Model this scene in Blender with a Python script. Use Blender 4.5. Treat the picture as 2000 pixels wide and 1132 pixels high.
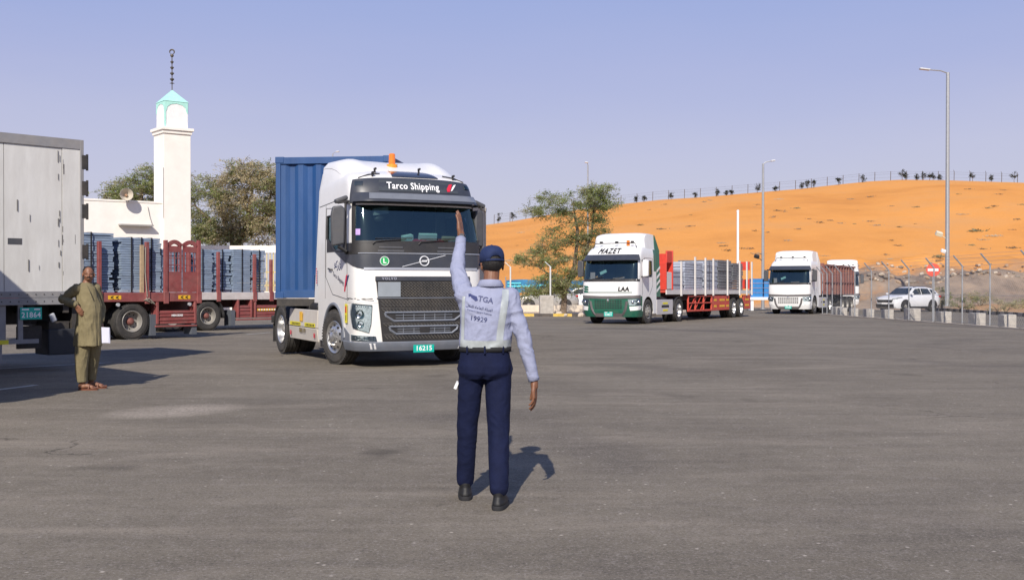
import bpy, bmesh, math, random
from mathutils import Vector, Matrix, noise
random.seed(7)
for o in list(bpy.data.objects): bpy.data.objects.remove(o)
SC = bpy.context.scene
COL = SC.collection
R = math.radians
# ---------------------------------------------------------------- camera
cd = bpy.data.cameras.new('camera'); cam = bpy.data.objects.new('camera', cd); COL.objects.link(cam)
cd.sensor_width = 36.0; cd.lens = 36.0*2100/2000; cd.clip_start = 0.1; cd.clip_end = 6000
cam.location = (0, 0, 1.53)
cam.rotation_euler = (R(90) - math.atan(16/2100.0), 0, 0)
SC.camera = cam
# ---------------------------------------------------------------- sky and sun
SUN_AZ = R(7.6)      # light travels towards +Y, a little to +X
SUN_EL = R(35.5)
w = bpy.data.worlds.new('World'); SC.world = w; w.use_nodes = True
nt = w.node_tree; nt.nodes.clear()
sky = nt.nodes.new('ShaderNodeTexSky'); sky.sky_type = 'NISHITA'; sky.sun_disc = False
sky.sun_elevation = SUN_EL; sky.sun_rotation = math.pi + SUN_AZ
sky.altitude = 200; sky.air_density = 1.0; sky.dust_density = 2.2; sky.ozone_density = 4.5
# dusty lavender haze that thickens towards the horizon, all the way round
mx = nt.nodes.new('ShaderNodeMix'); mx.data_type = 'RGBA'; mx.blend_type = 'MIX'; mx.inputs[0].default_value = .88
tcw = nt.nodes.new('ShaderNodeTexCoord'); spw = nt.nodes.new('ShaderNodeSeparateXYZ'); nt.links.new(tcw.outputs['Generated'], spw.inputs[0])
crw = nt.nodes.new('ShaderNodeValToRGB'); els = crw.color_ramp.elements
els[0].position = 0.0; els[0].color = (.52, .50, .56, 1); els[1].position = 1.0; els[1].color = (.10, .17, .40, 1)
for p_, c_ in ((.118, (.445, .445, .59)), (.19, (.36, .385, .59)), (.26, (.29, .345, .59)), (.5, (.15, .22, .47))):
    q_ = els.new(p_); q_.color = (*c_, 1)
nzw = nt.nodes.new('ShaderNodeTexNoise'); nzw.inputs['Scale'].default_value = 2.2; nzw.inputs['Detail'].default_value = 5
mpw = nt.nodes.new('ShaderNodeMapping'); mpw.inputs['Scale'].default_value = (1, 1, 5); nt.links.new(tcw.outputs['Generated'], mpw.inputs[0]); nt.links.new(mpw.outputs[0], nzw.inputs['Vector'])
mdw = nt.nodes.new('ShaderNodeMath'); mdw.operation = 'MULTIPLY_ADD'; mdw.inputs[1].default_value = .07; nt.links.new(nzw.outputs[0], mdw.inputs[0])
sbw = nt.nodes.new('ShaderNodeMath'); sbw.operation = 'SUBTRACT'; sbw.inputs[1].default_value = .035; nt.links.new(spw.outputs[2], sbw.inputs[0]); nt.links.new(sbw.outputs[0], mdw.inputs[2])
nt.links.new(mdw.outputs[0], crw.inputs[0])
scw = nt.nodes.new('ShaderNodeVectorMath'); scw.operation = 'SCALE'; scw.inputs['Scale'].default_value = 10.0
nt.links.new(crw.outputs[0], scw.inputs[0]); nt.links.new(scw.outputs[0], mx.inputs[7])
bg = nt.nodes.new('ShaderNodeBackground'); bg.inputs[1].default_value = 0.10
wo = nt.nodes.new('ShaderNodeOutputWorld')
nt.links.new(sky.outputs[0], mx.inputs[6]); nt.links.new(mx.outputs[2], bg.inputs[0]); nt.links.new(bg.outputs[0], wo.inputs[0])
sl = bpy.data.lights.new('sun', 'SUN'); sl.energy = 4.2; sl.angle = R(0.53); sl.color = (1.0, 0.93, 0.83)
so = bpy.data.objects.new('sun', sl); COL.objects.link(so)
sdir = Vector((math.sin(SUN_AZ)*math.cos(SUN_EL), math.cos(SUN_AZ)*math.cos(SUN_EL), -math.sin(SUN_EL)))
so.rotation_euler = sdir.to_track_quat('-Z', 'Y').to_euler(); so.location = (-10, -20, 30)
SC.view_settings.view_transform = 'Standard'; SC.view_settings.look = 'None'
SC.view_settings.exposure = 0.32; SC.view_settings.gamma = 1.0; SC.view_settings.use_curve_mapping = False
SC.cycles.max_bounces = 6; SC.cycles.transparent_max_bounces = 16

# ---------------------------------------------------------------- helpers
def sm(a, b, x):
    t = max(0.0, min(1.0, (x-a)/(b-a))); return t*t*(3-2*t)
def lerp(a, b, t): return a+(b-a)*t
def interp(tab, x):
    if x <= tab[0][0]: return tab[0][1]
    for (x0, y0), (x1, y1) in zip(tab, tab[1:]):
        if x <= x1: return y0+(y1-y0)*(x-x0)/(x1-x0)
    return tab[-1][1]
def gz(y): return -0.009*max(0.0, y-20.0)      # the yard falls gently away beyond 20 m

MATS = {}
def mat(name, col, rough=.6, metal=0.0, var=.12, scale=6.0, bump=0.0, bscale=60.0, dust=0.0, coat=0.0, spec=.5, dcol=(.42,.34,.25), stretch=None, world=False):
    if name in MATS: return MATS[name]
    m = bpy.data.materials.new(name); m.use_nodes = True; t = m.node_tree; N = t.nodes; L = t.links
    b = N['Principled BSDF']; b.inputs['Roughness'].default_value = rough; b.inputs['Metallic'].default_value = metal
    b.inputs['Coat Weight'].default_value = coat; b.inputs['Specular IOR Level'].default_value = spec
    tc = N.new('ShaderNodeTexCoord'); src = tc.outputs['Object']
    if world: src = N.new('ShaderNodeNewGeometry').outputs['Position']
    if stretch:
        mp = N.new('ShaderNodeMapping'); mp.inputs['Scale'].default_value = stretch; L.new(src, mp.inputs[0]); src = mp.outputs[0]
    n = N.new('ShaderNodeTexNoise'); n.inputs['Scale'].default_value = scale; n.inputs['Detail'].default_value = 6; n.inputs['Roughness'].default_value = .62
    L.new(src, n.inputs['Vector'])
    r = N.new('ShaderNodeValToRGB'); r.color_ramp.elements[0].position = .3; r.color_ramp.elements[1].position = .7
    r.color_ramp.elements[0].color = (*[c*(1-var) for c in col], 1); r.color_ramp.elements[1].color = (*[min(1, c*(1+var*.6)) for c in col], 1)
    L.new(n.outputs[0], r.inputs[0]); out = r.outputs[0]
    if dust > 0:
        n2 = N.new('ShaderNodeTexNoise'); n2.inputs['Scale'].default_value = scale*.45; n2.inputs['Detail'].default_value = 9; n2.inputs['Roughness'].default_value = .75
        L.new(src, n2.inputs['Vector'])
        r2 = N.new('ShaderNodeMapRange'); r2.inputs[1].default_value = .42; r2.inputs[2].default_value = .75; r2.inputs[3].default_value = dust*.15; r2.inputs[4].default_value = dust
        L.new(n2.outputs[0], r2.inputs[0])
        mi = N.new('ShaderNodeMix'); mi.data_type = 'RGBA'; L.new(r2.outputs[0], mi.inputs[0]); L.new(out, mi.inputs[6]); mi.inputs[7].default_value = (*dcol, 1)
        out = mi.outputs[2]
        r3 = N.new('ShaderNodeMapRange'); r3.inputs[3].default_value = rough; r3.inputs[4].default_value = min(1, rough+.35)
        L.new(r2.outputs[0], r3.inputs[0]); L.new(r3.outputs[0], b.inputs['Roughness'])
    L.new(out, b.inputs['Base Color'])
    if bump > 0:
        n3 = N.new('ShaderNodeTexNoise'); n3.inputs['Scale'].default_value = bscale; n3.inputs['Detail'].default_value = 4
        L.new(src, n3.inputs['Vector'])
        bp = N.new('ShaderNodeBump'); bp.inputs['Strength'].default_value = bump; bp.inputs['Distance'].default_value = .01
        L.new(n3.outputs[0], bp.inputs['Height']); L.new(bp.outputs[0], b.inputs['Normal'])
    MATS[name] = m; return m
def glassmat(name, tint, rough=.02, fac=.10, gl=(.55, .80, .80)):
    m = bpy.data.materials.new(name); m.use_nodes = True; t = m.node_tree; N = t.nodes; L = t.links; N.clear()
    o = N.new('ShaderNodeOutputMaterial'); a = N.new('ShaderNodeBsdfTransparent'); a.inputs[0].default_value = (*tint, 1)
    g = N.new('ShaderNodeBsdfGlossy'); g.inputs['Roughness'].default_value = rough; g.inputs[0].default_value = (*gl, 1)
    f = N.new('ShaderNodeFresnel'); f.inputs[0].default_value = 1.5
    ad = N.new('ShaderNodeMath'); ad.operation = 'ADD'; ad.inputs[1].default_value = fac; ad.use_clamp = True
    x = N.new('ShaderNodeMixShader'); L.new(f.outputs[0], ad.inputs[0]); L.new(ad.outputs[0], x.inputs[0]); L.new(a.outputs[0], x.inputs[1]); L.new(g.outputs[0], x.inputs[2]); L.new(x.outputs[0], o.inputs[0])
    MATS[name] = m; return m

def tag(o, label=None, cat=None, group=None, kind=None):
    if label: o['label'] = label
    if cat: o['category'] = cat
    if group: o['group'] = group
    if kind: o['kind'] = kind
    return o
def empty(name, label=None, cat=None, loc=(0, 0, 0), rz=0.0, group=None, parent=None):
    o = bpy.data.objects.new(name, None); COL.objects.link(o); o.location = loc; o.rotation_euler = (0, 0, rz)
    o.empty_display_size = .2
    if parent: o.parent = parent
    return tag(o, label, cat, group)
def link(name, me, parent=None, loc=None, rot=None):
    o = bpy.data.objects.new(name, me); COL.objects.link(o)
    if parent: o.parent = parent
    if loc: o.location = loc
    if rot: o.rotation_euler = rot
    return o
def copy_tree(o, parent=None):
    c = o.copy(); COL.objects.link(c)
    if parent: c.parent = parent
    for ch in list(o.children): copy_tree(ch, c)
    return c

class MB:
    def __init__(s): s.v = []; s.f = []; s.mi = []; s.T = None
    def add(s, vs, fs, mi=0):
        n = len(s.v)
        for v in vs:
            v = Vector(v); s.v.append(tuple(s.T @ v if s.T else v))
        for f in fs: s.f.append([i+n for i in f]); s.mi.append(mi)
        return s
    def box(s, x0, x1, y0, y1, z0, z1, mi=0):
        vs = [(x, y, z) for z in (z0, z1) for y in (y0, y1) for x in (x0, x1)]
        return s.add(vs, [(0,2,3,1),(4,5,7,6),(0,1,5,4),(2,6,7,3),(0,4,6,2),(1,3,7,5)], mi)
    def obox(s, c, size, rot=(0,0,0), mi=0):
        from mathutils import Euler
        M = Matrix.Translation(c) @ Euler(rot).to_matrix().to_4x4()
        a, b, d = size[0]/2, size[1]/2, size[2]/2
        vs = [M @ Vector((x, y, z)) for z in (-d, d) for y in (-b, b) for x in (-a, a)]
        return s.add(vs, [(0,2,3,1),(4,5,7,6),(0,1,5,4),(2,6,7,3),(0,4,6,2),(1,3,7,5)], mi)
    def beam(s, p0, p1, w, h, mi=0, up=(0,0,1)):
        p0 = Vector(p0); p1 = Vector(p1); d = (p1-p0).normalized(); u = Vector(up)
        if abs(d.dot(u)) > .98: u = Vector((1, 0, 0))
        sd = d.cross(u).normalized(); u = sd.cross(d)
        vs = [p+sd*a*w/2+u*b*h/2 for p in (p0, p1) for a, b in ((-1,-1),(1,-1),(1,1),(-1,1))]
        return s.add(vs, [(0,3,2,1),(4,5,6,7),(0,1,5,4),(1,2,6,5),(2,3,7,6),(3,0,4,7)], mi)
    def tube(s, pts, r, n=8, caps=True, mi=0, flat=1.0):
        pts = [Vector(p) for p in pts]; rs = r if isinstance(r, (list, tuple)) else [r]*len(pts)
        vs = []; prev = None
        for i, p in enumerate(pts):
            d = (pts[min(i+1, len(pts)-1)]-pts[max(i-1, 0)])
            d = d.normalized() if d.length > 1e-9 else Vector((0,0,1))
            if prev is None:
                u = Vector((0,0,1)) if abs(d.z) < .9 else Vector((1,0,0))
                a = d.cross(u).normalized()
            else:
                a = (prev - d*prev.dot(d)).normalized()
            prev = a; b = d.cross(a)
            for k in range(n):
                t = 2*math.pi*k/n; vs.append(p + a*math.cos(t)*rs[i] + b*math.sin(t)*rs[i]*flat)
        fs = [(i*n+k, i*n+(k+1)%n, (i+1)*n+(k+1)%n, (i+1)*n+k) for i in range(len(pts)-1) for k in range(n)]
        if caps: fs += [tuple(range(n-1, -1, -1)), tuple((len(pts)-1)*n+k for k in range(n))]
        return s.add(vs, fs, mi)
    def cyl(s, p0, p1, r0, r1=None, n=16, mi=0): return s.tube([p0, p1], [r0, r0 if r1 is None else r1], n, True, mi)
    def lathe(s, prof, M=None, n=24, mi=0, closed=False):
        # prof: (r, h) round local Z, M maps to place
        vs = []
        for r_, h in prof:
            for k in range(n):
                t = 2*math.pi*k/n; v = Vector((r_*math.cos(t), r_*math.sin(t), h)); vs.append(M @ v if M else v)
        m = len(prof); rng = m if closed else m-1
        fs = [(i*n+k, i*n+(k+1)%n, ((i+1)%m)*n+(k+1)%n, ((i+1)%m)*n+k) for i in range(rng) for k in range(n)]
        return s.add(vs, fs, mi)
    def ball(s, c, r, n=12, m=8, mi=0, M=None):
        c = Vector(c); r = (r, r, r) if not isinstance(r, (tuple, list)) else r
        vs = []; 
        for i in range(m+1):
            ph = math.pi*i/m
            for k in range(n):
                t = 2*math.pi*k/n; v = Vector((r[0]*math.sin(ph)*math.cos(t), r[1]*math.sin(ph)*math.sin(t), r[2]*math.cos(ph)))
                if M: v = M @ v
                vs.append(c+v)
        fs = [(i*n+k, (i+1)*n+k, (i+1)*n+(k+1)%n, i*n+(k+1)%n) for i in range(m) for k in range(n)]
        return s.add(vs, fs, mi)
    def prism(s, poly, lo, hi, f, mi=0):
        # poly of (a, b); f(a, b, t) -> 3d point, t = lo / hi
        n = len(poly); vs = [f(a, b, lo) for a, b in poly]+[f(a, b, hi) for a, b in poly]
        fs = [tuple(range(n-1, -1, -1)), tuple(range(n, 2*n))]+[(i, (i+1) % n, n+(i+1) % n, n+i) for i in range(n)]
        return s.add(vs, fs, mi)
    def mesh(s, name, mats, smooth=True, angle=38, weld=True):
        me = bpy.data.meshes.new(name); me.from_pydata(s.v, [], s.f)
        if not isinstance(mats, (list, tuple)): mats = [mats]
        for m in mats: me.materials.append(m)
        me.polygons.foreach_set('material_index', s.mi)
        bm = bmesh.new(); bm.from_mesh(me)
        if weld: bmesh.ops.remove_doubles(bm, verts=bm.verts, dist=1e-5)
        bmesh.ops.recalc_face_normals(bm, faces=bm.faces); bm.to_mesh(me); bm.free()
        if smooth:
            me.polygons.foreach_set('use_smooth', [True]*len(me.polygons)); me.set_sharp_from_angle(angle=R(angle))
        return me
    def build(s, name, mats, parent=None, bevel=0, loc=None, smooth=True, angle=38, seg=2):
        o = link(name, s.mesh(name, mats, smooth, angle), parent, loc)
        if bevel:
            b = o.modifiers.new('bevel', 'BEVEL'); b.width = bevel; b.segments = seg; b.limit_method = 'ANGLE'; b.angle_limit = R(40); b.harden_normals = False
        return o

def text_mesh(txt, size, align='CENTER', bold=0.0, shear=0.0, extrude=0.0015, width=1.0):
    c = bpy.data.curves.new('text', 'FONT'); c.body = txt; c.size = size; c.align_x = align; c.align_y = 'CENTER'
    c.extrude = extrude; c.offset = bold; c.shear = shear; c.space_character = width; c.resolution_u = 2
    o = bpy.data.objects.new('text', c)
    me = bpy.data.meshes.new_from_object(o)
    bpy.data.objects.remove(o); bpy.data.curves.remove(c); return me
def frame(origin, normal, up=(0, 0, 1), roll=0.0):
    n = Vector(normal).normalized(); u = Vector(up); r_ = u.cross(n).normalized(); u = n.cross(r_)
    M = Matrix((r_, u, n)).transposed().to_4x4(); M.translation = Vector(origin)
    return M @ Matrix.Rotation(roll, 4, 'Z')
def put_text(name, txt, size, m, parent, origin, normal, up=(0,0,1), roll=0.0, **k):
    me = text_mesh(txt, size, **k); me.materials.clear(); me.materials.append(m); me.transform(frame(origin, normal, up, roll))
    return link(name, me, parent)
TMP = bpy.data.scenes.new('workbench')       # empty scene used only to evaluate one modifier stack at a time
def remesh(mb, voxel, smooth_it=3, fold=None):
    """turn the overlapping volumes of mb into ONE continuous skin"""
    me = bpy.data.meshes.new('t'); me.from_pydata(mb.v, [], mb.f)
    bm = bmesh.new(); bm.from_mesh(me); bmesh.ops.recalc_face_normals(bm, faces=bm.faces); bm.to_mesh(me); bm.free()
    o = bpy.data.objects.new('t', me); TMP.collection.objects.link(o)
    r_ = o.modifiers.new('r', 'REMESH'); r_.mode = 'VOXEL'; r_.voxel_size = voxel; r_.use_smooth_shade = True
    if smooth_it:
        s_ = o.modifiers.new('s', 'SMOOTH'); s_.factor = .5; s_.iterations = smooth_it
    vl = TMP.view_layers[0]; vl.update(); dg = vl.depsgraph; out = bpy.data.meshes.new_from_object(o.evaluated_get(dg))
    bpy.data.objects.remove(o)
    if fold:
        co = []
        for v in out.vertices: p = v.co.copy(); nn = v.normal.copy(); co.extend(p+nn*fold(p, nn))
        out.vertices.foreach_set('co', co); out.update()
    out.polygons.foreach_set('use_smooth', [True]*len(out.polygons))
    return out

# common materials
WHITE = mat('white_truck_paint', (.80, .79, .77), .3, var=.05, scale=2.2, dust=.20, coat=.3)
WHITE2 = mat('white_cab_paint', (.78, .78, .77), .32, var=.05, scale=3, dust=.12, coat=.2)
DGREY = mat('dark_grey_panel', (.036, .042, .056), .38, var=.15, scale=5, dust=.06)
DGREY2 = mat('mirror_grey_plastic', (.058, .062, .072), .5, var=.12, dust=.10)
MGREY = mat('grey_bumper_plastic', (.165, .185, .225), .5, var=.12, dust=.12)
BLACK = mat('black_plastic', (.018, .018, .02), .55, var=.2, dust=.06)
CHASSIS = mat('chassis_black', (.02, .02, .022), .7, var=.3, dust=.18)
RUBBER = mat('tyre_rubber', (.028, .027, .027), .82, var=.2, scale=9, dust=.42, dcol=(.16, .14, .12))
ALU = mat('wheel_aluminium', (.62, .62, .62), .3, metal=.85, var=.1, dust=.15)
STEELRIM = mat('painted_steel_rim', (.32, .31, .29), .5, metal=.3, var=.2, dust=.35)
CHROME = mat('chrome_trim', (.75, .76, .78), .15, metal=1, var=.05)
SILVER = mat('silver_trim', (.5, .52, .56), .35, metal=.5, var=.05)
GLASS = glassmat('windscreen_glass', (.50, .66, .66), fac=.10)
LENS = glassmat('lamp_lens_clear', (.75, .78, .8), fac=.05)
AMBER = mat('amber_lens', (.85, .20, .015), .2, var=.1, spec=.8)
REDL = mat('red_lens', (.45, .02, .02), .25, var=.1)
PLATE = mat('green_plate', (.0, .42, .33), .4, var=.05)
PRINTW = mat('white_print', (.85, .85, .85), .5, var=.03)
PRINTK = mat('black_print', (.02, .02, .02), .6, var=.03)
PRINTR = mat('red_print', (.62, .02, .05), .5, var=.05)
PRINTB = mat('navy_print', (.02, .03, .12), .6, var=.05)
YELLOW = mat('yellow_reflective', (.78, .68, .03), .45, var=.1)
GALV = mat('galvanised_steel', (.40, .41, .42), .45, metal=.55, var=.15, scale=8)
# ---------------------------------------------------------------- wheels
WCACHE = {}
def wheel_meshes(kind, rimmat, hubmat, Rr=.51, wd=.32):
    key = (kind, rimmat.name, hubmat.name, Rr)
    if key in WCACHE: return WCACHE[key]
    M = Matrix.Rotation(R(-90), 4, 'X')       # local Z -> +Y (outer side)
    # tyre profile: from inner rim to outer rim over the tread with grooves; h=0 is the outer face, -wd the inner
    rim_r = Rr*.56
    prof = [(rim_r, -wd*.97), (rim_r+.03, -wd), (Rr*.86, -wd*1.0), (Rr*.965, -wd*.95), (Rr, -wd*.88)]
    for g in (.74, .5, .26):
        prof += [(Rr, -wd*(g+.035)), (Rr-.014, -wd*(g+.03)), (Rr-.014, -wd*(g-.03)), (Rr, -wd*(g-.035))]
    prof += [(Rr, -wd*.12), (Rr*.965, -wd*.05), (Rr*.9, -.004), (Rr*.885, .004), (Rr*.80, .006), (Rr*.70, .002), (Rr*.685, -.006), (Rr*.62, -.008), (rim_r, -.03)]
    t = MB(); t.lathe(prof, M, 48)
    nb = 56
    for k in range(nb):                      # shoulder blocks
        a = 2*math.pi*k/nb
        t.T = Matrix.Rotation(a, 4, 'Y')
        t.box(Rr-.03, Rr+.004, -wd*.115, -wd*.03, -.018, .010)
    t.T = None
    tyre = t.mesh('tyre', RUBBER)
    r_ = MB(); rr = rim_r+.005
    if kind == 'front':
        prof = [(rr, -.022), (rr+.012, -.004), (rr+.004, .004), (rr-.012, -.004), (rr-.03, -.03), (rr*.86, -.045), (rr*.80, -.03), (rr*.64, .012), (rr*.50, .030), (rr*.44, .032), (rr*.42, .01), (.0, .01)]
    else:
        prof = [(rr, -.022), (rr+.012, -.004), (rr+.004, .004), (rr-.012, -.004), (rr-.022, -.05), (rr*.88, -.13), (rr*.80, -.165), (rr*.62, -.175), (rr*.5, -.175), (.0, -.175)]
    r_.lathe(prof, M, 40); 
    face = .012 if kind == 'front' else -.172
    nh = 10
    for k in range(nh):                      # hand holes
        a = 2*math.pi*(k+.5)/nh; rad = rr*.745 if kind == 'front' else rr*.73
        hh = -.016 if kind == 'front' else -.174
        r_.cyl((rad*math.cos(a), hh-.004, rad*math.sin(a)), (rad*math.cos(a), hh+.018 if kind == 'front' else hh+.008, rad*math.sin(a)), .024, n=10, mi=1)
        a = 2*math.pi*k/nh; rad = rr*.52
        hh = .030 if kind == 'front' else -.175
        r_.cyl((rad*math.cos(a), hh-.01, rad*math.sin(a)), (rad*math.cos(a), hh+.022, rad*math.sin(a)), .013, n=6, mi=0)
    rim = r_.mesh('rim', [rimmat, BLACK])
    h = MB()
    if kind == 'front': h.cyl((0, -wd*.6, 0), (0, .055, 0), rr*.33, n=18); h.cyl((0, .055, 0), (0, .075, 0), rr*.33, rr*.2, n=18)
    else: h.cyl((0, -wd*.9, 0), (0, -.10, 0), rr*.36, n=18); h.cyl((0, -.10, 0), (0, -.05, 0), rr*.33, rr*.25, n=18); h.cyl((0, -.05, 0), (0, -.035, 0), rr*.25, rr*.15, n=18)
    hub = h.mesh('hub', hubmat)
    back = MB(); back.lathe([(rr, -wd), (rr, -.02)], M, 32); back.lathe([(0, -wd*.8), (rr, -wd*.8)], M, 32)
    bk = back.mesh('rim_barrel', CHASSIS)
    WCACHE[key] = (tyre, rim, hub, bk); return WCACHE[key]
def add_wheel(parent, x, y, kind='front', rimmat=None, hubmat=None, Rr=.51, wd=.32, steer=0.0, dual=False):
    """y: outer face of the wheel, its sign is the side of the vehicle"""
    tyre, rim, hub, bk = wheel_meshes(kind, rimmat or ALU, hubmat or ALU, Rr, wd)
    sgn = 1 if y > 0 else -1
    e = link('wheel', hub, parent); e.location = (x, y, Rr); e.rotation_euler = (0, 0, steer + (0 if sgn > 0 else math.pi))
    link('tyre', tyre, e); link('rim', rim, e); link('rim_barrel', bk, e)
    if dual: link('tyre', tyre, e, loc=(0, -wd-.03, 0))
    return e

# ---------------------------------------------------------------- cab shells
class Cab:
    """levels: (z, xf, hw, D, n); the front is a superellipse corner of depth D, the sides run straight back to xr"""
    def __init__(s, levels, xr, zref=2.0):
        s.lv = levels; s.xr = xr; s.cache = {}; s.L = s.poly(zref)[1]
    def par(s, z):
        lv = s.lv
        if z <= lv[0][0]: return lv[0][1:]
        for i, (a, b) in enumerate(zip(lv, lv[1:])):
            if z <= b[0]:
                t = (z-a[0])/(b[0]-a[0])
                p0 = lv[i-1] if i > 0 else a; p1 = lv[i+2] if i+2 < len(lv) else b
                out = []
                for k in range(1, 5):
                    h = b[0]-a[0]
                    m0 = (b[k]-p0[k])/max(1e-6, b[0]-p0[0])*h; m1 = (p1[k]-a[k])/max(1e-6, p1[0]-a[0])*h
                    t2 = t*t; t3 = t2*t
                    out.append((2*t3-3*t2+1)*a[k]+(t3-2*t2+t)*m0+(-2*t3+3*t2)*b[k]+(t3-t2)*m1)
                return tuple(out)
        return lv[-1][1:]
    def poly(s, z):
        key = round(z, 4)
        if key in s.cache: return s.cache[key]
        xf, hw, D, n = s.par(z); pts = []
        N = 60
        for i in range(N+1):
            a = (math.pi/2)*i/N
            y = hw*(math.sin(a)**(2/n)) if a > 0 else 0; x = xf-D+D*(max(0, math.cos(a))**(2/n))
            pts.append((x, y))
        pts.append((s.xr, hw)); acc = [0.0]
        for p, q in zip(pts, pts[1:]): acc.append(acc[-1]+math.hypot(q[0]-p[0], q[1]-p[1]))
        s.cache[key] = (pts, acc[-1], acc); return s.cache[key]
    def P(s, sx, z, off=0.0):
        pts, L, acc = s.poly(z); q = min(1.0, abs(sx)/s.L)*L
        import bisect
        i = min(len(acc)-2, max(0, bisect.bisect_right(acc, q)-1)); t = (q-acc[i])/max(1e-9, acc[i+1]-acc[i])
        a, b = pts[i], pts[i+1]; x = lerp(a[0], b[0], t); y = lerp(a[1], b[1], t)
        # smooth normal from neighbours
        j0 = max(0, i-1); j1 = min(len(pts)-1, i+2)
        if i >= len(pts)-2: tx, ty = -1, 0
        else: tx, ty = pts[j1][0]-pts[j0][0], pts[j1][1]-pts[j0][1]
        l = math.hypot(tx, ty) or 1; nx, ny = ty/l, -tx/l
        if i == 0 and t < .2: nx, ny = 1, 0
        x += nx*off; y += ny*off
        return Vector((x, y if sx >= 0 else -y, z))
    def shell(s, name, m, parent, zs, ss, skip=None, top=True, xr=None):
        mb = MB(); cols = sorted(set([-a for a in ss]+list(ss))); n = len(cols)
        for z in zs:
            for c in cols:
                p = s.P(c, z)
                if xr is not None: p.x = max(p.x, xr)
                mb.v.append(tuple(p))
        for i in range(len(zs)-1):
            for k in range(n-1):
                if skip and skip((cols[k]+cols[k+1])/2, (zs[i]+zs[i+1])/2): continue
                mb.f.append([i*n+k, i*n+k+1, (i+1)*n+k+1, (i+1)*n+k]); mb.mi.append(0)
            mb.f.append([i*n+n-1, i*n, (i+1)*n, (i+1)*n+n-1]); mb.mi.append(0)      # rear
        if top: mb.f.append([(len(zs)-1)*n+k for k in range(n)]); mb.mi.append(0)
        return mb.build(name, m, parent, angle=50)
    def patch(s, name, m, parent, z0, z1, left, right, off=.006, thick=.03, ns=14, nz=5, skirt=True, mb=None, mi=0, bevel=0):
        """strip between heights z0..z1; left/right: s limits, numbers or functions of t in 0..1"""
        own = mb is None; mb = mb or MB(); f = lambda g, t: g(t) if callable(g) else g
        def grid(o_):
            vs = []
            for i in range(nz+1):
                t = i/nz; 
                for k in range(ns+1):
                    u = k/ns; a = f(left, t); b = f(right, t); sx = lerp(a, b, u)
                    zz = lerp(f(z0, u), f(z1, u), t); vs.append(s.P(sx, zz, o_))
            return vs
        W = ns+1; vo = grid(off); vi = grid(off-thick); n0 = len(vo)
        fs = [(i*W+k, i*W+k+1, (i+1)*W+k+1, (i+1)*W+k) for i in range(nz) for k in range(ns)]
        if skirt:
            for k in range(ns): fs += [(k, n0+k, n0+k+1, k+1), (nz*W+k, nz*W+k+1, n0+nz*W+k+1, n0+nz*W+k)]
            for i in range(nz): fs += [(i*W, (i+1)*W, n0+(i+1)*W, n0+i*W), (i*W+ns, n0+i*W+ns, n0+(i+1)*W+ns, (i+1)*W+ns)]
        mb.add(vo+vi, fs, mi)
        if own: return mb.build(name, m, parent, bevel=bevel)
    def ppatch(s, name, m, parent, poly, off=.006, thick=.02, mirror=False, mb=None, mi=0, bevel=0, xr=None):
        own = mb is None; mb = mb or MB()
        for sg in ((1, -1) if mirror else (1,)):
            E = []                                   # subdivided outline, so the piece follows the curve of the shell
            for (a, b), (a2, b2) in zip(poly, poly[1:]+poly[:1]):
                k = max(1, min(6, int(math.hypot(a2-a, b2-b)/.07)))
                for i in range(k): E.append((lerp(a, a2, i/k), lerp(b, b2, i/k)))
            ca = sum(p[0] for p in poly)/len(poly); cb = sum(p[1] for p in poly)/len(poly); n = len(E); rings = 3 if max(p[0] for p in poly)-min(p[0] for p in poly) > .09 else 1
            vs = [s.P(ca*sg, cb, off)]
            for r_ in range(1, rings+1):
                t = r_/rings; vs += [s.P(lerp(ca, p[0], t)*sg, lerp(cb, p[1], t), off) for p in E]
            fs = [(0, 1+i, 1+(i+1) % n) for i in range(n)]
            for r_ in range(rings-1): fs += [(1+r_*n+i, 1+(r_+1)*n+i, 1+(r_+1)*n+(i+1) % n, 1+r_*n+(i+1) % n) for i in range(n)]
            o0 = 1+(rings-1)*n; n1 = len(vs); vs += [s.P(p[0]*sg, p[1], off-thick) for p in E]
            fs += [(o0+i, n1+i, n1+(i+1) % n, o0+(i+1) % n) for i in range(n)]
            mb.add(vs, fs, mi)
        if own: return mb.build(name, m, parent, bevel=bevel)
    def line(s, name, m, parent, pts, wdt=.008, off=.004, mirror=False, mb=None, mi=0, sub=4):
        own = mb is None; mb = mb or MB()
        for sg in ((1, -1) if mirror else (1,)):
            P = []
            for a, b in zip(pts, pts[1:]):
                for i in range(sub): P.append(s.P(lerp(a[0], b[0], i/sub)*sg, lerp(a[1], b[1], i/sub), off))
            P.append(s.P(pts[-1][0]*sg, pts[-1][1], off))
            mb.tube(P, wdt/2, 4, True, mi)
        if own: return mb.build(name, m, parent)
    def text(s, name, txt, size, m, parent, s0, z0, off=.010, roll=0.0, heavy=0.0, **k):
        me = text_mesh(txt, size, **k)
        if heavy:                    # thicker strokes: the same letters again, a little to each side
            bm = bmesh.new()
            for i, (dx, dy) in enumerate(((-1, 0), (1, 0), (0, 0), (0, 1), (0, -1))):
                n0 = len(bm.verts); bm.from_mesh(me); bm.verts.ensure_lookup_table()
                for v in bm.verts[n0:]: v.co += Vector((dx*heavy, dy*heavy*.7, i*.0006))
            bm.to_mesh(me); bm.free()
        me.materials.clear(); me.materials.append(m); c, sn = math.cos(roll), math.sin(roll)
        for v in me.vertices:
            x, y = v.co.x*c-v.co.y*sn, v.co.x*sn+v.co.y*c
            v.co = s.P(s0+x, z0+y, off+v.co.z)
        return link(name, me, parent)

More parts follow.
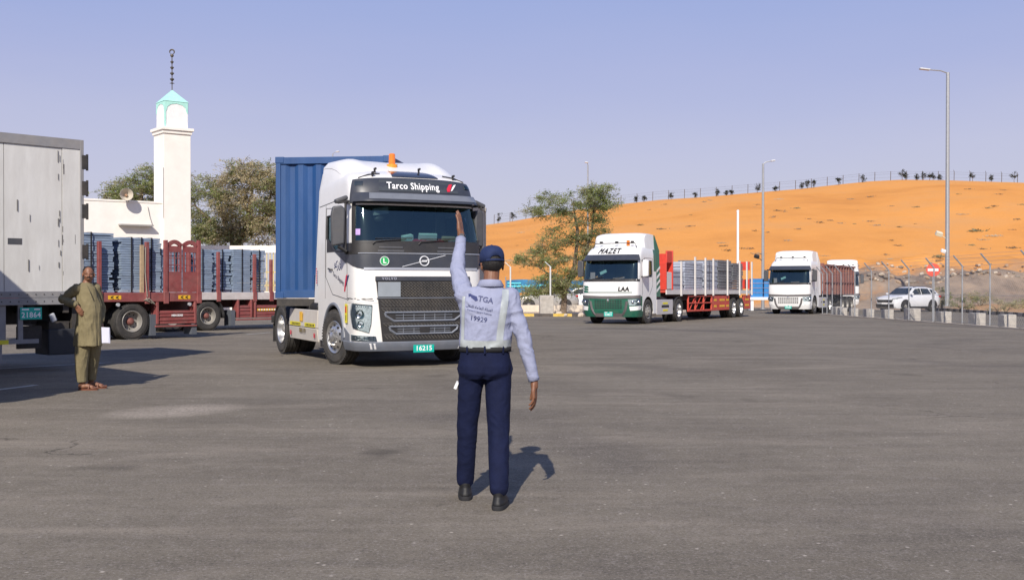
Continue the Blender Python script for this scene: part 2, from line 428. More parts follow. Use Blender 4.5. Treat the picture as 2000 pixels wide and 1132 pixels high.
def plate(parent, loc, normal, txt, w=.42, h=.2):
    p = MB(); M = frame(loc, normal); p.T = M
    p.box(-w/2, w/2, -h/2, h/2, -.004, .004); o = p.build('number_plate', PLATE, parent, bevel=.002)
    t = text_mesh(txt, h*.62, bold=.002, width=1.05); t.materials.clear(); t.materials.append(PRINTW); t.transform(M @ Matrix.Translation((0, -h*.14, .006)))
    link('plate_number', t, o)
    b = MB(); b.T = M; b.box(-w*.42, -w*.1, h*.28, h*.4, .004, .0055); b.box(w*.14, w*.42, h*.28, h*.4, .004, .0055); b.build('plate_lettering', PRINTW, o)
    return o

# ================================================================ the big white tractor
def volvo(parent):
    lv = [(.30, 1.27, 1.17, .42, 3.0), (.45, 1.345, 1.225, .42, 3.0), (1.24, 1.37, 1.245, .42, 3.2), (1.72, 1.365, 1.245, .42, 3.2), (2.20, 1.315, 1.24, .42, 3.2),
          (2.92, 1.12, 1.215, .44, 3.2), (3.32, .99, 1.19, .46, 3.0), (3.46, .84, 1.14, .5, 2.8), (3.58, .45, 1.02, .5, 2.6), (3.64, .05, .9, .5, 2.5)]
    c = Cab(lv, -.95)
    ss = [0, .16, .32, .48, .64, .8, .94, 1.06, 1.16, 1.24, 1.30, 1.34, 1.42, 1.5, 1.58, 1.68, 1.8, 2.15, 2.5, 2.78, 3.1, c.L]
    zs = [1.16, 1.3, 1.5, 1.72, 1.96, 2.10, 2.25, 2.35, 2.45, 2.55, 2.65, 2.75, 2.90, 3.0, 3.1, 3.2, 3.3, 3.36, 3.42, 3.47, 3.52, 3.57, 3.61, 3.64]
    def skip(s_, z): return (abs(s_) < 1.30 and 2.25 < z < 2.90) or (1.8 < abs(s_) < 2.78 and 2.10 < z < 2.75)
    c.shell('cab', WHITE, parent, zs, ss, skip)
    # lower front: bumper corner body in front of the wheel
    c.shell('front_lower_body', WHITE, parent, [.47, .6, .8, 1.0, 1.157], ss, top=False, xr=.62)
    # side lower panels with wheel arches
    for sg in (1, -1):
        poly = []
        arcc = (0.0, .52); rad = .60
        pts = [(-.95, .42), (-.58, .42)]
        for k in range(15):
            a = math.pi*(1-k/14.0)*1.0
            pts.append((rad*math.cos(a), arcc[1]+rad*math.sin(a)+.02))
        pts += [(.64, .54), (.64, 1.175), (-.95, 1.175)]
        m = MB(); m.prism(pts, 0, -.03, lambda a, b, t: Vector((a, sg*(1.246+t), b)))
        m.build('front_fender', WHITE, parent)
        a_ = MB(); P = [(rad*math.cos(math.pi*(1-k/20)), sg*1.235, arcc[1]+rad*math.sin(math.pi*(1-k/20))+.005) for k in range(21)]
        a_.tube([(-rad, sg*1.235, .36)]+P, .035, 8); a_.build('arch_trim', MGREY, parent)
        l = MB(); N = 16
        for i in range(N):
            a0 = math.pi*i/N; a1 = math.pi*(i+1)/N
            q = lambda a, y: Vector((rad*math.cos(a), y, arcc[1]+rad*math.sin(a)))
            l.add([q(a0, sg*1.24), q(a1, sg*1.24), q(a1, sg*.7), q(a0, sg*.7)], [(0, 1, 2, 3)])
        l.build('wheel_housing', BLACK, parent)
    # door outline and handle, panel seams
    mb = MB()
    c.line('', None, None, [(1.62, 1.22), (1.62, 2.0), (1.72, 2.86), (2.86, 2.92), (2.86, 1.62), (2.45, 1.3), (1.62, 1.22)], mirror=True, mb=mb, wdt=.012, off=.001)
    c.line('', None, None, [(1.62, 2.98), (2.2, 3.03), (c.L, 2.97)], mirror=True, mb=mb, wdt=.014, off=.001)
    c.line('', None, None, [(2.9, 1.22), (2.9, 2.98)], mirror=True, mb=mb, wdt=.008, off=.001)
    c.line('', None, None, [(-1.6, 1.24), (-.95, 1.235)], mb=mb, wdt=.016, off=.001); c.line('', None, None, [(1.6, 1.24), (.95, 1.235)], mb=mb, wdt=.016, off=.001)
    mb.build('panel_seams', BLACK, parent)
    h = MB()
    for sg in (1, -1): h.tube([c.P(sg*2.66, 1.78, .01), c.P(sg*2.62, 1.78, .035), c.P(sg*2.48, 1.76, .035), c.P(sg*2.44, 1.76, .01)], .014, 6)
    h.build('door_handle', BLACK, parent)
    # windscreen, its frame and side windows
    fr = MB()
    c.patch('', None, None, 2.215, 2.262, -1.36, 1.36, off=.005, thick=.03, mb=fr, ns=30, nz=1)
    c.patch('', None, None, 2.24, 2.93, -1.36, -1.27, off=.006, thick=.03, mb=fr, ns=3, nz=6); c.patch('', None, None, 2.24, 2.93, 1.27, 1.36, off=.006, thick=.03, mb=fr, ns=3, nz=6)
    fr.build('windscreen_seal', BLACK, parent)
    c.patch('windscreen', GLASS, parent, 2.25, 2.92, -1.31, 1.31, off=-.004, thick=.005, ns=30, nz=8, skirt=False)
    sw = [(1.79, 2.08), (2.30, 2.10), (2.79, 2.34), (2.79, 2.76), (1.92, 2.76), (1.79, 2.6)]
    for sg in (1, -1):
        c.ppatch('side_window', GLASS, parent, [(a*sg, b) for a, b in sw], off=-.006, thick=.004)
        f = MB(); loop = sw+[sw[0]]
        c.line('', None, None, [(a*sg, b) for a, b in loop], mb=f, wdt=.045, off=.0); 
        c.ppatch('', None, None, [(a*sg, b) for a, b in [(2.25, 2.085), (2.80, 2.085), (2.80, 2.36)]], off=.004, thick=.02, mb=f)
        f.build('window_frame', BLACK, parent)
    # dark belt under the windscreen with badge
    c.patch('windscreen_cowl', BLACK, parent, 2.02, 2.225, -1.62, 1.62, off=.012, thick=.04, ns=34, nz=3, bevel=.006)
    c.patch('front_belt', DGREY, parent, lambda u: 1.755+.13*sm(.62, 1.0, abs(u-.5)*2), 2.03, -1.70, 1.70, off=.008, thick=.03, ns=36, nz=4, bevel=.006)
    # the belt climbs back under the side windows
    for sg in (1, -1): c.ppatch('mirror_shroud', DGREY, parent, [(1.66*sg, 1.86), (1.66*sg, 2.2), (1.78*sg, 2.58), (2.0*sg, 2.12), (2.35*sg, 2.10)], off=.010, thick=.03)
    tr = MB(); c.line('', None, None, [(-1.2, 2.035), (1.2, 2.035)], mb=tr, wdt=.022, off=.016, sub=30); c.patch('', None, None, 1.745, 1.785, -1.1, 1.1, off=.014, thick=.02, mb=tr, ns=24, nz=1)
    tr.build('belt_trim', SILVER, parent)
    for a in (-.62, .5):
        g = MB(); c.patch('', None, None, 2.06, 2.10, a-.24, a+.24, off=.022, thick=.02, mb=g, ns=6, nz=1); g.build('cowl_step', DGREY2, parent)
        g = MB(); c.patch('', None, None, 2.13, 2.16, a-.22, a+.22, off=.022, thick=.02, mb=g, ns=6, nz=1); g.build('cowl_step', DGREY2, parent)
    w = MB()
    for a in (-.95, -.1, .65):
        w.tube([c.P(a, 2.2, .03), c.P(a+.05, 2.255, .045), c.P(a+.62, 2.29, .03)], .010, 6); w.tube([c.P(a+.05, 2.30, .02), c.P(a+.75, 2.315, .02)], .007, 6)
    w.build('wiper', BLACK, parent)
    bd = MB(); c.line('', None, None, [(-.42, 1.80), (.42, 2.01)], mb=bd, wdt=.014, off=.016, sub=8)
    ring = [c.P(.085*math.cos(2*math.pi*k/24), 1.905+.085*math.sin(2*math.pi*k/24), .022) for k in range(25)]
    bd.tube(ring, .012, 6); bd.box(c.P(0, 1.9).x+.012, c.P(0, 1.9).x+.03, -.05, .05, 1.89, 1.92); bd.build('front_badge', mat('bright_badge', (.70, .71, .73), .3, metal=.1, var=.05), parent)
    gm = mat('green_sticker', (.02, .36, .10), .5)
    s_ = MB(); zc = 1.90; sc = -.74
    s_.add([c.P(sc+.085*math.cos(2*math.pi*k/24), zc+.085*math.sin(2*math.pi*k/24), .012) for k in range(24)], [tuple(range(24))]); st = s_.build('round_sticker', gm, parent)
    r2 = MB(); r2.tube([c.P(sc+.078*math.cos(2*math.pi*k/24), zc+.078*math.sin(2*math.pi*k/24), .014) for k in range(25)], .006, 4); r2.build('sticker_ring', PRINTW, st)
    c.text('sticker_letter', 'L', .12, PRINTW, st, sc, zc, off=.016, bold=.003)
    # grille
    gl = mat('grille_plastic', (.085, .085, .085), .5, var=.2, dust=.25)
    HW = lambda t: .90-.12*t          # t 0 at top
    gb = MB(); c.patch('', None, None, .47, 1.63, lambda t: -HW(1-t), lambda t: HW(1-t), off=.010, thick=.03, mb=gb, ns=16, nz=8); grille = gb.build('grille', BLACK, parent)
    c.patch('grille_name_bar', DGREY, grille, 1.55, 1.63, -.905, .905, off=.03, thick=.03, ns=16, nz=1, bevel=.004)
    c.text('name_lettering', 'VOLVO', .065, CHROME, grille, -.66, 1.59, off=.034, bold=.002, width=1.35)
    ms = MB(); # woven mesh: diagonal short bars in rows
    rows = [(1.26, 1.53), (1.08, 1.22), (.74, .80), (.98, 1.07), (.50, .60)]
    for (z0, z1) in rows:
        nr = max(1, int((z1-z0)/.052)); dz = (z1-z0)/nr
        for i in range(nr):
            z = z0+(i+.5)*dz; hw = HW((1.63-z)/1.16)-.03; 
            c.line('', None, None, [(-hw, z+dz*.5), (hw, z+dz*.5)], mb=ms, wdt=.010, off=.014, sub=12)
            a = -hw+.02
            while a < hw-.05:
                c.line('', None, None, [(a, z+dz*.30), (a+.055, z-dz*.30)], mb=ms, wdt=.017, off=.022, sub=1); a += .062
    ms.build('grille_mesh', gl, grille)
    fr = MB()
    for (z0, z1, w0, w1) in ((.84, .99, .64, .74), (.61, .74, .60, .66)):
        pts = [(-w1, z1), (w1, z1), (w1-.02, z1-.06), (w0-.06, z0), (-w0+.06, z0), (-w1+.02, z1-.06), (-w1, z1)]
        c.line('', None, None, pts, mb=fr, wdt=.04, off=.024, sub=6)
        for q in range(1, 3): c.line('', None, None, [(-w0*.85, lerp(z0, z1, q/3)), (w0*.85, lerp(z0, z1, q/3))], mb=fr, wdt=.014, off=.014, sub=8)
        for a in (-.4, -.2, 0, .2, .4): c.line('', None, None, [(a, z0), (a, z1)], mb=fr, wdt=.014, off=.013, sub=2)
    c.line('', None, None, [(-.88, 1.245), (.88, 1.245)], mb=fr, wdt=.02, off=.02, sub=12)
    fr.build('grille_frame', MGREY, grille)
    c.patch('radar_cover', BLACK, grille, .60, .73, -.09, .09, off=.035, thick=.03, ns=2, nz=1)
    c.patch('blank_plate', mat('grey_blank_plate', (.27, .30, .33), .45, var=.1), parent, 1.27, 1.53, -.86, -.46, off=.034, thick=.01, ns=4, nz=1)
    # white blades beside the grille, head lamps
    for sg in (1, -1):
        hl = [(.96*sg, 1.12), (1.34*sg, 1.15), (1.40*sg, 1.0), (1.32*sg, .73), (1.02*sg, .64), (.98*sg, .80)]
        o = c.ppatch('headlight', mat('lamp_bowl', (.72, .74, .76), .35, metal=.0, var=.4, scale=28), parent, hl, off=.003, thick=.02)
        sea = MB(); c.line('', None, None, hl+[hl[0]], mb=sea, wdt=.010, off=.002); c.line('', None, None, [(.93*sg, 1.2), (1.5*sg, 1.24), (1.62*sg, 1.2)], mb=sea, wdt=.012, off=.001); sea.build('lamp_seal', BLACK, o)
        rf = MB()
        for (a, z, r_) in ((1.17, .96, .080), (1.16, .79, .062)):
            M = frame(c.P(a*sg, z, .004), (c.P(a*sg, z, 1)-c.P(a*sg, z, 0))); rf.lathe([(r_, .012), (r_*.8, -.0), (r_*.35, -.004), (r_*.3, .014), (0, .018)], M, 16)
        for k in range(7): rf.ball(c.P((1.03+.04*k)*sg, 1.085+.005*k, .006), .012, 8, 5)
        rf.build('reflector', CHROME, o)
        c.ppatch('lens', LENS, o, hl, off=.03, thick=.032)
        f2 = [(.90*sg, .575), (1.40*sg, .60), (1.40*sg, .50), (.88*sg, .485)]
        o2 = c.ppatch('fog_lamp', mat('lamp_bowl', (.72, .74, .76)), parent, f2, off=.006, thick=.02); 
        l2 = MB(); 
        for k in range(6): c.line('', None, None, [((.94+.08*k)*sg, .50), ((.94+.08*k)*sg, .58)], mb=l2, wdt=.012, off=.012)
        l2.build('lamp_ribs', SILVER, o2); c.ppatch('lens', LENS, o2, f2, off=.02, thick=.012)
    # bumper
    c.patch('bumper', MGREY, parent, .30, .475, -1.85, 1.85, off=.02, thick=.08, ns=40, nz=3, bevel=.012)
    sb = MB()
    for a in (-1.0, -.93): c.ppatch('', None, None, [(a, .34), (a+.035, .34), (a+.02, .45), (a-.015, .45)], off=.024, thick=.003, mb=sb)
    for a in (.72, .82, .92): c.ppatch('', None, None, [(a, .32), (a+.06, .32), (a+.13, .56), (a+.07, .56)], off=.026, thick=.003, mb=sb)
    sb.build('bumper_stickers', PRINTW, parent)
    plate(parent, c.P(.0, .37, .034), (1, 0, -.05), '16215', .40, .20)
    # lower side corner behind the bumper, towing lamp
    for sg in (1, -1): c.ppatch('corner_panel', MGREY, parent, [(1.5*sg, .46), (1.5*sg, .60), (1.78*sg, .72), (1.98*sg, .66), (1.98*sg, .46)], off=.010, thick=.03)
    # sign band and visor
    c.patch('sign_band', DGREY, parent, 2.93, lambda u: 3.42-.05*(abs(u-.5)*2)**3, lambda t: -1.44+.06*t, lambda t: 1.44-.06*t, off=.012, thick=.05, ns=34, nz=5, bevel=.012)
    c.patch('name_board', mat('name_board_grey', (.055, .062, .07), .35), parent, 3.16, 3.37, -.82, .92, off=.02, thick=.012, ns=12, nz=1)
    c.text('name_lettering', 'Tarco Shipping', .175, PRINTW, parent, -.09, 3.26, off=.026, bold=.003, width=1.08)
    fl = MB()
    c.ppatch('', None, None, [(.66, 3.19), (.72, 3.19), (.83, 3.34), (.75, 3.33), (.66, 3.24)], off=.024, thick=.002, mb=fl, mi=0); c.ppatch('', None, None, [(.745, 3.2), (.79, 3.22), (.93, 3.34), (.86, 3.32), (.80, 3.27)], off=.0245, thick=.002, mb=fl, mi=1)
    fl.build('wing_emblem', [PRINTR, PRINTW], parent)
    # visor projects forward
    v = MB(); n = 28; rows_ = []
    for k in range(n+1):
        sx = lerp(-1.30, 1.30, k/n); e = 1-.55*sm(.78, 1, abs(sx)/1.3)
        rows_.append([c.P(sx, 3.13, .02), c.P(sx, 3.12, .10*e+.02), c.P(sx, 2.99, .22*e+.02), c.P(sx, 2.955, .225*e+.02), c.P(sx, 3.06, .05)])
    for a, b in zip(rows_, rows_[1:]):
        v.add(a+b, [(0, 1, 6, 5), (1, 2, 7, 6), (2, 3, 8, 7), (3, 4, 9, 8)])
    v.add(rows_[0], [(0, 1, 2, 3, 4)]); v.add(rows_[-1], [(0, 1, 2, 3, 4)])
    v.build('sun_visor', DGREY, parent)
    vs = MB(); rr = []
    for k in range(n+1):
        sx = lerp(-1.02, 1.24, k/n); e = 1-.55*sm(.78, 1, abs(sx)/1.3)
        p1 = c.P(sx, 3.115, .105*e+.025); p2 = c.P(sx, 3.0, .215*e+.025); rr.append((p1, p2))
    for a, b in zip(rr, rr[1:]): vs.add([a[0], b[0], b[1], a[1]], [(0, 1, 2, 3)])
    vs.build('visor_strip', mat('visor_strip_grey', (.17, .18, .20), .3, var=.1), parent)
    ml = MB()
    for sg in (1, -1): c.patch('', None, None, 3.26, 3.33, 1.14*sg, 1.30*sg, off=.03, thick=.02, mb=ml, ns=3, nz=1)
    ml.build('marker_lamp', LENS, parent)
    # roof: dark hatch, rails, deflector, beacon
    rz = 3.5
    hb = MB(); c.patch('', None, None, 3.44, 3.6, -.52, .58, off=.03, thick=.03, mb=hb, ns=8, nz=6); hb.build('roof_hatch', mat('hatch_glass', (.03, .035, .05), .12), parent)
    d = MB(); nx, ny = 18, 24; W = ny+1
    def dh(u, y):        # u 0 front .. 1 rear
        ay = abs(y)/1.14; front = .62-.30*ay**3
        x = lerp(front, -.93, u)
        z = 3.50 + .40*(1-(1-u)**2.2)*(1-.28*ay**6) + .055*math.exp(-((ay-.72)/.16)**2)*math.sin(math.pi*min(1, u*1.2))*1.0 - .03*(1-ay)
        if ay > .93: z -= .06
        return Vector((x, y, z))
    top = [dh(i/nx, lerp(-1.14, 1.14, k/ny)) for i in range(nx+1) for k in range(ny+1)]
    bot = [Vector((p.x, p.y*1.04, min(p.z-.01, 3.44 if abs(p.y) < .9 else 3.18+.30*max(0, (p.x+.2))))) for p in top]
    fs = [(i*W+k, i*W+k+1, (i+1)*W+k+1, (i+1)*W+k) for i in range(nx) for k in range(ny)]; n0 = len(top)
    for k in range(ny): fs += [(k, n0+k, n0+k+1, k+1), (nx*W+k, nx*W+k+1, n0+nx*W+k+1, n0+nx*W+k)]
    for i in range(nx): fs += [(i*W, (i+1)*W, n0+(i+1)*W, n0+i*W), (i*W+ny, n0+i*W+ny, n0+(i+1)*W+ny, (i+1)*W+ny)]
    d.add(top+bot, fs); d.build('roof_deflector', WHITE, parent, angle=45)
    sm_ = MB(); sm_.tube([dh(u_, -1.13)+Vector((0, -.004, -.03)) for u_ in (1, .8, .6, .4, .2, 0)]+[dh(0, lerp(-1.1, 1.1, k/16))+Vector((.012, 0, -.012)) for k in range(17)]+[dh(u_, 1.13)+Vector((0, .004, -.03)) for u_ in (0, .2, .4, .6, .8, 1)], .011, 5); sm_.build('deflector_seam', BLACK, parent)
    bz = dh(.35, .25).z; bx = dh(.35, .25).x
    b = MB(); b.cyl((bx, -.12, bz-.06), (bx, -.12, bz+.03), .10, n=20, mi=1); b.cyl((bx, -.12, bz+.03), (bx, -.12, bz+.22), .064, .058, n=20); b.cyl((bx, -.12, bz+.22), (bx, -.12, bz+.235), .058, .045, n=20)
    b.build('beacon', [AMBER, mat('amber_base', (.75, .30, .03), .4)], parent)
    hr = MB()
    for (a, z) in ((-.95, 3.43), (.98, 3.43), (.35, 3.56), (-.9, 3.52)):
        p = c.P(a, z, 0); hr.tube([p, p+Vector((-.02, 0, .08))], .02, 6); hr.tube([p+Vector((-.02, 0, .07)), p+Vector((.05, 0, .075))], .022, 6)
    hr.tube([c.P(-1.25, 3.40, .01), c.P(-1.05, 3.47, .04), c.P(-.8, 3.5, .05)], .012, 6); hr.tube([c.P(1.25, 3.40, .01), c.P(1.05, 3.47, .04), c.P(.8, 3.5, .05)], .012, 6)
    hr.build('roof_fittings', BLACK, parent)
    # side fairing behind the cab
    for sg in (1, -1):
        f = MB(); f.prism([(-.955, 1.12), (-1.30, 1.12), (-1.22, 3.3), (-1.0, 3.62), (-.955, 3.62)], 0, -.03, lambda a, b_, t: Vector((a, sg*(1.24+t-(.02 if b_ < 3.2 else .10)), b_))); f.build('side_fairing', WHITE, parent, bevel=.008)
    # mirrors: big upright housings on two arms, and the kerb mirror
    for sg in (-1, 1):
        Mx = .96; my = 1.27 if sg > 0 else -1.47; wk = .8 if sg > 0 else 1.0
        mm = MB()
        mm.T = Matrix.Translation((Mx, my, 0)) @ Matrix.Rotation(R(14)*sg, 4, 'Z')
        prof = [(a_*wk, b_) for a_, b_ in [(-.12, 2.16), (.11, 2.20), (.125, 2.82), (.06, 2.88), (-.10, 2.86), (-.13, 2.72)]]
        mm.prism(prof, -.10, .05, lambda a, b_, t: Vector((t+.10*abs(b_-2.5)*0, a, b_)))
        o = mm.build('mirror', DGREY2, parent, bevel=.03, seg=3)
        gs = MB(); gs.T = mm.T; gs.box(-.108, -.101, -.09, .08, 2.22, 2.55); gs.box(-.108, -.101, -.09, .08, 2.6, 2.84); gs.build('mirror_glass', CHROME, o)
        ar = MB(); ar.tube([c.P(sg*1.62, 2.95, 0), Vector((Mx+.0, sg*1.29, 2.96)), Vector((Mx-.02, my, 2.93))], .035, 8, flat=.7)
        ar.tube([c.P(sg*1.66, 2.05, 0), Vector((Mx+.02, sg*1.34, 2.08)), Vector((Mx-.02, my, 2.16))], .035, 8, flat=.7); ar.tube([Vector((Mx-.01, sg*1.33, 2.08)), Vector((Mx-.01, sg*1.33, 2.97))], .022, 8)
        ar.build('mirror_arm', BLACK, o)
        k = MB(); k.T = Matrix.Translation((Mx-.05, sg*(1.30 if sg > 0 else 1.40), 2.99)) @ Matrix.Rotation(R(-22)*sg, 4, 'X'); k.box(-.07, .07, -.12, .12, -.04, .04); k.build('kerb_mirror', DGREY2, o, bevel=.03, seg=3)
    # interior: dash, seats, curtains, papers, hanging mirror
    i = MB(); i.box(-.93, 1.10, -1.16, 1.16, 1.9, 1.95, 0); i.box(.55, 1.08, -1.14, 1.14, 1.95, 2.17, 0); i.box(-.90, -.86, -1.16, 1.16, 1.95, 3.3, 1)
    i.box(-.9, .95, -1.17, 1.17, 3.02, 3.06, 1)
    inn = i.build('cab_interior', [mat('dash_grey', (.10, .11, .12), .7), mat('interior_fabric', (.20, .22, .23), .9)], parent)
    for y in (-.62, .62):
        s2 = MB(); s2.box(-.35, .2, y-.25, y+.25, 1.95, 2.1); s2.box(-.42, -.28, y-.25, y+.25, 2.05, 2.75); s2.box(-.42, -.30, y-.13, y+.13, 2.76, 2.95); s2.build('seat', mat('seat_fabric', (.04, .05, .07), .9), inn, bevel=.04, seg=3)
    sw_ = MB(); pts = [(.42+.09*math.sin(2*math.pi*k/24), .62+.22*math.cos(2*math.pi*k/24), 2.22+.20*math.sin(2*math.pi*k/24)) for k in range(25)]; sw_.tube(pts, .016, 6); sw_.cyl((.42, .62, 2.22), (.6, .62, 2.08), .04); sw_.build('steering_wheel', BLACK, inn)
    pr = MB(); pr.obox((.98, .30, 2.27), (.16, .78, .05), (0, .3, .1), 0); pr.obox((1.0, .22, 2.36), (.06, .34, .11), (0, .5, -.1), 1); pr.obox((.98, .66, 2.33), (.10, .28, .07), (0, .3, .2), 2); pr.obox((1.0, -.18, 2.32), (.1, .2, .12), (.2, .3, .2), 1); pr.obox((.92, -.35, 2.21), (.1, .1, .06), (.2, .1, .2), 2)
    pr.obox((.95, .95, 2.22), (.1, .1, .05), (.2, .1, .9), 1)
    pr.build('dashboard_papers', [mat('red_cloth', (.45, .03, .04), .9), mat('pale_paper', (.55, .7, .68), .8), mat('tan_card', (.4, .33, .2), .8)], inn)
    hm = MB(); hm.obox((1.02, -.70, 2.80), (.05, .30, .12), (.15, 0, .2), 0); hm.ball((1.0, -.72, 2.66), (.05, .10, .07), mi=1); hm.build('hanging_mirror', [mat('pale_grey', (.35, .36, .36), .5), BLACK], inn)
    c.ppatch('windscreen_sticker', mat('lilac_sticker', (.45, .30, .62), .5), parent, [(-1.26, 2.36), (-1.17, 2.36), (-1.17, 2.47), (-1.26, 2.47)], off=.004, thick=.002)
    # door lettering
    ar_ = 'ﻮﻛﺭﺎﺗ'
    for sg in (-1, 1):
        c.text('door_lettering', 'Tarco Shipping', .11, mat('grey_print', (.12, .12, .16), .6), parent, sg*2.12, 1.60 if sg < 0 else 1.7, off=.004, roll=-.28*(-sg) if sg < 0 else .0, width=1.0)
        c.text('door_lettering', 'ﺗﺎﺭﻛﻮ'[::-1], .2, PRINTB, parent, sg*2.16, 1.84, off=.004, roll=-.25 if sg < 0 else 0)
        e = MB(); q = sg*1.72
        c.ppatch('', None, None, [(q-.06, 1.36), (q+.00, 1.36), (q+.12, 1.68), (q+.04, 1.64), (q-.04, 1.46)], off=.006, thick=.002, mb=e, mi=0)
        c.ppatch('', None, None, [(q+.02, 1.44), (q+.06, 1.46), (q+.22, 1.66), (q+.12, 1.64)], off=.0065, thick=.002, mb=e, mi=1)
        e.build('wing_emblem', [PRINTR, PRINTB], parent)
        lab = MB(); x0 = .70; y0 = sg*1.262
        lab.box(x0, x0+.13, min(y0, y0+.003*sg), max(y0, y0+.003*sg), .80, 1.14, 0); lab.box(x0+.03, x0+.10, min(y0, y0+.005*sg), max(y0, y0+.005*sg), .98, 1.10, 1); lab.box(x0+.05, x0+.08, min(y0, y0+.005*sg), max(y0, y0+.005*sg), .84, .94, 2)
        lab.build('warning_label', [YELLOW, PRINTR, PRINTK], parent)
    rl = MB()
    for k in range(7):
        rl.box(-1.10, -1.055, -1.244, -1.240, 1.50+.045*k, 1.50+.045*k+.028)
    rl.build('side_letters', PRINTR, parent)
    # steps by the front wheel rear, chassis and rear gear
    ch = MB()
    for sg in (1, -1): ch.box(-4.75, .9, sg*.42-.04, sg*.42+.04, .72, .98)
    for x in (-.6, -1.8, -2.9, -4.2, -4.7): ch.box(x-.05, x+.05, -.42, .42, .76, .95)
    ch.cyl((0, -1, .51), (0, 1, .51), .07); ch.cyl((-3.7, -1, .51), (-3.7, 1, .51), .09); ch.ball((-3.7, 0, .51), (.26, .2, .24))
    ch.box(-.9, .9, -.45, .45, .55, 1.1)
    ch.build('chassis_frame', CHASSIS, parent)
    fw = MB(); fw.lathe([(0, 1.14), (.48, 1.14), (.5, 1.12), (.5, 1.06), (0, 1.02)], Matrix.Translation((-3.15, 0, 0)), 28); fw.box(-3.5, -2.8, -.5, .5, .96, 1.06); fw.build('fifth_wheel', CHASSIS, parent)
    for sg in (-1, 1):
        sk = MB()
        def skf(a, b_, t): return Vector((a, sg*(1.22+t+.03*math.sin((b_-.36)*4.8)), b_))
        for (z0, z1) in ((.36, .62), (.63, .98)):
            sk.prism([(-1.05, z0), (-3.02, z0), (-3.02, z1), (-1.05, z1)], 0, -.04, skf)
        o = sk.build('side_skirt', mat('skirt_cream_paint', (.58, .545, .50), .4, var=.08, scale=3, dust=.4), parent, bevel=.01)
        d_ = MB(); f3 = lambda x, z, off=.036: Vector((x, sg*(1.22+off), z))
        for (xa, xb) in ((-1.15, -1.85), (-2.15, -2.9)): d_.prism([(xa, .645), (xb, .645), (xb, .72), (xa, .72)], 0, .004, lambda a, b_, t: f3(a, b_, .034+t), 0)
        d_.prism([(-2.0, .74), (-2.2, .74), (-2.2, .93), (-2.0, .93)], 0, .004, lambda a, b_, t: f3(a, b_, .034+t), 1)
        for k in range(6): d_.prism([(-1.2-.1*k, .66), (-1.26-.1*k, .66), (-1.25-.1*k, .70), (-1.19-.1*k, .70)], 0, .006, lambda a, b_, t: f3(a, b_, .034+t), 2); d_.prism([(-2.2-.1*k, .66), (-2.26-.1*k, .66), (-2.25-.1*k, .70), (-2.19-.1*k, .70)], 0, .006, lambda a, b_, t: f3(a, b_, .034+t), 2)
        for x in (-1.2, -2.86): d_.prism([(x-.03, .44), (x+.03, .44), (x+.03, .53), (x-.03, .53)], 0, .005, lambda a, b_, t: f3(a, b_, .034+t), 3)
        d_.build('skirt_stickers', [YELLOW, mat('orange_sticker', (.85, .48, .05), .5), PRINTK, PRINTR], o)
        put_text('skirt_number', '000 119', .13, mat('brown_print', (.16, .12, .04), .6), o, (-2.0, sg*1.262, .555), (0, sg, 0), bold=.003)
        # black tanks and rear mudguards
        tk = MB()
        for x in (-1.45, -2.25): tk.cyl((x-.36, sg*.85, 1.0), (x+.36, sg*.85, 1.0), .14, n=20)
        tk.build('air_tank', BLACK, parent, bevel=.02)
        mg = MB(); P = []
        for k in range(13):
            a = math.pi*(.04+.92*k/12); P.append((-3.7+.60*math.cos(a), .52+.60*math.sin(a)))
        for a, b_ in zip(P, P[1:]): mg.add([(a[0], sg*1.24, a[1]), (b_[0], sg*1.24, b_[1]), (b_[0], sg*.60, b_[1]), (a[0], sg*.60, a[1])], [(0, 1, 2, 3)])
        mg.box(-4.34, -4.31, min(sg*.62, sg*1.24), max(sg*.62, sg*1.24), .22, .62)
        o = mg.build('mudguard', BLACK, parent); so_ = o.modifiers.new('s', 'SOLIDIFY'); so_.thickness = .02
        fl_ = MB(); fl_.box(-.98, -.68, min(sg*.85, sg*1.2), max(sg*.85, sg*1.2), .28, .60); fl_.build('front_mudflap', BLACK, parent, bevel=.01)
        tl = MB(); tl.box(-4.72, -4.6, min(sg*.75, sg*1.18), max(sg*.75, sg*1.18), .62, .78, 0); tl.box(-4.74, -4.72, min(sg*.78, sg*1.16), max(sg*.78, sg*1.16), .64, .76, 1); tl.build('tail_lamp', [BLACK, REDL], parent, bevel=.01)
    st = R(10)
    for y in (-1.235, 1.235): add_wheel(parent, 0, y, 'front', steer=st)
    for y in (-1.235, 1.235): add_wheel(parent, -3.7, y, 'rear', dual=True, hubmat=STEELRIM)
    # air lines behind the cab
    al = MB()
    for k, col in enumerate((0, 1, 2)):
        y = -.3+.2*k; al.tube([(-.98, y, 1.9), (-1.3, y, 1.35), (-1.7, y, 1.25), (-2.1, y*.8, 1.5), (-2.35, y*.5, 1.7)], .014, 6, mi=k)
    al.build('air_line', [mat('red_hose', (.5, .03, .02), .5), mat('yellow_hose', (.6, .45, .02), .5), BLACK], parent)
    return c
def place(name, label, cat, x, y, fwd, group=None, dz=0):
    rz = math.atan2(fwd[1], fwd[0])
    e = empty(name, label, cat, (x, y, gz(y)+dz), rz, group)
    if y > 21: e.rotation_euler = (Matrix.Rotation(-.009, 3, 'X') @ Matrix.Rotation(rz, 3, 'Z')).to_euler()
    return e
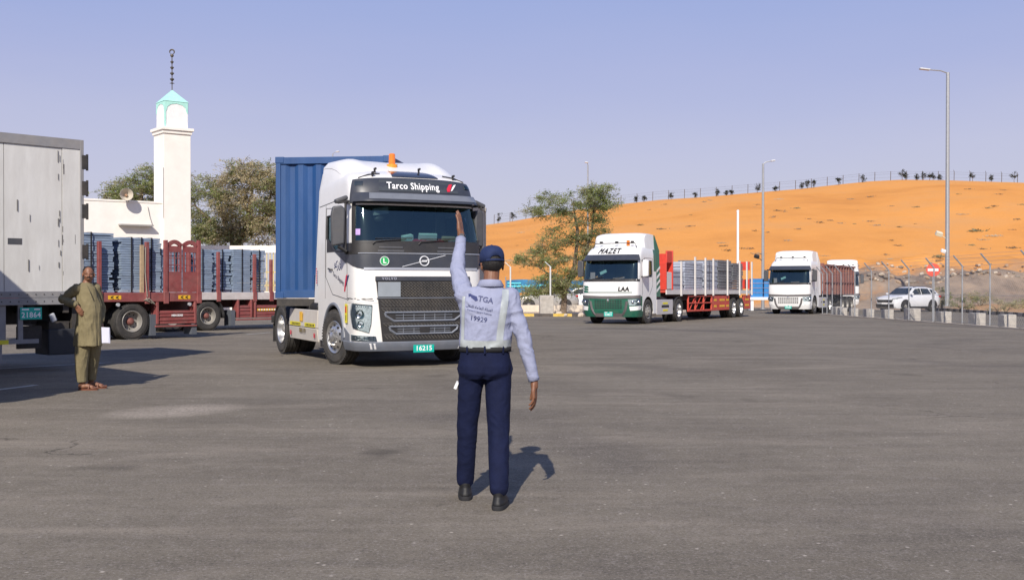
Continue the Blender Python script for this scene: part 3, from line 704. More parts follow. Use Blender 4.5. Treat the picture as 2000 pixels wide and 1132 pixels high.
# ================================================================ the smaller white tractors
def renault(parent, lower, fairing, name=None, number=None, grillemat=None, steps=True):
    lv = [(.34, 1.22, 1.17, .36, 3.2), (.5, 1.30, 1.225, .36, 3.2), (1.15, 1.34, 1.24, .38, 3.4), (1.75, 1.32, 1.24, .38, 3.4), (2.70, 1.06, 1.215, .38, 3.4), (2.95, .97, 1.20, .40, 3.2), (3.2, .70, 1.12, .5, 2.8), (3.34, .30, 1.0, .5, 2.6)]
    c = Cab(lv, -.95)
    ss = [0, .2, .4, .6, .8, .95, 1.08, 1.18, 1.26, 1.34, 1.44, 1.56, 1.7, 1.82, 2.15, 2.5, 2.75, 3.05, c.L]
    zs = [1.16, 1.35, 1.6, 1.85, 1.95, 2.1, 2.3, 2.5, 2.64, 2.75, 2.9, 3.0, 3.08, 3.15, 3.2, 3.26, 3.31, 3.34]
    def skip(s_, z): return (abs(s_) < 1.26 and 1.85 < z < 2.64) or (1.82 < abs(s_) < 2.75 and 1.95 < z < 2.64)
    c.shell('cab', WHITE2, parent, zs, ss, skip)
    c.shell('front_lower_body', lower, parent, [.5, .7, .9, 1.157], ss, top=False, xr=.62)
    for sg in (1, -1):
        rad = .60; pts = [(-.95, .42), (-.58, .42)]+[(rad*math.cos(math.pi*(1-k/12)), .54+rad*math.sin(math.pi*(1-k/12))) for k in range(13)]+[(.64, .54), (.64, 1.175), (-.95, 1.175)]
        m = MB(); m.prism(pts, 0, -.03, lambda a, b, t: Vector((a, sg*(1.243+t), b))); m.build('front_fender', WHITE2, parent)
        l = MB(); N = 12; q = lambda a, y: Vector((rad*math.cos(a), y, .54+rad*math.sin(a)))
        for i in range(N): l.add([q(math.pi*i/N, sg*1.23), q(math.pi*(i+1)/N, sg*1.23), q(math.pi*(i+1)/N, sg*.7), q(math.pi*i/N, sg*.7)], [(0, 1, 2, 3)])
        l.build('wheel_housing', BLACK, parent)
        sw = [(1.83, 1.98), (2.25, 1.96), (2.74, 2.05), (2.72, 2.62), (2.0, 2.62), (1.83, 2.45)]
        c.ppatch('side_window', GLASS, parent, [(a*sg, b) for a, b in sw], off=-.006, thick=.004)
        f = MB(); c.line('', None, None, [(a*sg, b) for a, b in sw+[sw[0]]], mb=f, wdt=.05, off=.0); c.line('', None, None, [(a*sg, b) for a, b in [(1.72, 1.2), (1.72, 2.0), (1.85, 2.74), (2.85, 2.74), (2.85, 1.6), (2.5, 1.2)]], mb=f, wdt=.014, off=.001); f.build('window_frame', BLACK, parent)
        mm = MB(); mm.T = Matrix.Translation((.86, sg*1.46, 0)); mm.prism([(-.12, 1.95), (.12, 1.97), (.13, 2.62), (-.1, 2.66), (-.14, 2.5)], -.1, .05, lambda a, b, t: Vector((t, a, b)))
        o = mm.build('mirror', WHITE2 if fairing is not None and sg > 0 else DGREY2, parent, bevel=.03)
        gs = MB(); gs.T = mm.T; gs.box(-.106, -.1, -.1, .1, 2.02, 2.58); gs.build('mirror_glass', CHROME, o)
        ar = MB(); ar.tube([c.P(sg*1.6, 2.62, 0), (.86, sg*1.4, 2.66)], .03, 6); ar.tube([c.P(sg*1.6, 1.95, 0), (.86, sg*1.4, 2.0)], .03, 6); ar.build('mirror_arm', BLACK, o)
        hl = [(.84*sg, 1.03), (1.44*sg, 1.06), (1.52*sg, .96), (1.44*sg, .80), (.90*sg, .77)]
        o = c.ppatch('headlight', mat('lamp_bowl', (.72, .74, .76), .35), parent, hl, off=.008, thick=.02); rf = MB()
        for a in (1.04, 1.28): rf.ball(c.P(a*sg, .92, .01), .07, 10, 6)
        rf.build('reflector', CHROME, o); c.ppatch('lens', LENS, o, hl, off=.03, thick=.02)
        c.ppatch('lamp_blade', WHITE2, parent, [(.90*sg, .73), (1.50*sg, .77), (1.62*sg, .72), (1.5*sg, .60), (.94*sg, .56)], off=.012, thick=.02)
    c.patch('windscreen', GLASS, parent, 1.85, 2.64, -1.26, 1.26, off=-.004, thick=.005, ns=20, nz=5, skirt=False)
    c.patch('windscreen_cowl', BLACK, parent, 1.76, 1.86, -1.42, 1.42, off=.008, thick=.03, ns=20, nz=1)
    w = MB()
    for a in (-.8, .1): w.tube([c.P(a, 1.84, .03), c.P(a+.55, 1.95, .03)], .012, 5)
    w.build('wiper', BLACK, parent)
    # visor
    v = MB(); n = 18; rr = []
    for k in range(n+1):
        sx = lerp(-1.3, 1.3, k/n); e = 1-.5*sm(.8, 1, abs(sx)/1.3); rr.append([c.P(sx, 2.88, .0), c.P(sx, 2.86, .10*e), c.P(sx, 2.64, .26*e), c.P(sx, 2.62, .24*e), c.P(sx, 2.66, .0)])
    for a, b in zip(rr, rr[1:]): v.add(a+b, [(0, 1, 6, 5), (1, 2, 7, 6), (2, 3, 8, 7), (3, 4, 9, 8), (4, 0, 5, 9)])
    v.add(rr[0], [(0, 1, 2, 3, 4)]); v.add(rr[-1], [(0, 1, 2, 3, 4)]); v.build('sun_visor', DGREY, parent)
    # grey band, grille
    c.patch('front_band', MATS.get('taupe_plastic') or mat('taupe_plastic', (.13, .12, .12), .5), parent, lambda u: 1.04+.04*abs(u-.5)*2, lambda u: 1.20-.05*(1-abs(u-.5)*2), -1.5, 1.5, off=.02, thick=.04, ns=24, nz=2)
    gm = grillemat or lower
    gb = MB(); c.patch('', None, None, .62, 1.04, lambda t: -.62-.06*t, lambda t: .62+.06*t, off=.012, thick=.03, mb=gb, ns=10, nz=3); gr = gb.build('grille', gm, parent)
    ms = MB()
    for i in range(5):
        z = .67+.075*i
        for a in [-.55+.11*k for k in range(11)]:
            c.ppatch('', None, None, [(a-.045, z-.02), (a+.04, z-.02), (a+.05, z+.022), (a-.035, z+.022)], off=.018, thick=.004, mb=ms)
    ms.build('grille_slots', BLACK, gr)
    st = MB()
    for sg in (1, -1): c.line('', None, None, [(.80*sg, .95), (.74*sg, .62), (.62*sg, .38)], mb=st, wdt=.12, off=.0, sub=3)
    st.build('grille_side_bars', MATS['taupe_plastic'], parent)
    bd = MB(); p = c.P(0, .98, .02); bd.add([p+Vector((.0, 0, .08)), p+Vector((0, .05, 0)), p+Vector((0, 0, -.08)), p+Vector((0, -.05, 0)), p+Vector((.03, 0, 0))], [(0, 1, 4), (1, 2, 4), (2, 3, 4), (3, 0, 4), (0, 1, 2, 3)]); bd.build('front_badge', CHROME, gr)
    c.patch('bumper', lower, parent, .30, .55, -1.75, 1.75, off=.015, thick=.06, ns=26, nz=2)
    c.patch('bumper_centre', MATS['taupe_plastic'], parent, .30, .45, -.62, .62, off=.022, thick=.05, ns=8, nz=1)
    plate(parent, c.P(0, .42, .036), (1, 0, 0), '52831' if name else '37046', .40, .2)
    # roof: deflector, bar with horns, beacon
    d = MB(); nx, ny = 10, 12; W = ny+1
    def dh(u, y): ay = abs(y)/1.1; return Vector((lerp(.30-.12*ay**3, -.93, u**1.5), y, 3.22+.60*(1-(1-u)**6)*(1-.12*ay**6)))
    top = [dh(i/nx, lerp(-1.1, 1.1, k/ny)) for i in range(nx+1) for k in range(ny+1)]; bot = [Vector((p.x, p.y*1.05, 3.05)) for p in top]
    fs = [(i*W+k, i*W+k+1, (i+1)*W+k+1, (i+1)*W+k) for i in range(nx) for k in range(ny)]; n0 = len(top)
    for k in range(ny): fs += [(k, n0+k, n0+k+1, k+1), (nx*W+k, nx*W+k+1, n0+nx*W+k+1, n0+nx*W+k)]
    for i in range(nx): fs += [(i*W, (i+1)*W, n0+(i+1)*W, n0+i*W), (i*W+ny, n0+i*W+ny, n0+(i+1)*W+ny, (i+1)*W+ny)]
    d.add(top+bot, fs); d.build('roof_deflector', WHITE2, parent, angle=50)
    hb = MB(); hb.tube([(.62, -1.0, 3.12), (.60, -.9, 3.36), (.60, .9, 3.36), (.62, 1.0, 3.12)], .018, 6)
    for y in (-.6, .1, .8): hb.box(.58, .72, y-.05, y+.05, 3.36, 3.44)
    hb.build('roof_bar', BLACK, parent)
    if name:
        b = MB(); b.cyl((.5, .55, 3.2), (.5, .55, 3.48), .075, .07, n=14); b.build('beacon', AMBER, parent)
        c.text('name_lettering', name, .31, PRINTK, parent, -.14, 3.02, off=.014, heavy=.016, shear=.22, width=1.22)
    if number:
        c.text('number_lettering', number, .24, PRINTK, parent, .66, 1.44, off=.010, heavy=.014, shear=.15, width=1.08)
        e = MB(); c.line('', None, None, [(-1.12, 1.31), (1.02, 1.31)], mb=e, wdt=.03, off=.006, sub=14)
        for k in range(3): c.ppatch('', None, None, [(-1.18, 1.60-.10*k), (-.9, 1.57-.10*k), (-.86, 1.50-.10*k), (-1.05, 1.50-.10*k)], off=.008, thick=.002, mb=e)
        e.build('green_stripes', fairing, parent)
    for sg in (1, -1):
        f = MB(); f.prism([(-.952, 1.12), (-1.45, 1.12), (-1.30, 3.1), (-1.0, 3.72), (-.952, 3.74)], 0, -.03, lambda a, b, t: Vector((a, sg*(1.235+t-(.0 if b < 3.2 else .10)), b))); f.build('side_fairing', fairing or WHITE2, parent)
        if fairing:
            e = MB()
            for k in range(4): e.prism([(-.99, 1.3+.28*k), (-1.40, 1.5+.28*k), (-1.38, 1.6+.28*k), (-.99, 1.42+.28*k)], 0, .004, lambda a, b, t: Vector((a, sg*(1.238+t), b)))
            e.build('fairing_stripes', WHITE2, parent)
            c.patch('green_side_panel', fairing, parent, 2.2, lambda u: 3.12, lambda t: 2.98*sg, lambda t: 3.37*sg, off=.006, thick=.01, ns=4, nz=6)
        sk = MB(); sk.box(-3.0, -1.05, min(sg*1.19, sg*1.23), max(sg*1.19, sg*1.23), .36, 1.0); o = sk.build('side_skirt', mat('skirt_grey_paint', (.52, .51, .52), .4, var=.06, dust=.25), parent, bevel=.01)
        s2 = MB(); y = sg*1.236
        s2.box(-2.5, -1.6, min(y, y+.004*sg), max(y, y+.004*sg), .66, .76, 1)
        for z in (.50, .80): s2.box(-2.35, -1.75, min(y, y+.004*sg), max(y, y+.004*sg), z, z+.08, 0)
        s2.build('skirt_stickers', [YELLOW, PRINTK], o)
        tk = MB(); tk.cyl((-2.8, sg*.85, .95), (-1.2, sg*.85, .95), .2, n=14); tk.build('air_tank', BLACK, parent)
        mg = MB(); P = [(-3.8+.60*math.cos(math.pi*(.04+.92*k/10)), .52+.60*math.sin(math.pi*(.04+.92*k/10))) for k in range(11)]
        for a, b_ in zip(P, P[1:]): mg.add([(a[0], sg*1.22, a[1]), (b_[0], sg*1.22, b_[1]), (b_[0], sg*.62, b_[1]), (a[0], sg*.62, a[1])], [(0, 1, 2, 3)])
        o = mg.build('mudguard', BLACK, parent); so_ = o.modifiers.new('s', 'SOLIDIFY'); so_.thickness = .02
    ch = MB()
    for sg in (1, -1): ch.box(-4.75, .9, sg*.42-.04, sg*.42+.04, .72, .98)
    ch.cyl((0, -1, .51), (0, 1, .51), .07); ch.cyl((-3.8, -1, .51), (-3.8, 1, .51), .09); ch.box(-.9, .9, -.5, .5, .5, 1.1); ch.box(-4.7, -4.6, -.45, .45, .7, .95)
    ch.lathe([(0, 1.14), (.48, 1.14), (.5, 1.06), (0, 1.02)], Matrix.Translation((-3.25, 0, 0)), 20); ch.build('chassis_frame', CHASSIS, parent)
    i = MB(); i.box(-.93, 1.05, -1.15, 1.15, 1.6, 1.65, 0); i.box(.5, 1.0, -1.13, 1.13, 1.65, 1.84, 0); i.box(-.9, -.86, -1.15, 1.15, 1.65, 3.0, 1); inn = i.build('cab_interior', [mat('dash_grey', (.05, .055, .06)), mat('interior_fabric', (.20, .22, .23))], parent)
    for y in (-.62, .62): s2 = MB(); s2.box(-.35, .2, y-.25, y+.25, 1.65, 1.8); s2.box(-.42, -.28, y-.25, y+.25, 1.75, 2.55); s2.build('seat', mat('seat_fabric', (.04, .05, .07)), inn, bevel=.04)
    pp = MB(); pp.obox((.85, -.9, 2.0), (.1, .2, .3), (0, 0, .3), 0); pp.obox((.9, -.4, 2.15), (.05, .3, .12), (.4, 0, 0), 1); pp.obox((.9, .3, 1.9), (.08, .5, .06), (.1, 0, 0), 0); pp.build('dashboard_papers', [mat('pink_paper', (.6, .35, .35)), mat('pale_paper', (.55, .7, .68))], inn)
    for y in (-1.235, 1.235): add_wheel(parent, 0, y, 'front', rimmat=STEELRIM, hubmat=STEELRIM)
    for y in (-1.235, 1.235): add_wheel(parent, -3.8, y, 'rear', dual=True, rimmat=ALU, hubmat=STEELRIM)
    return c

# ================================================================ containers, trailers
def corrugated(mb, p0, p1, z0, z1, depth=.036, pitch=.278, out=None, mi=0):
    """corrugated steel wall between two ground points"""
    p0 = Vector(p0); p1 = Vector(p1); L = (p1-p0).length; d = (p1-p0)/L; n = Vector((d.y, -d.x, 0)) if out is None else Vector(out)
    xs = []; k = max(1, round(L/pitch)); q = L/k
    for i in range(k): xs += [(i*q+q*.0, 0), (i*q+q*.27, 0), (i*q+q*.5, -depth), (i*q+q*.77, -depth)]
    xs.append((L, 0)); vs = []
    for (a, o_) in xs: pt = p0+d*a+n*o_; vs += [(pt.x, pt.y, z0), (pt.x, pt.y, z1)]
    mb.add(vs, [(2*i, 2*i+2, 2*i+3, 2*i+1) for i in range(len(xs)-1)], mi)
def container(name, label, L, m, parent_loc, fwd, z0=1.22, H=2.9, Wd=2.44, dz=0):
    """origin: front centre; extends along -X"""
    e = place(name, label, 'shipping container', parent_loc[0], parent_loc[1], fwd); zb, zt = z0, z0+H; h = Wd/2
    f = MB()
    for y in (-h+.05, h-.05):
        f.box(-L, 0, y-.05, y+.05, zb, zb+.15); f.box(-L, 0, y-.04, y+.04, zt-.10, zt)
        for x in (-.06, -L+.06): f.box(x-.06, x+.06, y-.05, y+.05, zb+.15, zt-.10)
    for x in (-.05, -L+.05): f.box(x-.05, x+.05, -h+.1, h-.1, zb, zb+.16); f.box(x-.05, x+.05, -h+.1, h-.1, zt-.14, zt)
    for x in (-.09, -L+.09):
        for y in (-h+.08, h-.08):
            for z in (zb+.055, zt-.055): f.box(x-.10, x+.10, y-.09, y+.09, z-.065, z+.065)
    f.build('container_frame', m, e, bevel=.008)
    a = MB(); corrugated(a, (-.03, -h+.1, 0), (-.03, h-.1, 0), zb+.16, zt-.14, out=(1, 0, 0), depth=.045, pitch=.36); a.build('end_wall', m, e, smooth=False)
    for sg in (1, -1): a = MB(); corrugated(a, (-.12, sg*(h-.03), 0), (-L+.12, sg*(h-.03), 0), zb+.15, zt-.10, out=(0, sg, 0)); a.build('side_wall', m, e, smooth=False)
    a = MB(); corrugated(a, (-L+.03, -h+.1, 0), (-L+.03, h-.1, 0), zb+.16, zt-.14, out=(-1, 0, 0)); a.box(-L+.04, -.04, -h+.05, h-.05, zb+.02, zb+.12); a.box(-L+.04, -.04, -h+.05, h-.05, zt-.06, zt-.02); a.build('rear_wall', m, e, smooth=False)
    g = MB(); y0 = -h+.42
    for (a0, a1) in ((-.40, .14), (.14, .60)): g.beam((.004, a0, zb+.48), (.004, a1, zb+.48), .012, .012); 
    for yy in (-.40, .14, .60): g.beam((.004, yy, zb+.02), (.004, yy, zb+.48), .012, .012)
    g.build('bottom_outline', m, e)
    return e
def skel_trailer(label, loc, fwd, L=12.4, m=None, axles=(9.0, 10.3, 11.6), group=None):
    e = place('container_trailer', label, 'trailer', loc[0], loc[1], fwd)
    f = MB()
    for y in (-.45, .45): f.box(-L, 0, y-.06, y+.06, .98, 1.18)
    for x in (-.1, -3, -6, -8.4, -L+.1): f.box(x-.08, x+.08, -1.2, 1.2, 1.05, 1.20)
    f.build('chassis_frame', m or CHASSIS, e)
    l = MB()
    for y in (-.7, .7): l.box(-2.6, -2.48, y-.06, y+.06, .25, 1.05); l.box(-2.66, -2.42, y-.12, y+.12, .22, .26)
    l.build('landing_leg', CHASSIS, e)
    for x in axles:
        for y in (-1.22, 1.22): add_wheel(e, -x, y, 'rear', dual=True, rimmat=STEELRIM, hubmat=STEELRIM)
    return e

REDPAINT = mat('faded_maroon_paint', (.25, .05, .05), .6, var=.3, scale=5, dust=.4, dcol=(.33, .21, .18), bump=.2, bscale=14)
BLUESTEEL = mat('blue_steel_sheet', (.235, .305, .41), .5, metal=.05, var=.4, scale=3, dust=.5, dcol=(.36, .42, .50), stretch=(1, 1, 9), world=True)
GREYSTEEL = mat('grey_steel_sheet', (.42, .46, .54), .45, metal=.15, var=.3, scale=3, dust=.3, dcol=(.5, .52, .56), stretch=(1, 1, 9), world=True)
WOOD = mat('pale_timber', (.42, .30, .18), .8, var=.2, scale=10)
STRAP = mat('black_strap', (.015, .015, .018), .7)
def stack(label, parent_e, x0, x1, y0, y1, z0, z1, m, group, straps=2, th=.075, seed=1, ragged=.03, gap=.35, name='steel_panel_stack'):
    """flat steel panels piled on a bed; local coordinates of a vehicle; the stack is a thing of its own"""
    rnd = random.Random(seed); M = parent_e.matrix_basis
    cx, cy = (x0+x1)/2, (y0+y1)/2
    e = empty(name, label, 'steel panels', (0, 0, 0), 0, group); e.matrix_basis = M @ Matrix.Translation((cx, cy, z0))
    n = int((z1-z0)/th); hx, hy = (x1-x0)/2, (y1-y0)/2
    for i in range(n):
        z = i*th; dx = rnd.uniform(-ragged, ragged)*(2.2 if rnd.random() < .15 else 1); dy = rnd.uniform(-ragged, ragged)*.6; q = rnd.uniform(-.01, .01)
        key = ('panel', round(hx, 2), round(hy, 2), round(th, 3), m.name)
        if key not in WCACHE:
            b = MB(); b.box(-hx, hx, -hy, hy, 0, th*.2)
            for yy in (-hy, hy): b.box(-hx, hx, yy-.012*(1 if yy > 0 else -1)*1-.012, yy-.012*(1 if yy > 0 else -1)+.012, th*.2, th*.86)
            for xx in (-hx, hx): b.box(xx-.012*(1 if xx > 0 else -1)-.012, xx-.012*(1 if xx > 0 else -1)+.012, -hy+.025, hy-.025, th*.2, th*.86)
            WCACHE[key] = b.mesh('panel', m, smooth=False)
        p = link('panel', WCACHE[key], e, (dx, dy, z), (0, 0, q))
    s_ = MB(); H = n*th
    for k in range(straps):
        x = lerp(-hx, hx, (k+1)/(straps+1)); t = ragged+.012
        s_.box(x-.022, x+.022, -hy-t, -hy-t+.006, 0, H); s_.box(x-.022, x+.022, hy+t-.006, hy+t, 0, H); s_.box(x-.022, x+.022, -hy-t, hy+t, H, H+.006)
    if straps: s_.build('strap', STRAP, e)
    return e

def SUV(parent, paint, plate_txt=None):
    """origin between the front wheels on the ground, +X forward"""
    wb = 2.69; xf, xr_ = .93, -3.67
    # body stations: (x, z_bottom, z_belt, half width)
    T = [(.93, .34, .70, .62), (.86, .24, .84, .80), (.60, .22, .98, .90), (.1, .22, 1.06, .925), (-.45, .22, 1.10, .93), (-1.5, .22, 1.12, .935), (-2.6, .24, 1.13, .93), (-3.2, .28, 1.14, .90), (-3.55, .34, 1.12, .84), (-3.67, .42, 1.02, .74)]
    def ring(x, zb, zt, hw): 
        pts = [(-hw*.92, zb), (-hw, zb+.16), (-hw*1.0, lerp(zb, zt, .55)), (-hw*.985, lerp(zb, zt, .85)), (-hw*.92, zt), (-hw*.6, zt+.035), (0, zt+.05)]
        return [Vector((x, y, z)) for y, z in pts]+[Vector((x, -y, z)) for y, z in reversed(pts[:-1])]
    mb = MB(); rr = [ring(*t) for t in T]; n = len(rr[0])
    for a in rr: mb.v += [tuple(p) for p in a]
    for i in range(len(rr)-1):
        for k in range(n): mb.f.append([i*n+k, i*n+(k+1) % n, (i+1)*n+(k+1) % n, (i+1)*n+k]); mb.mi.append(0)
    mb.f.append(list(range(n))); mb.mi.append(0); mb.f.append([(len(rr)-1)*n+k for k in range(n)]); mb.mi.append(0)
    o = mb.build('body', paint, parent, angle=60)
    # greenhouse
    G = [(-.32, 1.10, .80, 1.12), (-1.05, 1.14, .70, 1.60), (-1.5, 1.14, .665, 1.665), (-2.4, 1.15, .665, 1.66), (-3.05, 1.15, .66, 1.58), (-3.5, 1.12, .72, 1.18)]
    g = MB()
    for x, zb, ht, zt in G: g.v += [(x, -.86 if zb > 1.0 else -.8, zb-.03), (x, -ht-.02, zt-.06), (x, -ht*.75, zt), (x, ht*.75, zt), (x, ht+.02, zt-.06), (x, .86, zb-.03)]
    for i in range(len(G)-1):
        for k in range(5): g.f.append([i*6+k, i*6+k+1, (i+1)*6+k+1, (i+1)*6+k]); g.mi.append(0)
    g.f.append([0, 1, 2, 3, 4, 5]); g.mi.append(0); g.f.append([30+k for k in range(6)]); g.mi.append(0)
    roof = g.build('roof', paint, parent, angle=50)
    wn = mat('dark_car_glass', (.015, .022, .026), .06, var=.02, spec=.9)
    w = MB(); w.add([(-.38, -.76, 1.155), (-1.0, -.66, 1.575), (-1.0, .66, 1.575), (-.38, .76, 1.155)], [(0, 1, 2, 3)]); w.T = None
    for i in range(len(w.v)): w.v[i] = (w.v[i][0]+.02, w.v[i][1], w.v[i][2]+.012)
    w.build('windscreen', wn, parent, smooth=False)
    for sg in (1, -1):
        for poly in ([(-.62, 1.16), (-1.12, 1.52), (-1.62, 1.56), (-1.62, 1.17)], [(-1.70, 1.17), (-1.70, 1.56), (-2.42, 1.54), (-2.62, 1.18)], [(-2.72, 1.19), (-2.58, 1.50), (-2.95, 1.44), (-3.15, 1.22)]):
            q = MB(); q.prism(poly, 0, .01, lambda a, b, t: Vector((a, sg*(lerp(.872, .70, (b-1.12)/.48)+t+.004), b))); q.build('side_window', wn, parent, smooth=False)
        q = MB()
        for xx in (0, -wb):
            N = 10
            for i in range(N):
                a0, a1 = math.pi*i/N, math.pi*(i+1)/N; f = lambda a, r_, y: Vector((xx+r_*math.cos(a), sg*y, .36+r_*math.sin(a)))
                q.add([f(a0, .39, .945), f(a1, .39, .945), f(a1, .47, .945), f(a0, .47, .945), f(a0, .39, .7), f(a1, .39, .7), f(a1, .47, .90), f(a0, .47, .90)], [(0, 1, 2, 3), (0, 1, 5, 4), (3, 2, 6, 7)])
            q.add([f(math.pi*i/N, .39, .937) for i in range(N+1)]+[Vector((xx-.39, sg*.937, .2)), Vector((xx+.39, sg*.937, .2))], [tuple(range(N+3))])
        q.box(-wb+.42, -.42, min(sg*.90, sg*.945), max(sg*.90, sg*.945), .20, .36); q.build('wheel_arch', BLACK, parent)
        m_ = MB(); m_.box(-.62, -.42, min(sg*.95, sg*1.10), max(sg*.95, sg*1.10), 1.12, 1.26); m_.build('door_mirror', paint, parent, bevel=.04)
        h = MB(); h.add([(.80, sg*.86, .86), (.93, sg*.60, .80), (.93, sg*.60, .90), (.70, sg*.87, .98), (.3, sg*.925, 1.0), (.35, sg*.93, .94)], [(0, 1, 2, 3), (0, 3, 4, 5)]); h.build('headlight', mat('car_lamp', (.35, .37, .38), .1, spec=.9), parent, smooth=False)
        t_ = MB(); t_.box(-3.66, -3.45, min(sg*.6, sg*.88), max(sg*.6, sg*.88), .96, 1.08); t_.build('tail_lamp', REDL, parent, bevel=.02)
        for xx in (0, -wb):
            tyre, rim, hub, bk = wheel_meshes('front', STEELRIM, STEELRIM, .36, .23)
            e = link('wheel', hub, parent, (xx, sg*.925, .36), (0, 0, 0 if sg > 0 else math.pi)); link('tyre', tyre, e); link('rim', rim, e)
    b = MB(); b.add([(.945, -.58, .62), (.945, .58, .62), (.93, .66, .80), (.93, -.66, .80)], [(0, 1, 2, 3)]); b.box(.86, .965, -.70, .70, .30, .52); b.build('grille', BLACK, parent)
    p = MB(); p.box(.966, .985, -.22, .22, .50, .62); p.build('number_plate', PRINTW, parent)
    rr2 = MB()
    for y in (-.62, .62): rr2.tube([(-1.1, y, 1.63), (-1.5, y, 1.71), (-2.6, y, 1.70), (-2.95, y, 1.62)], .02, 6)
    rr2.build('roof_rail', DGREY2, parent)
# ================================================================ ground, asphalt, dune
def X2x(X, d): return (X-1000)*d/2100.0
SKY = [(-1500, 545), (640, 548), (760, 525), (850, 478), (900, 455), (948, 437), (1000, 430), (1050, 421), (1130, 407), (1200, 398), (1290, 388), (1370, 383), (1440, 377), (1560, 367), (1640, 358), (1700, 352), (1760, 349), (1850, 350), (2000, 355), (2300, 372), (3000, 420), (4500, 500)]
CR = 200.0
def crest(x):
    X = 1000+2100*x/CR; return 1.53+(550-interp(SKY, X))*CR/2100
def H(x, y):
    z = gz(min(y, 140))-.03
    if y > 78:
        c = crest(x)
        X = 1000+2100*x/max(60, y)
        y0 = 92+6*noise.noise(Vector((x*.04, 3, 0)))
        if y < 230:
            t = max(0, min(1, (y-y0)/(CR-y0))); s_ = .55*t+.45*(1-(1-t)**2)
            if t > .93: s_ = s_*(1) 
            k = (c+.9)*s_
        else:
            k = (c+.9)*max(0, 1-(y-230)/160)
        if 200 < y <= 230: k = (c+.9)*(1-.02*((y-200)/30)**2)
        z += max(0, k)
        # dune relief
        am = sm(92, 130, y)*(1-sm(180, 199, y))*min(1, max(0, c)/6)
        z += am*(.55*noise.noise(Vector((x*.05, y*.03, 1)))+.22*noise.noise(Vector((x*.2, y*.12, 5))))
        # excavated grey bank on the right
        e = sm(23, 30, x)*sm(79, 86, y)*(1-sm(96, 112, y))
        z += e*(2.2+1.5*noise.noise(Vector((x*.12, y*.12, 7)))+.8*noise.noise(Vector((x*.45, y*.45, 9)))+.3*noise.noise(Vector((x*1.1, y*1.1, 9))))
        e2 = sm(79, 88, y)*(1-sm(100, 112, y))*(1-sm(21, 24, x))
        z += e2*.25*noise.noise(Vector((x*.3, y*.3, 4)))
    # raised verge on the far side of the side road
    if x > 27 and 45 < y < 82: z += .45*sm(28.2, 30.5, x-(y-57)*.14)*sm(45, 52, y)*(1+.3*noise.noise(Vector((x*.6, y*.6, 2))))
    if y > 1000: z = -1.0
    return z
xs = [-900, -500, -300, -200, -150, -120]+[-100+2.5*i for i in range(24)]+[-40+1.0*i for i in range(150)]+[112+3*i for i in range(24)]+[190, 230, 300, 420, 600, 900]
ys = [-300, -60, -10, 20, 40, 45, 50, 54, 58, 62, 66, 70, 74, 77]+[78+1.0*i for i in range(40)]+[118+2.0*i for i in range(34)]+[187+1.0*i for i in range(14)]+[202, 205, 210, 218, 230, 250, 290, 330, 360, 390, 500, 1100, 3000]
mb = MB()
for y in ys:
    for x in xs: mb.v.append((x, y, H(x, y)))
W_ = len(xs)
for j in range(len(ys)-1):
    for i in range(W_-1): mb.f.append([j*W_+i, j*W_+i+1, (j+1)*W_+i+1, (j+1)*W_+i]); mb.mi.append(0)

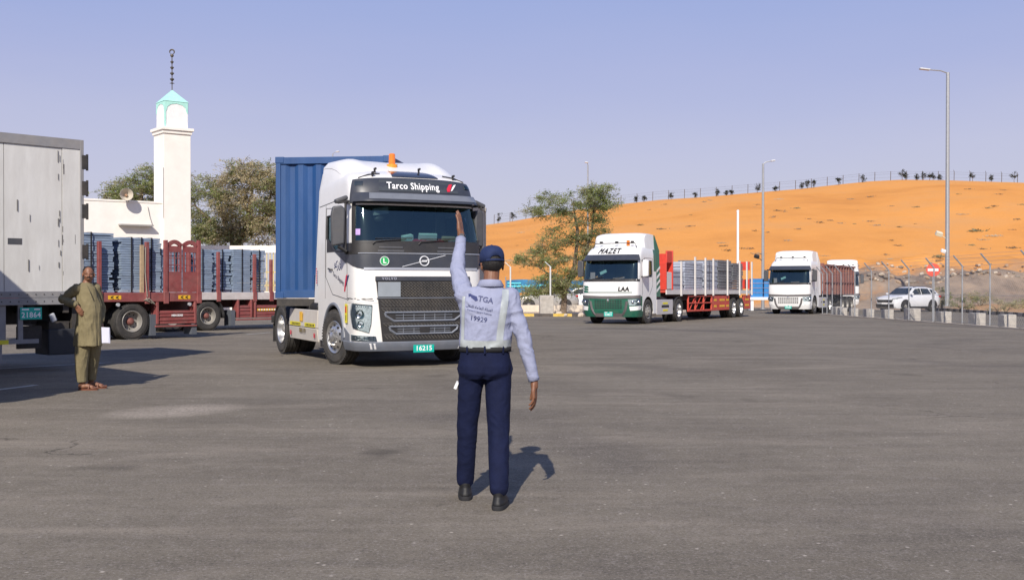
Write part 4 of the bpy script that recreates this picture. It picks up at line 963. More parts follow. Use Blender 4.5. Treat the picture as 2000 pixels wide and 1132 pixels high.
def sandmat():
    m = bpy.data.materials.new('sand_ground'); m.use_nodes = True; t = m.node_tree; N = t.nodes; L = t.links; b = N['Principled BSDF']; b.inputs['Roughness'].default_value = .95; b.inputs['Specular IOR Level'].default_value = .1
    g = N.new('ShaderNodeNewGeometry'); sp = N.new('ShaderNodeSeparateXYZ'); L.new(g.outputs['Position'], sp.inputs[0])
    def nz(scale, det=5, ro=.6, dist=0):
        n = N.new('ShaderNodeTexNoise'); n.inputs['Scale'].default_value = scale; n.inputs['Detail'].default_value = det; n.inputs['Roughness'].default_value = ro; n.inputs['Distortion'].default_value = dist; L.new(g.outputs['Position'], n.inputs['Vector']); return n.outputs[0]
    def ramp(src, stops):
        r = N.new('ShaderNodeValToRGB'); e = r.color_ramp.elements; e[0].position = stops[0][0]; e[0].color = (*stops[0][1], 1); e[1].position = stops[-1][0]; e[1].color = (*stops[-1][1], 1)
        for p, c in stops[1:-1]: q = e.new(p); q.color = (*c, 1)
        L.new(src, r.inputs[0]); return r.outputs[0]
    def mix(f, a, b_):
        x = N.new('ShaderNodeMix'); x.data_type = 'RGBA'; L.new(f, x.inputs[0]); L.new(a, x.inputs[6])
        if isinstance(b_, tuple): x.inputs[7].default_value = (*b_, 1)
        else: L.new(b_, x.inputs[7])
        return x.outputs[2]
    def mr(src, a, b_, c=0, d=1):
        x = N.new('ShaderNodeMapRange'); x.interpolation_type = 'SMOOTHSTEP'; x.inputs[1].default_value = a; x.inputs[2].default_value = b_; x.inputs[3].default_value = c; x.inputs[4].default_value = d; L.new(src, x.inputs[0]); return x.outputs[0]
    def ma(op, a, b_):
        x = N.new('ShaderNodeMath'); x.operation = op; x.use_clamp = False
        for i, q in enumerate((a, b_)):
            if isinstance(q, (int, float)): x.inputs[i].default_value = q
            else: L.new(q, x.inputs[i])
        return x.outputs[0]
    orange = ramp(nz(.05, 6, .65), [(.3, (.60, .255, .068)), (.5, (.71, .315, .085)), (.72, (.64, .32, .12))])
    orange = mix(mr(nz(.9, 6, .7), .62, .78, 0, .35), orange, (.36, .24, .16))
    orange = mix(mr(nz(3.0, 4, .7), .66, .8, 0, .5), orange, (.30, .22, .14))
    greyg = ramp(nz(.35, 9, .75), [(.3, (.14, .11, .09)), (.5, (.29, .225, .175)), (.7, (.42, .31, .22))])
    greyg = mix(mr(nz(.22, 4), .55, .7, 0, .6), greyg, (.48, .24, .10))
    pale = ramp(nz(.8, 8, .7), [(.3, (.42, .33, .24)), (.7, (.62, .50, .38))])
    # grey spoil: right side and low; orange begins higher up
    hz = ma('ADD', sp.outputs[1], ma('MULTIPLY', nz(.08, 5), 26))
    fo = mr(hz, 104, 116)        # 0 near, 1 dune
    rt = mr(ma('ADD', sp.outputs[0], ma('MULTIPLY', nz(.15, 3), 6)), 22, 30)
    near = mix(rt, pale, greyg)
    hz2 = ma('ADD', hz, ma('MULTIPLY', ma('SUBTRACT', 1.0, rt), 10))
    fo = mr(hz2, 106, 114)
    verge = mr(ma('SUBTRACT', sp.outputs[1], ma('MULTIPLY', nz(.4, 4), 8)), 72, 76)
    vm = ma('MULTIPLY', rt, ma('SUBTRACT', 1.0, verge))
    near = mix(vm, near, (.50, .30, .16))
    fo = ma('MULTIPLY', fo, mr(sp.outputs[0], -16, -8))
    col = mix(fo, near, orange)
    L.new(col, b.inputs['Base Color'])
    bp = N.new('ShaderNodeBump'); bp.inputs['Strength'].default_value = .7; bp.inputs['Distance'].default_value = .28; L.new(nz(1.0, 10, .78), bp.inputs['Height']); L.new(bp.outputs[0], b.inputs['Normal'])
    return m
tag(mb.build('ground', sandmat(), angle=80), kind='structure')

def asphaltmat():
    m = bpy.data.materials.new('asphalt'); m.use_nodes = True; t = m.node_tree; N = t.nodes; L = t.links; b = N['Principled BSDF']; b.inputs['Roughness'].default_value = .92; b.inputs['Specular IOR Level'].default_value = .12
    g = N.new('ShaderNodeNewGeometry'); pos = g.outputs['Position']
    def mapped(scale, rot=0, loc=(0, 0, 0)):
        x = N.new('ShaderNodeMapping'); x.inputs['Scale'].default_value = scale; x.inputs['Rotation'].default_value = (0, 0, rot); x.inputs['Location'].default_value = loc; L.new(pos, x.inputs[0]); return x.outputs[0]
    def nz(scale, det=5, ro=.6, vec=None, dist=0):
        n = N.new('ShaderNodeTexNoise'); n.inputs['Scale'].default_value = scale; n.inputs['Detail'].default_value = det; n.inputs['Roughness'].default_value = ro; n.inputs['Distortion'].default_value = dist; L.new(vec or pos, n.inputs['Vector']); return n.outputs[0]
    def mr(src, a, b_, c=0, d=1):
        x = N.new('ShaderNodeMapRange'); x.inputs[1].default_value = a; x.inputs[2].default_value = b_; x.inputs[3].default_value = c; x.inputs[4].default_value = d; L.new(src, x.inputs[0]); return x.outputs[0]
    def ma(op, a, b_=0):
        x = N.new('ShaderNodeMath'); x.operation = op
        for i, q in enumerate((a, b_)):
            if isinstance(q, (int, float)): x.inputs[i].default_value = q
            else: L.new(q, x.inputs[i])
        return x.outputs[0]
    def mix(f, a, b_):
        x = N.new('ShaderNodeMix'); x.data_type = 'RGBA'
        L.new(f, x.inputs[0])
        for i, q in ((6, a), (7, b_)):
            if isinstance(q, tuple): x.inputs[i].default_value = (*q, 1)
            else: L.new(q, x.inputs[i])
        return x.outputs[2]
    base = mix(mr(nz(.35, 9, .7), .32, .68), (.146, .125, .096), (.224, .194, .150))
    # streaks of tyre polish and dust that sweep across the yard
    for (rot, sx, sy, lo, hi, c, k, lc) in ((.5, .22, .8, .50, .72, (.112, .095, .077), .35, 0), (-.7, .3, .9, .52, .74, (.30, .255, .20), .55, 5), (1.05, .16, 1.5, .53, .72, (.102, .088, .072), .5, 11), (1.45, .16, 1.3, .55, .74, (.30, .255, .20), .55, 23), (-1.15, .12, 2.4, .56, .72, (.108, .094, .078), .4, 31)):
        v = mapped((sx, sy, 1), rot, (lc, lc*.7, 0)); base = mix(mr(nz(1.0, 5, .6, v, 1.2), lo, hi, 0, k), base, c)
    # curved tyre tracks
    for (cx, cy, sc, ph) in ((-14, 8, .55, 0), (16, -6, .42, 2), (3, 34, .5, 4)):
        v = mapped((1, 1, 0), 0, (-cx, -cy, 0)); ln = N.new('ShaderNodeVectorMath'); ln.operation = 'LENGTH'; L.new(v, ln.inputs[0])
        r_ = ma('ADD', ma('MULTIPLY', ln.outputs['Value'], sc*2.2), ma('MULTIPLY', nz(.12, 3), 5)); s_ = ma('SINE', r_)
        base = mix(mr(ma('MULTIPLY', s_, mr(nz(.15, 3, .5), .40, .60)), .60, 1.0, 0, .42), base, (.088, .077, .068))
    base = mix(mr(nz(6, 8, .9), .50, .66, 0, .55), base, (.30, .262, .226)); base = mix(mr(nz(7.5, 8, .92), .34, .48, .6, 0), base, (.062, .054, .048)); agg = nz(48, 4, .9); base = mix(mr(agg, .52, .66, 0, .6), base, (.40, .355, .31)); base = mix(mr(nz(36, 4, .9), .34, .47, .7, 0), base, (.040, .035, .032))
    vr = N.new('ShaderNodeTexVoronoi'); vr.inputs['Scale'].default_value = 7.0; L.new(pos, vr.inputs['Vector'])
    base = mix(ma('MULTIPLY', mr(vr.outputs['Distance'], .03, .11, 1, 0), mr(nz(.7, 4), .40, .54)), base, (.52, .46, .39))
    vc = N.new('ShaderNodeTexVoronoi'); vc.feature = 'DISTANCE_TO_EDGE'; vc.inputs['Scale'].default_value = .22; wv = N.new('ShaderNodeVectorMath'); wv.operation = 'ADD'; L.new(pos, wv.inputs[0])
    nv = N.new('ShaderNodeTexNoise'); nv.inputs['Scale'].default_value = 1.3; nv.inputs['Detail'].default_value = 6; L.new(pos, nv.inputs['Vector']); L.new(nv.outputs['Color'], wv.inputs[1]); L.new(wv.outputs[0], vc.inputs['Vector'])
    base = mix(ma('MULTIPLY', mr(vc.outputs['Distance'], .0010, .0035, .55, 0), mr(nz(.25, 3), .55, .60)), base, (.03, .026, .024))
    ov = N.new('ShaderNodeTexVoronoi'); ov.inputs['Scale'].default_value = .55; L.new(wv.outputs[0], ov.inputs['Vector'])
    base = mix(ma('MULTIPLY', mr(ov.outputs['Distance'], .05, .22, .55, 0), mr(nz(.4, 3), .50, .58)), base, (.055, .047, .040))
    # spilled pale sand near the driver
    sp = N.new('ShaderNodeSeparateXYZ'); L.new(mapped((1, 1, 1), 0, (4.0, -12.75, 0)), sp.inputs[0])
    d2 = ma('ADD', ma('MULTIPLY', ma('MULTIPLY', sp.outputs[0], sp.outputs[0]), 1.2), ma('MULTIPLY', ma('POWER', ma('SUBTRACT', sp.outputs[1], ma('MULTIPLY', sp.outputs[0], .35)), 2.0), 1.3))
    sand = ma('MULTIPLY', mr(d2, .0, .8, .85, 0), mr(ma('ADD', nz(26, 5, .8), ma('MULTIPLY', nz(1.6, 4), .35)), .56, .74)); base = mix(ma('MULTIPLY', sand, .75), base, (.50, .43, .36))
    L.new(base, b.inputs['Base Color'])
    # cracks
    bp = N.new('ShaderNodeBump'); bp.inputs['Strength'].default_value = .55; bp.inputs['Distance'].default_value = .008; L.new(nz(70, 4, .8), bp.inputs['Height']); L.new(bp.outputs[0], b.inputs['Normal'])
    return m
ASPH = asphaltmat()
YR = 17.75      # right edge of the yard (fence line)
def sheet(name, poly_rows, m, dz):
    s_ = MB(); s_.v = [(x, y, gz(y)+dz) for (x, y) in poly_rows]; s_.f = [list(range(len(poly_rows)))]; s_.mi = [0]; return s_
a = MB(); pts = [(-75, -30), (YR, -30), (YR, 20), (-75, 20)]; a.add([(x, y, 0) for x, y in pts], [(0, 1, 2, 3)])
a.add([(-75, 20, 0), (YR, 20, 0), (YR, 58.0, gz(58)), (-75, 58.0, gz(58))], [(0, 1, 2, 3)])
tag(a.build('yard_asphalt', ASPH, smooth=False), kind='structure')
a = MB(); q = [(8.5, 58.0), (YR, 58.0), (YR, 30), (26.0, 30), (26.4, 50), (27.3, 57), (30.3, 78), (32.5, 95), (24, 95), (15, 80), (11, 66)]
a.add([(x, y, gz(y)-.0) for x, y in q], [tuple(range(len(q)))]); tag(a.build('side_road', ASPH, smooth=False), kind='structure')
# painted parking lines on the left
PAINT = mat('worn_white_road_paint', (.50, .49, .46), .8, var=.35, scale=7, dust=.55, dcol=(.14, .125, .11))
def pline(x0, y0, x1, y1, wdt=.13):
    s_ = MB(); d = Vector((x1-x0, y1-y0, 0)).normalized(); n = Vector((-d.y, d.x, 0))*wdt/2; n_ = 1
    P = [Vector((x0, y0, gz(y0)+.005)), Vector((x1, y1, gz(y1)+.005))]
    if (y0-20)*(y1-20) < 0: t = (20-y0)/(y1-y0); P.insert(1, Vector((lerp(x0, x1, t), 20, .005)))
    for u, v in zip(P, P[1:]): s_.add([u-n, v-n, v+n, u+n], [(0, 1, 2, 3)])
    tag(s_.build('painted_line', PAINT, smooth=False), kind='structure')
def px(X, Y):          # ground point seen at photo pixel (X, Y)
    k = (Y-550)/2100.0; d = 1.53/k
    if d > 20: d = (1.53-.18)/(k-.009)
    return ((X-1000)*d/2100.0, d)
for (A, B) in (((-20, 694), (300, 680)), ((-20, 721), (215, 708)), ((160, 668), (400, 656)), ((-10, 762), (70, 752)), ((240, 706), (262, 705)), ((480, 653), (530, 649)), ((1230, 637), (1300, 637))):
    p, q_ = px(*A), px(*B); pline(*p, *q_, wdt=.12)

# ---------------------------------------------------------------- kerbs, each stone its own piece
KY = mat('yellow_kerb_paint', (.62, .42, .06), .75, var=.25, dust=.4); KB = mat('black_kerb_paint', (.05, .045, .045), .75, var=.25, dust=.45, dcol=(.25, .2, .15)); KP = mat('bare_concrete', (.42, .37, .31), .85, var=.2, dust=.3)
kst = {}
def kerb(name, pts, L=1.0, mats=(KY, KB), h=.15, w_=.16):
    e = empty(name, loc=(0, 0, 0)); tag(e, kind='structure'); i = 0
    for (x0, y0), (x1, y1) in zip(pts, pts[1:]):
        n = max(1, round(math.hypot(x1-x0, y1-y0)/L)); ln = math.hypot(x1-x0, y1-y0)/n; ang = math.atan2(y1-y0, x1-x0)
        for k in range(n):
            x = lerp(x0, x1, (k+.5)/n); y = lerp(y0, y1, (k+.5)/n); m = mats[i % len(mats)]; i += 1
            key = (m.name, round(ln, 2))
            if key not in kst: b = MB(); b.box(-ln/2+.008, ln/2-.008, -w_/2, w_/2, -.1, h); kst[key] = b.mesh('kerb_stone', m)
            link('kerb_stone', kst[key], e, (x, y, gz(y)), (0, 0, ang))
    return e
kerb('kerb', [(-6, 58.3), (8.4, 58.3)]); kerb('kerb', [(8.5, 58.4), (11.2, 66), (15.2, 80), (18, 85)], mats=(KP,))
kerb('kerb', [(26.1, 42), (26.5, 50), (27.4, 57), (30.4, 78), (31.6, 86)], mats=(KP, KB), h=.2, L=.8)
kerb('kerb', [(YR+.06, 30), (YR+.06, 62)], mats=(KP,), L=1.5, h=.07)
cr = MB()
rnd = random.Random(5)
# ---------------------------------------------------------------- fence along the right side of the yard
fy = [37.4, 40.6, 43.1, 46.0, 48.9, 51.5, 54.0, 56.6, 59.0, 60.6, 61.6, 62.5]
FX = 18.05
fe = empty('chain_link_fence', 'tall galvanised chain link fence with angled post tops along the right side of the yard', 'fence', (FX, 37, 0))
for y in fy:
    p = MB(); z = gz(y)
    p.tube([(0, y-37, z-.05), (0, y-37, z+2.38)], .030, 8); p.tube([(0, y-37, z+2.36), (-.38, y-37.05, z+2.78)], .030, 6); p.build('fence_post', GALV, fe)
wi = MB()
for k, zz in enumerate((.12, 1.2, 2.35)): wi.tube([(0, fy[0]-37, gz(fy[0])+zz), (0, fy[-1]-37, gz(fy[-1])+zz)], .006, 4)
for f in (.3, .65, .95): wi.tube([(-.38*f, fy[0]-37, gz(fy[0])+2.38+.40*f), (-.38*f, fy[-1]-37, gz(fy[-1])+2.38+.40*f)], .004, 4)
wi.build('line_wire', GALV, fe)
ml = MB(); pitch = .16; y = fy[0]; Hh = 2.2
def zf(y_): return gz(y_)
k = 0
while y < fy[-1]:
    for sgn in (1, -1):
        ya, yb = (y, min(y+Hh, fy[-1])) if sgn > 0 else (y, max(y-Hh, fy[0]))
        hh = abs(yb-ya)
        ml.tube([(0.02, ya-37, zf(ya)+.1), (0.02, yb-37, zf(yb)+.1+hh)], .0022, 3, caps=False)
    y += pitch
tag(ml.build('wire_mesh', GALV, fe), kind='stuff')
blk = MB(); blk.box(-.24, .24, -.24, .24, 0, .52); blkm = blk.mesh('b', mat('concrete_block', (.44, .41, .37), .9, var=.25, scale=5, dust=.3, bump=.6, bscale=20))
lab = ['nearest to the right edge', 'second from the right', 'third from the right', 'fourth from the right, before the car', 'fifth from the right, by the car bonnet', 'sixth from the right', 'seventh from the right', 'eighth from the right', 'at the far end beside the maroon trailer']
for i, (y, s_) in enumerate(((40.4, 1.0), (43.0, 1.0), (46.3, 1.0), (49.9, 1.15), (53.2, .95), (56.0, .9), (58.4, .9), (60.4, .9), (61.5, 1))):
    o = link('concrete_block', blkm, None, (FX+.42, y-.3, gz(y)-.02), (0, 0, rnd.uniform(-.2, .2))); o.scale = (s_, s_, s_); b_ = o.modifiers.new('b', 'BEVEL'); b_.width = .02
    tag(o, 'concrete block by the chain link fence, '+lab[i], 'concrete block', 'concrete blocks along the fence')
# no entry sign
e = empty('no_entry_sign', 'round red no entry sign with white bar on the fence', 'road sign', (18.6, 47.5, gz(47.5)))
s_ = MB(); s_.cyl((.0, 0.03, 0), (.0, 0.03, 2.62), .03, n=8); s_.build('sign_post', GALV, e)
M_ = frame((0, 0, 2.30), (-.3, -1, 0)); s_ = MB(); s_.T = M_; s_.cyl((0, 0, -.01), (0, 0, .01), .29, n=32); d = s_.build('sign_disc', mat('sign_red', (.70, .09, .05), .5), e)
s_ = MB(); s_.T = M_; s_.box(-.22, .22, -.055, .055, .01, .014); s_.build('white_bar', PRINTW, d)

# ---------------------------------------------------------------- lamp posts
def lamp_post(label, x, y, h, arm, r0=.11, head=(.0,), flood=None, z0=None, r1=None):
    z = (gz(y) if z0 is None else z0); e = empty('lamp_post', label, 'lamp post', (x, y, z), group='lamp posts')
    p = MB(); p.tube([(0, 0, 0), (0, 0, h)], [r0, r1 or r0*.62], 12); p.cyl((0, 0, 0), (0, 0, .05), r0*1.9); p.build('pole', GALV, e)
    a = MB(); a.tube([(0, 0, h-.05), (arm*.3, 0, h+.12), (arm*.9, 0, h+.2)], r0*.3, 6); a.build('arm', GALV, e)
    q = MB(); q.T = Matrix.Translation((arm, 0, h+.22)) @ Matrix.Rotation(.12*(1 if arm > 0 else -1)*-1, 4, 'Y'); k = max(.34, abs(arm)*.45)
    q.box(-k*.5, k*.5, -.16, .16, -.05, .06); q.build('lamp_head', mat('lamp_head_pale', (.55, .56, .58), .35), e, bevel=.04)
    if flood:
        for (dx, zz, s_, m) in flood: f = MB(); f.tube([(0, 0, zz-.3), (dx*.7, 0, zz)], .03, 6); f.obox((dx, -.1, zz+.08), (.42*s_, .3*s_, .26*s_), (.5, .3, 0)); f.build('floodlight', m, e, bevel=.02)
    return e
BIGX = X2x(1850, 72)
big = lamp_post('tall grey lamp post on the right rising far above the dune', BIGX, 72, 15.6, -1.55, .15, flood=[(-.6, 4.75, 1, mat('lamp_head_pale2', (.7, .62, .45), .4)), (-.3, 3.6, .7, MATS.get('white_print'))], z0=-.1, r1=.11)
lamp_post('slim grey lamp post behind the white cab with a dark floodlight on it', X2x(1490, 82), 82, 11.1, .75, .13, flood=[(-.5, 3.95, .9, BLACK)], z0=gz(82)-.02)
lamp_post('thin lamp post behind the bushy tree in the middle', X2x(1148, 100), 100, 13.0, -.12, .10, z0=gz(100)+.1)
lamp_post('small lamp post showing over the blue container roof', X2x(650, 110), 110, 15.4, .5, .09, z0=gz(110))
fp = MB(); fp.tube([(0, 0, 0), (0, 0, 6.9)], [.09, .08], 10); fp.ball((0, 0, 6.93), .1, 8, 6)
e = empty('flag_pole', 'plain white pole standing behind the loaded flatbed in front of the dune', 'pole', (X2x(1441, 75), 75, gz(75))); fp.build('pole', PRINTW, e)

# ---------------------------------------------------------------- mosque with minaret
WALL = mat('cream_white_render', (.86, .81, .74), .85, var=.07, scale=1.2, dust=.10, bump=.25, bscale=9, dcol=(.6, .5, .4))
TURQ = mat('turquoise_trim', (.42, .76, .66), .6, var=.12)
mx_, my_ = X2x(337, 60.5), 60.5; ang = R(0)
mo = empty('mosque', 'white mosque with square minaret, turquoise pointed cap and flat parapet', 'mosque', (mx_, my_, gz(60)), 0)
# minaret: side 1.52, turned so that two faces show; local frame rotated
th = R(38)
T0 = Matrix.Rotation(th, 4, 'Z')
hs = .77
b = MB(); b.T = T0; b.box(-hs, hs, -hs, hs, 0, 10.10); mi_ = b.build('minaret_shaft', WALL, mo, bevel=.02)
b = MB(); b.T = T0; b.box(-hs-.07, hs+.07, -hs-.07, hs+.07, 10.10, 10.28); b.box(-hs-.15, hs+.15, -hs-.15, hs+.15, 10.283, 10.45); b.build('cornice', WALL, mo, bevel=.02)
hl_ = .65; b = MB(); b.T = T0; b.box(-hl_, hl_, -hl_, hl_, 10.45, 11.93); ln_ = b.build('lantern', mat('white_render', (.80, .80, .78), .8, var=.05, scale=3), mo)
b = MB()
for rot in range(4):
    b.T = T0 @ Matrix.Rotation(rot*math.pi/2, 4, 'Z')
    N = 14; arch = []                    # scalloped spandrel over an arched niche, on the face y = -hl_
    for k in range(N+1):
        a_ = math.pi*k/N; arch.append((.54*math.cos(a_), 11.45+.32*math.sin(a_)+.035*abs(math.sin(a_*5))))
    b.prism([(hl_, 11.90), (hl_, 11.28), (.60, 11.32)]+arch+[(-.60, 11.32), (-hl_, 11.28), (-hl_, 11.90)], 0, .025, lambda p, q, t: Vector((p, -hl_-t, q)))
b.T = T0; b.box(-hl_-.03, -hl_+.05, -hl_-.03, -hl_+.05, 10.45, 11.90)
b.build('scalloped_trim', TURQ, ln_)
b = MB(); b.T = T0; e_ = hl_+.05; b.add([(-e_, -e_, 11.91), (e_, -e_, 11.91), (e_, e_, 11.91), (-e_, e_, 11.91), (0, 0, 12.66)], [(0, 1, 4), (1, 2, 4), (2, 3, 4), (3, 0, 4), (0, 3, 2, 1)]); b.build('pointed_roof', TURQ, ln_)
f = MB(); f.cyl((0, 0, 12.55), (0, 0, 14.6), .028, n=8); f.lathe([(0, 13.0), (.14, 13.02), (.05, 13.06), (0, 13.06)], None, 12)
for z, r_ in ((13.25, .13), (13.58, .12), (13.9, .11), (14.22, .10)): f.lathe([(0, z-.12), (r_*.3, z-.10), (r_, z), (r_*.85, z+.03), (r_*.3, z+.07), (0, z+.08)], None, 12)
f.ball((0, 0, 14.58), .10, 12, 8)
pts = [(.13*math.cos(a_), 0, 14.78+.13*math.sin(a_)) for a_ in [math.pi*(-.5)+(k/16)*1.7*math.pi+.3 for k in range(17)]]
f.tube(pts, [.012+.035*math.sin(math.pi*k/16) for k in range(17)], 6); f.build('finial', mat('tarnished_metal', (.14, .12, .10), .5, metal=.5), ln_)
b = MB(); b.T = T0
b.box(-12.5, -hs+.01, -hs+.2, 4.0, 0, 6.30); b.box(-12.5, -hs+.01, -hs+.17, -hs+.198, 6.2, 6.31); b.build('prayer_hall_wall', WALL, mo, bevel=.02)
b = MB(); b.T = T0; b.box(-3.2, -1.4, -hs-.22, -hs+.16, 4.92, 5.0); b.build('window_hood', mat('hood_grey', (.35, .33, .31), .8), mo)
b = MB(); b.tube([T0 @ Vector(p) for p in [(-hs-.02, -hs-.01, 8.2), (-hs-.02, -hs-.01, 5.4)]], .012, 5); b.tube([T0 @ Vector(p) for p in [(-1.6, -hs+.15, 6.0), (-1.5, -hs+.15, 5.5), (-1.35, -hs+.15, 5.0)]], .014, 5); b.build('wall_cable', mat('cable_grey', (.2, .19, .18), .8), mo)
e = empty('horn_loudspeaker', 'round white horn loudspeaker on the mosque parapet', 'loudspeaker', tuple(mo.location+Vector((T0 @ Vector((-2.72, -hs+.05, 6.55))))))
M_ = frame((0, -.25, 0), (.45, -1, .1)) @ Matrix.Scale(.85, 4)
b = MB(); b.lathe([(.40, .30), (.41, .285), (.30, .10), (.16, -.12), (.09, -.22), (.0, -.22)], M_, 28); b.lathe([(.395, .296), (.29, .11), (.15, -.11), (0, -.2)], M_, 28); b.build('horn', mat('horn_cream', (.55, .50, .42), .5), e)
b = MB(); b.lathe([(.0, .1), (.07, .08), (.10, -.05), (.0, -.1)], M_, 16); b.build('horn_centre', mat('horn_rust', (.35, .2, .12), .6), e)
b = MB(); b.cyl((0, .1, -.3), (0, 0, -.05), .03, n=6); b.build('bracket', BLACK, e)

# ---------------------------------------------------------------- yard wall with yellow bars behind the flatbeds
e = empty('railing_wall', 'cream yard wall topped with yellow bar railing behind the flatbeds', 'wall', (X2x(515, 66), 66, gz(66)))
b = MB(); b.box(-9, 13, -.1, .1, 0, 1.35); b.build('base_wall', WALL, e)
b = MB()
for x in (-9, -6, -3, -.6, 3, 6, 9, 13): b.box(x-.16, x+.16, -.16, .16, 1.35, 3.7)
b.build('wall_pillar', mat('pillar_brown', (.4, .25, .18), .8), e)
b = MB(); b.box(-9, 13, -.12, .12, 3.72, 4.15); b.build('wall_beam', WALL, e)
YB = mat('yellow_bar_paint', (.62, .50, .18), .6, var=.2)
barm = MB(); barm.box(-.022, .022, -.02, .02, 0, 2.3); barm.add([(-.04, 0, 2.3), (.04, 0, 2.3), (0, 0, 2.45), (0, .01, 2.3)], [(0, 1, 2), (1, 3, 2), (3, 0, 2)]); bm_ = barm.mesh('railing_bar', YB)
x = -3.0
while x < 4.5: link('railing_bar', bm_, e, (x, 0, 1.36)); x += .2
b = MB(); b.box(-8.9, 12.9, -.02, .02, 2.5, 2.56); b.box(-8.9, 12.9, -.02, .02, 1.7, 1.75); b.build('railing_rail', YB, e)

# ---------------------------------------------------------------- middle background: low walls, banner, blocks
b = MB(); b.box(-.5, 9.2, -.12, .12, 0, .46); o = b.build('low_wall', mat('pale_low_wall', (.66, .57, .46), .85, var=.12, dust=.2), None, loc=(.3, 72, gz(72)-.02)); tag(o, 'low pale rendered wall behind the tree in the middle', 'low wall')
o = empty('banner', 'long blue printed banner tied to the fence behind the tree', 'banner', (0, 84, gz(84)))
b = MB(); n = 30
for k in range(n+1): x = lerp(-.45, 5.9, k/n); yy = .05*math.sin(x*3)+.03*math.sin(x*7); b.v += [(x, yy, 1.25), (x, yy+.02, 2.25+.04*math.sin(x*2))]
b.f = [[2*k, 2*k+2, 2*k+3, 2*k+1] for k in range(n)]; b.mi = [0]*n; b.build('banner_cloth', mat('banner_blue', (.015, .13, .30), .6, var=.5, scale=1.2, dust=.25, dcol=(.05, .45, .5)), o)
me = text_mesh('ﺍﻟﻬﻴﺌﺔ ﺍﻟﻌﺎﻣﺔ ﻟﻠﻨﻘﻞ'[::-1], .30, bold=.004); me.materials.clear(); me.materials.append(mat('banner_cyan', (.12, .6, .68), .6)); me.transform(frame((1.1, -.12, 1.78), (0, -1, 0))); link('banner_lettering', me, o)
b = MB()
for (x0, x1, z) in ((-.35, .7, 1.95), (-.35, 1.6, 1.72), (2.0, 3.4, 1.78)): b.box(x0, x1, -.11, -.105, z, z+.10)
b.build('banner_print', MATS['banner_cyan'], o)
b = MB()
for x in (-.5, 2.2, 4.2, 6.0): b.cyl((x, .05, 0), (x, .05, 2.5), .04, n=8)
b.build('banner_post', GALV, o)
# centre fence posts with concrete feet
for (X, y, s_, l_) in ((1075, 58.9, 1.45, 'tall thin white post set in a concrete block by the striped kerb'), (997, 60, .8, 'thin pale post beside the officer cap, before the blue banner')):
    x = X2x(X, y); e = empty('marker_post', l_, 'post', (x, y, gz(y)-.02)); b = MB(); b.cyl((0, 0, 0), (0, 0, 2.75), .045, n=8); b.tube([(0, 0, 2.72), (-.3, 0, 3.0)], .025, 6); b.build('post', mat('post_pale', (.6, .6, .58), .5), e)
    b = MB(); b.obox((-.22, 0, .4*s_), (.52*s_, .5, .8*s_), (0, 0, .1)); b.build('concrete_foot', MATS['concrete_block'], e, bevel=.03)
# blue crates behind the flatbed
e = empty('crate_stack', 'stack of blue crates on a white pallet truck between the two white cabs', 'crates', (X2x(1489, 76), 76, gz(76)))
cm = MB(); cm.box(-.4, .4, -.3, .3, 0, .27); cm.box(-.42, .42, -.32, .32, .27, .31); cm_ = cm.mesh('crate', mat('crate_blue', (.03, .2, .5), .5, var=.15))
for i in range(2):
    for k in range(4): link('crate', cm_, e, (-.45+.9*i, 0, .95+.33*k))
b = MB(); b.box(-1, 1, -.5, .5, .75, .95); b.box(-.9, -.7, -.4, .4, 0, .75); b.box(.7, .9, -.4, .4, 0, .75); b.build('stand', PRINTW, e, bevel=.02)
# ================================================================ vehicles in place
vf = Vector((.458, -.889, 0)); vl = Vector((.889, .458, 0))
VX, VY = -2.20, 20.50
vt = place('truck_tractor', 'big white tractor unit with grey grille, amber beacon and shipping company name over the windscreen', 'truck', VX, VY, vf)
volvo(vt)
BLUEC = mat('blue_container_paint', (.005, .055, .19), .5, var=.2, scale=2.2, dust=.28, dcol=(.12, .18, .28), stretch=(1, 1, .25))
WHC = mat('off_white_container_paint', (.48, .45, .39), .6, var=.12, dust=.3)
tf = Vector((-.115, -.993, 0)).normalized()
fc = Vector((-3.68, 22.1, 0))
container('shipping_container', 'tall blue corrugated container behind the white cab', 10.9, BLUEC, (fc.x, fc.y), tf)
c2 = fc-tf*10.96
container('shipping_container', 'off-white corrugated container end behind the blue one, right of the cab', 3.0, WHC, (c2.x, c2.y), tf)
skel_trailer('black container chassis under the blue container', (fc.x, fc.y), tf, 14.0)

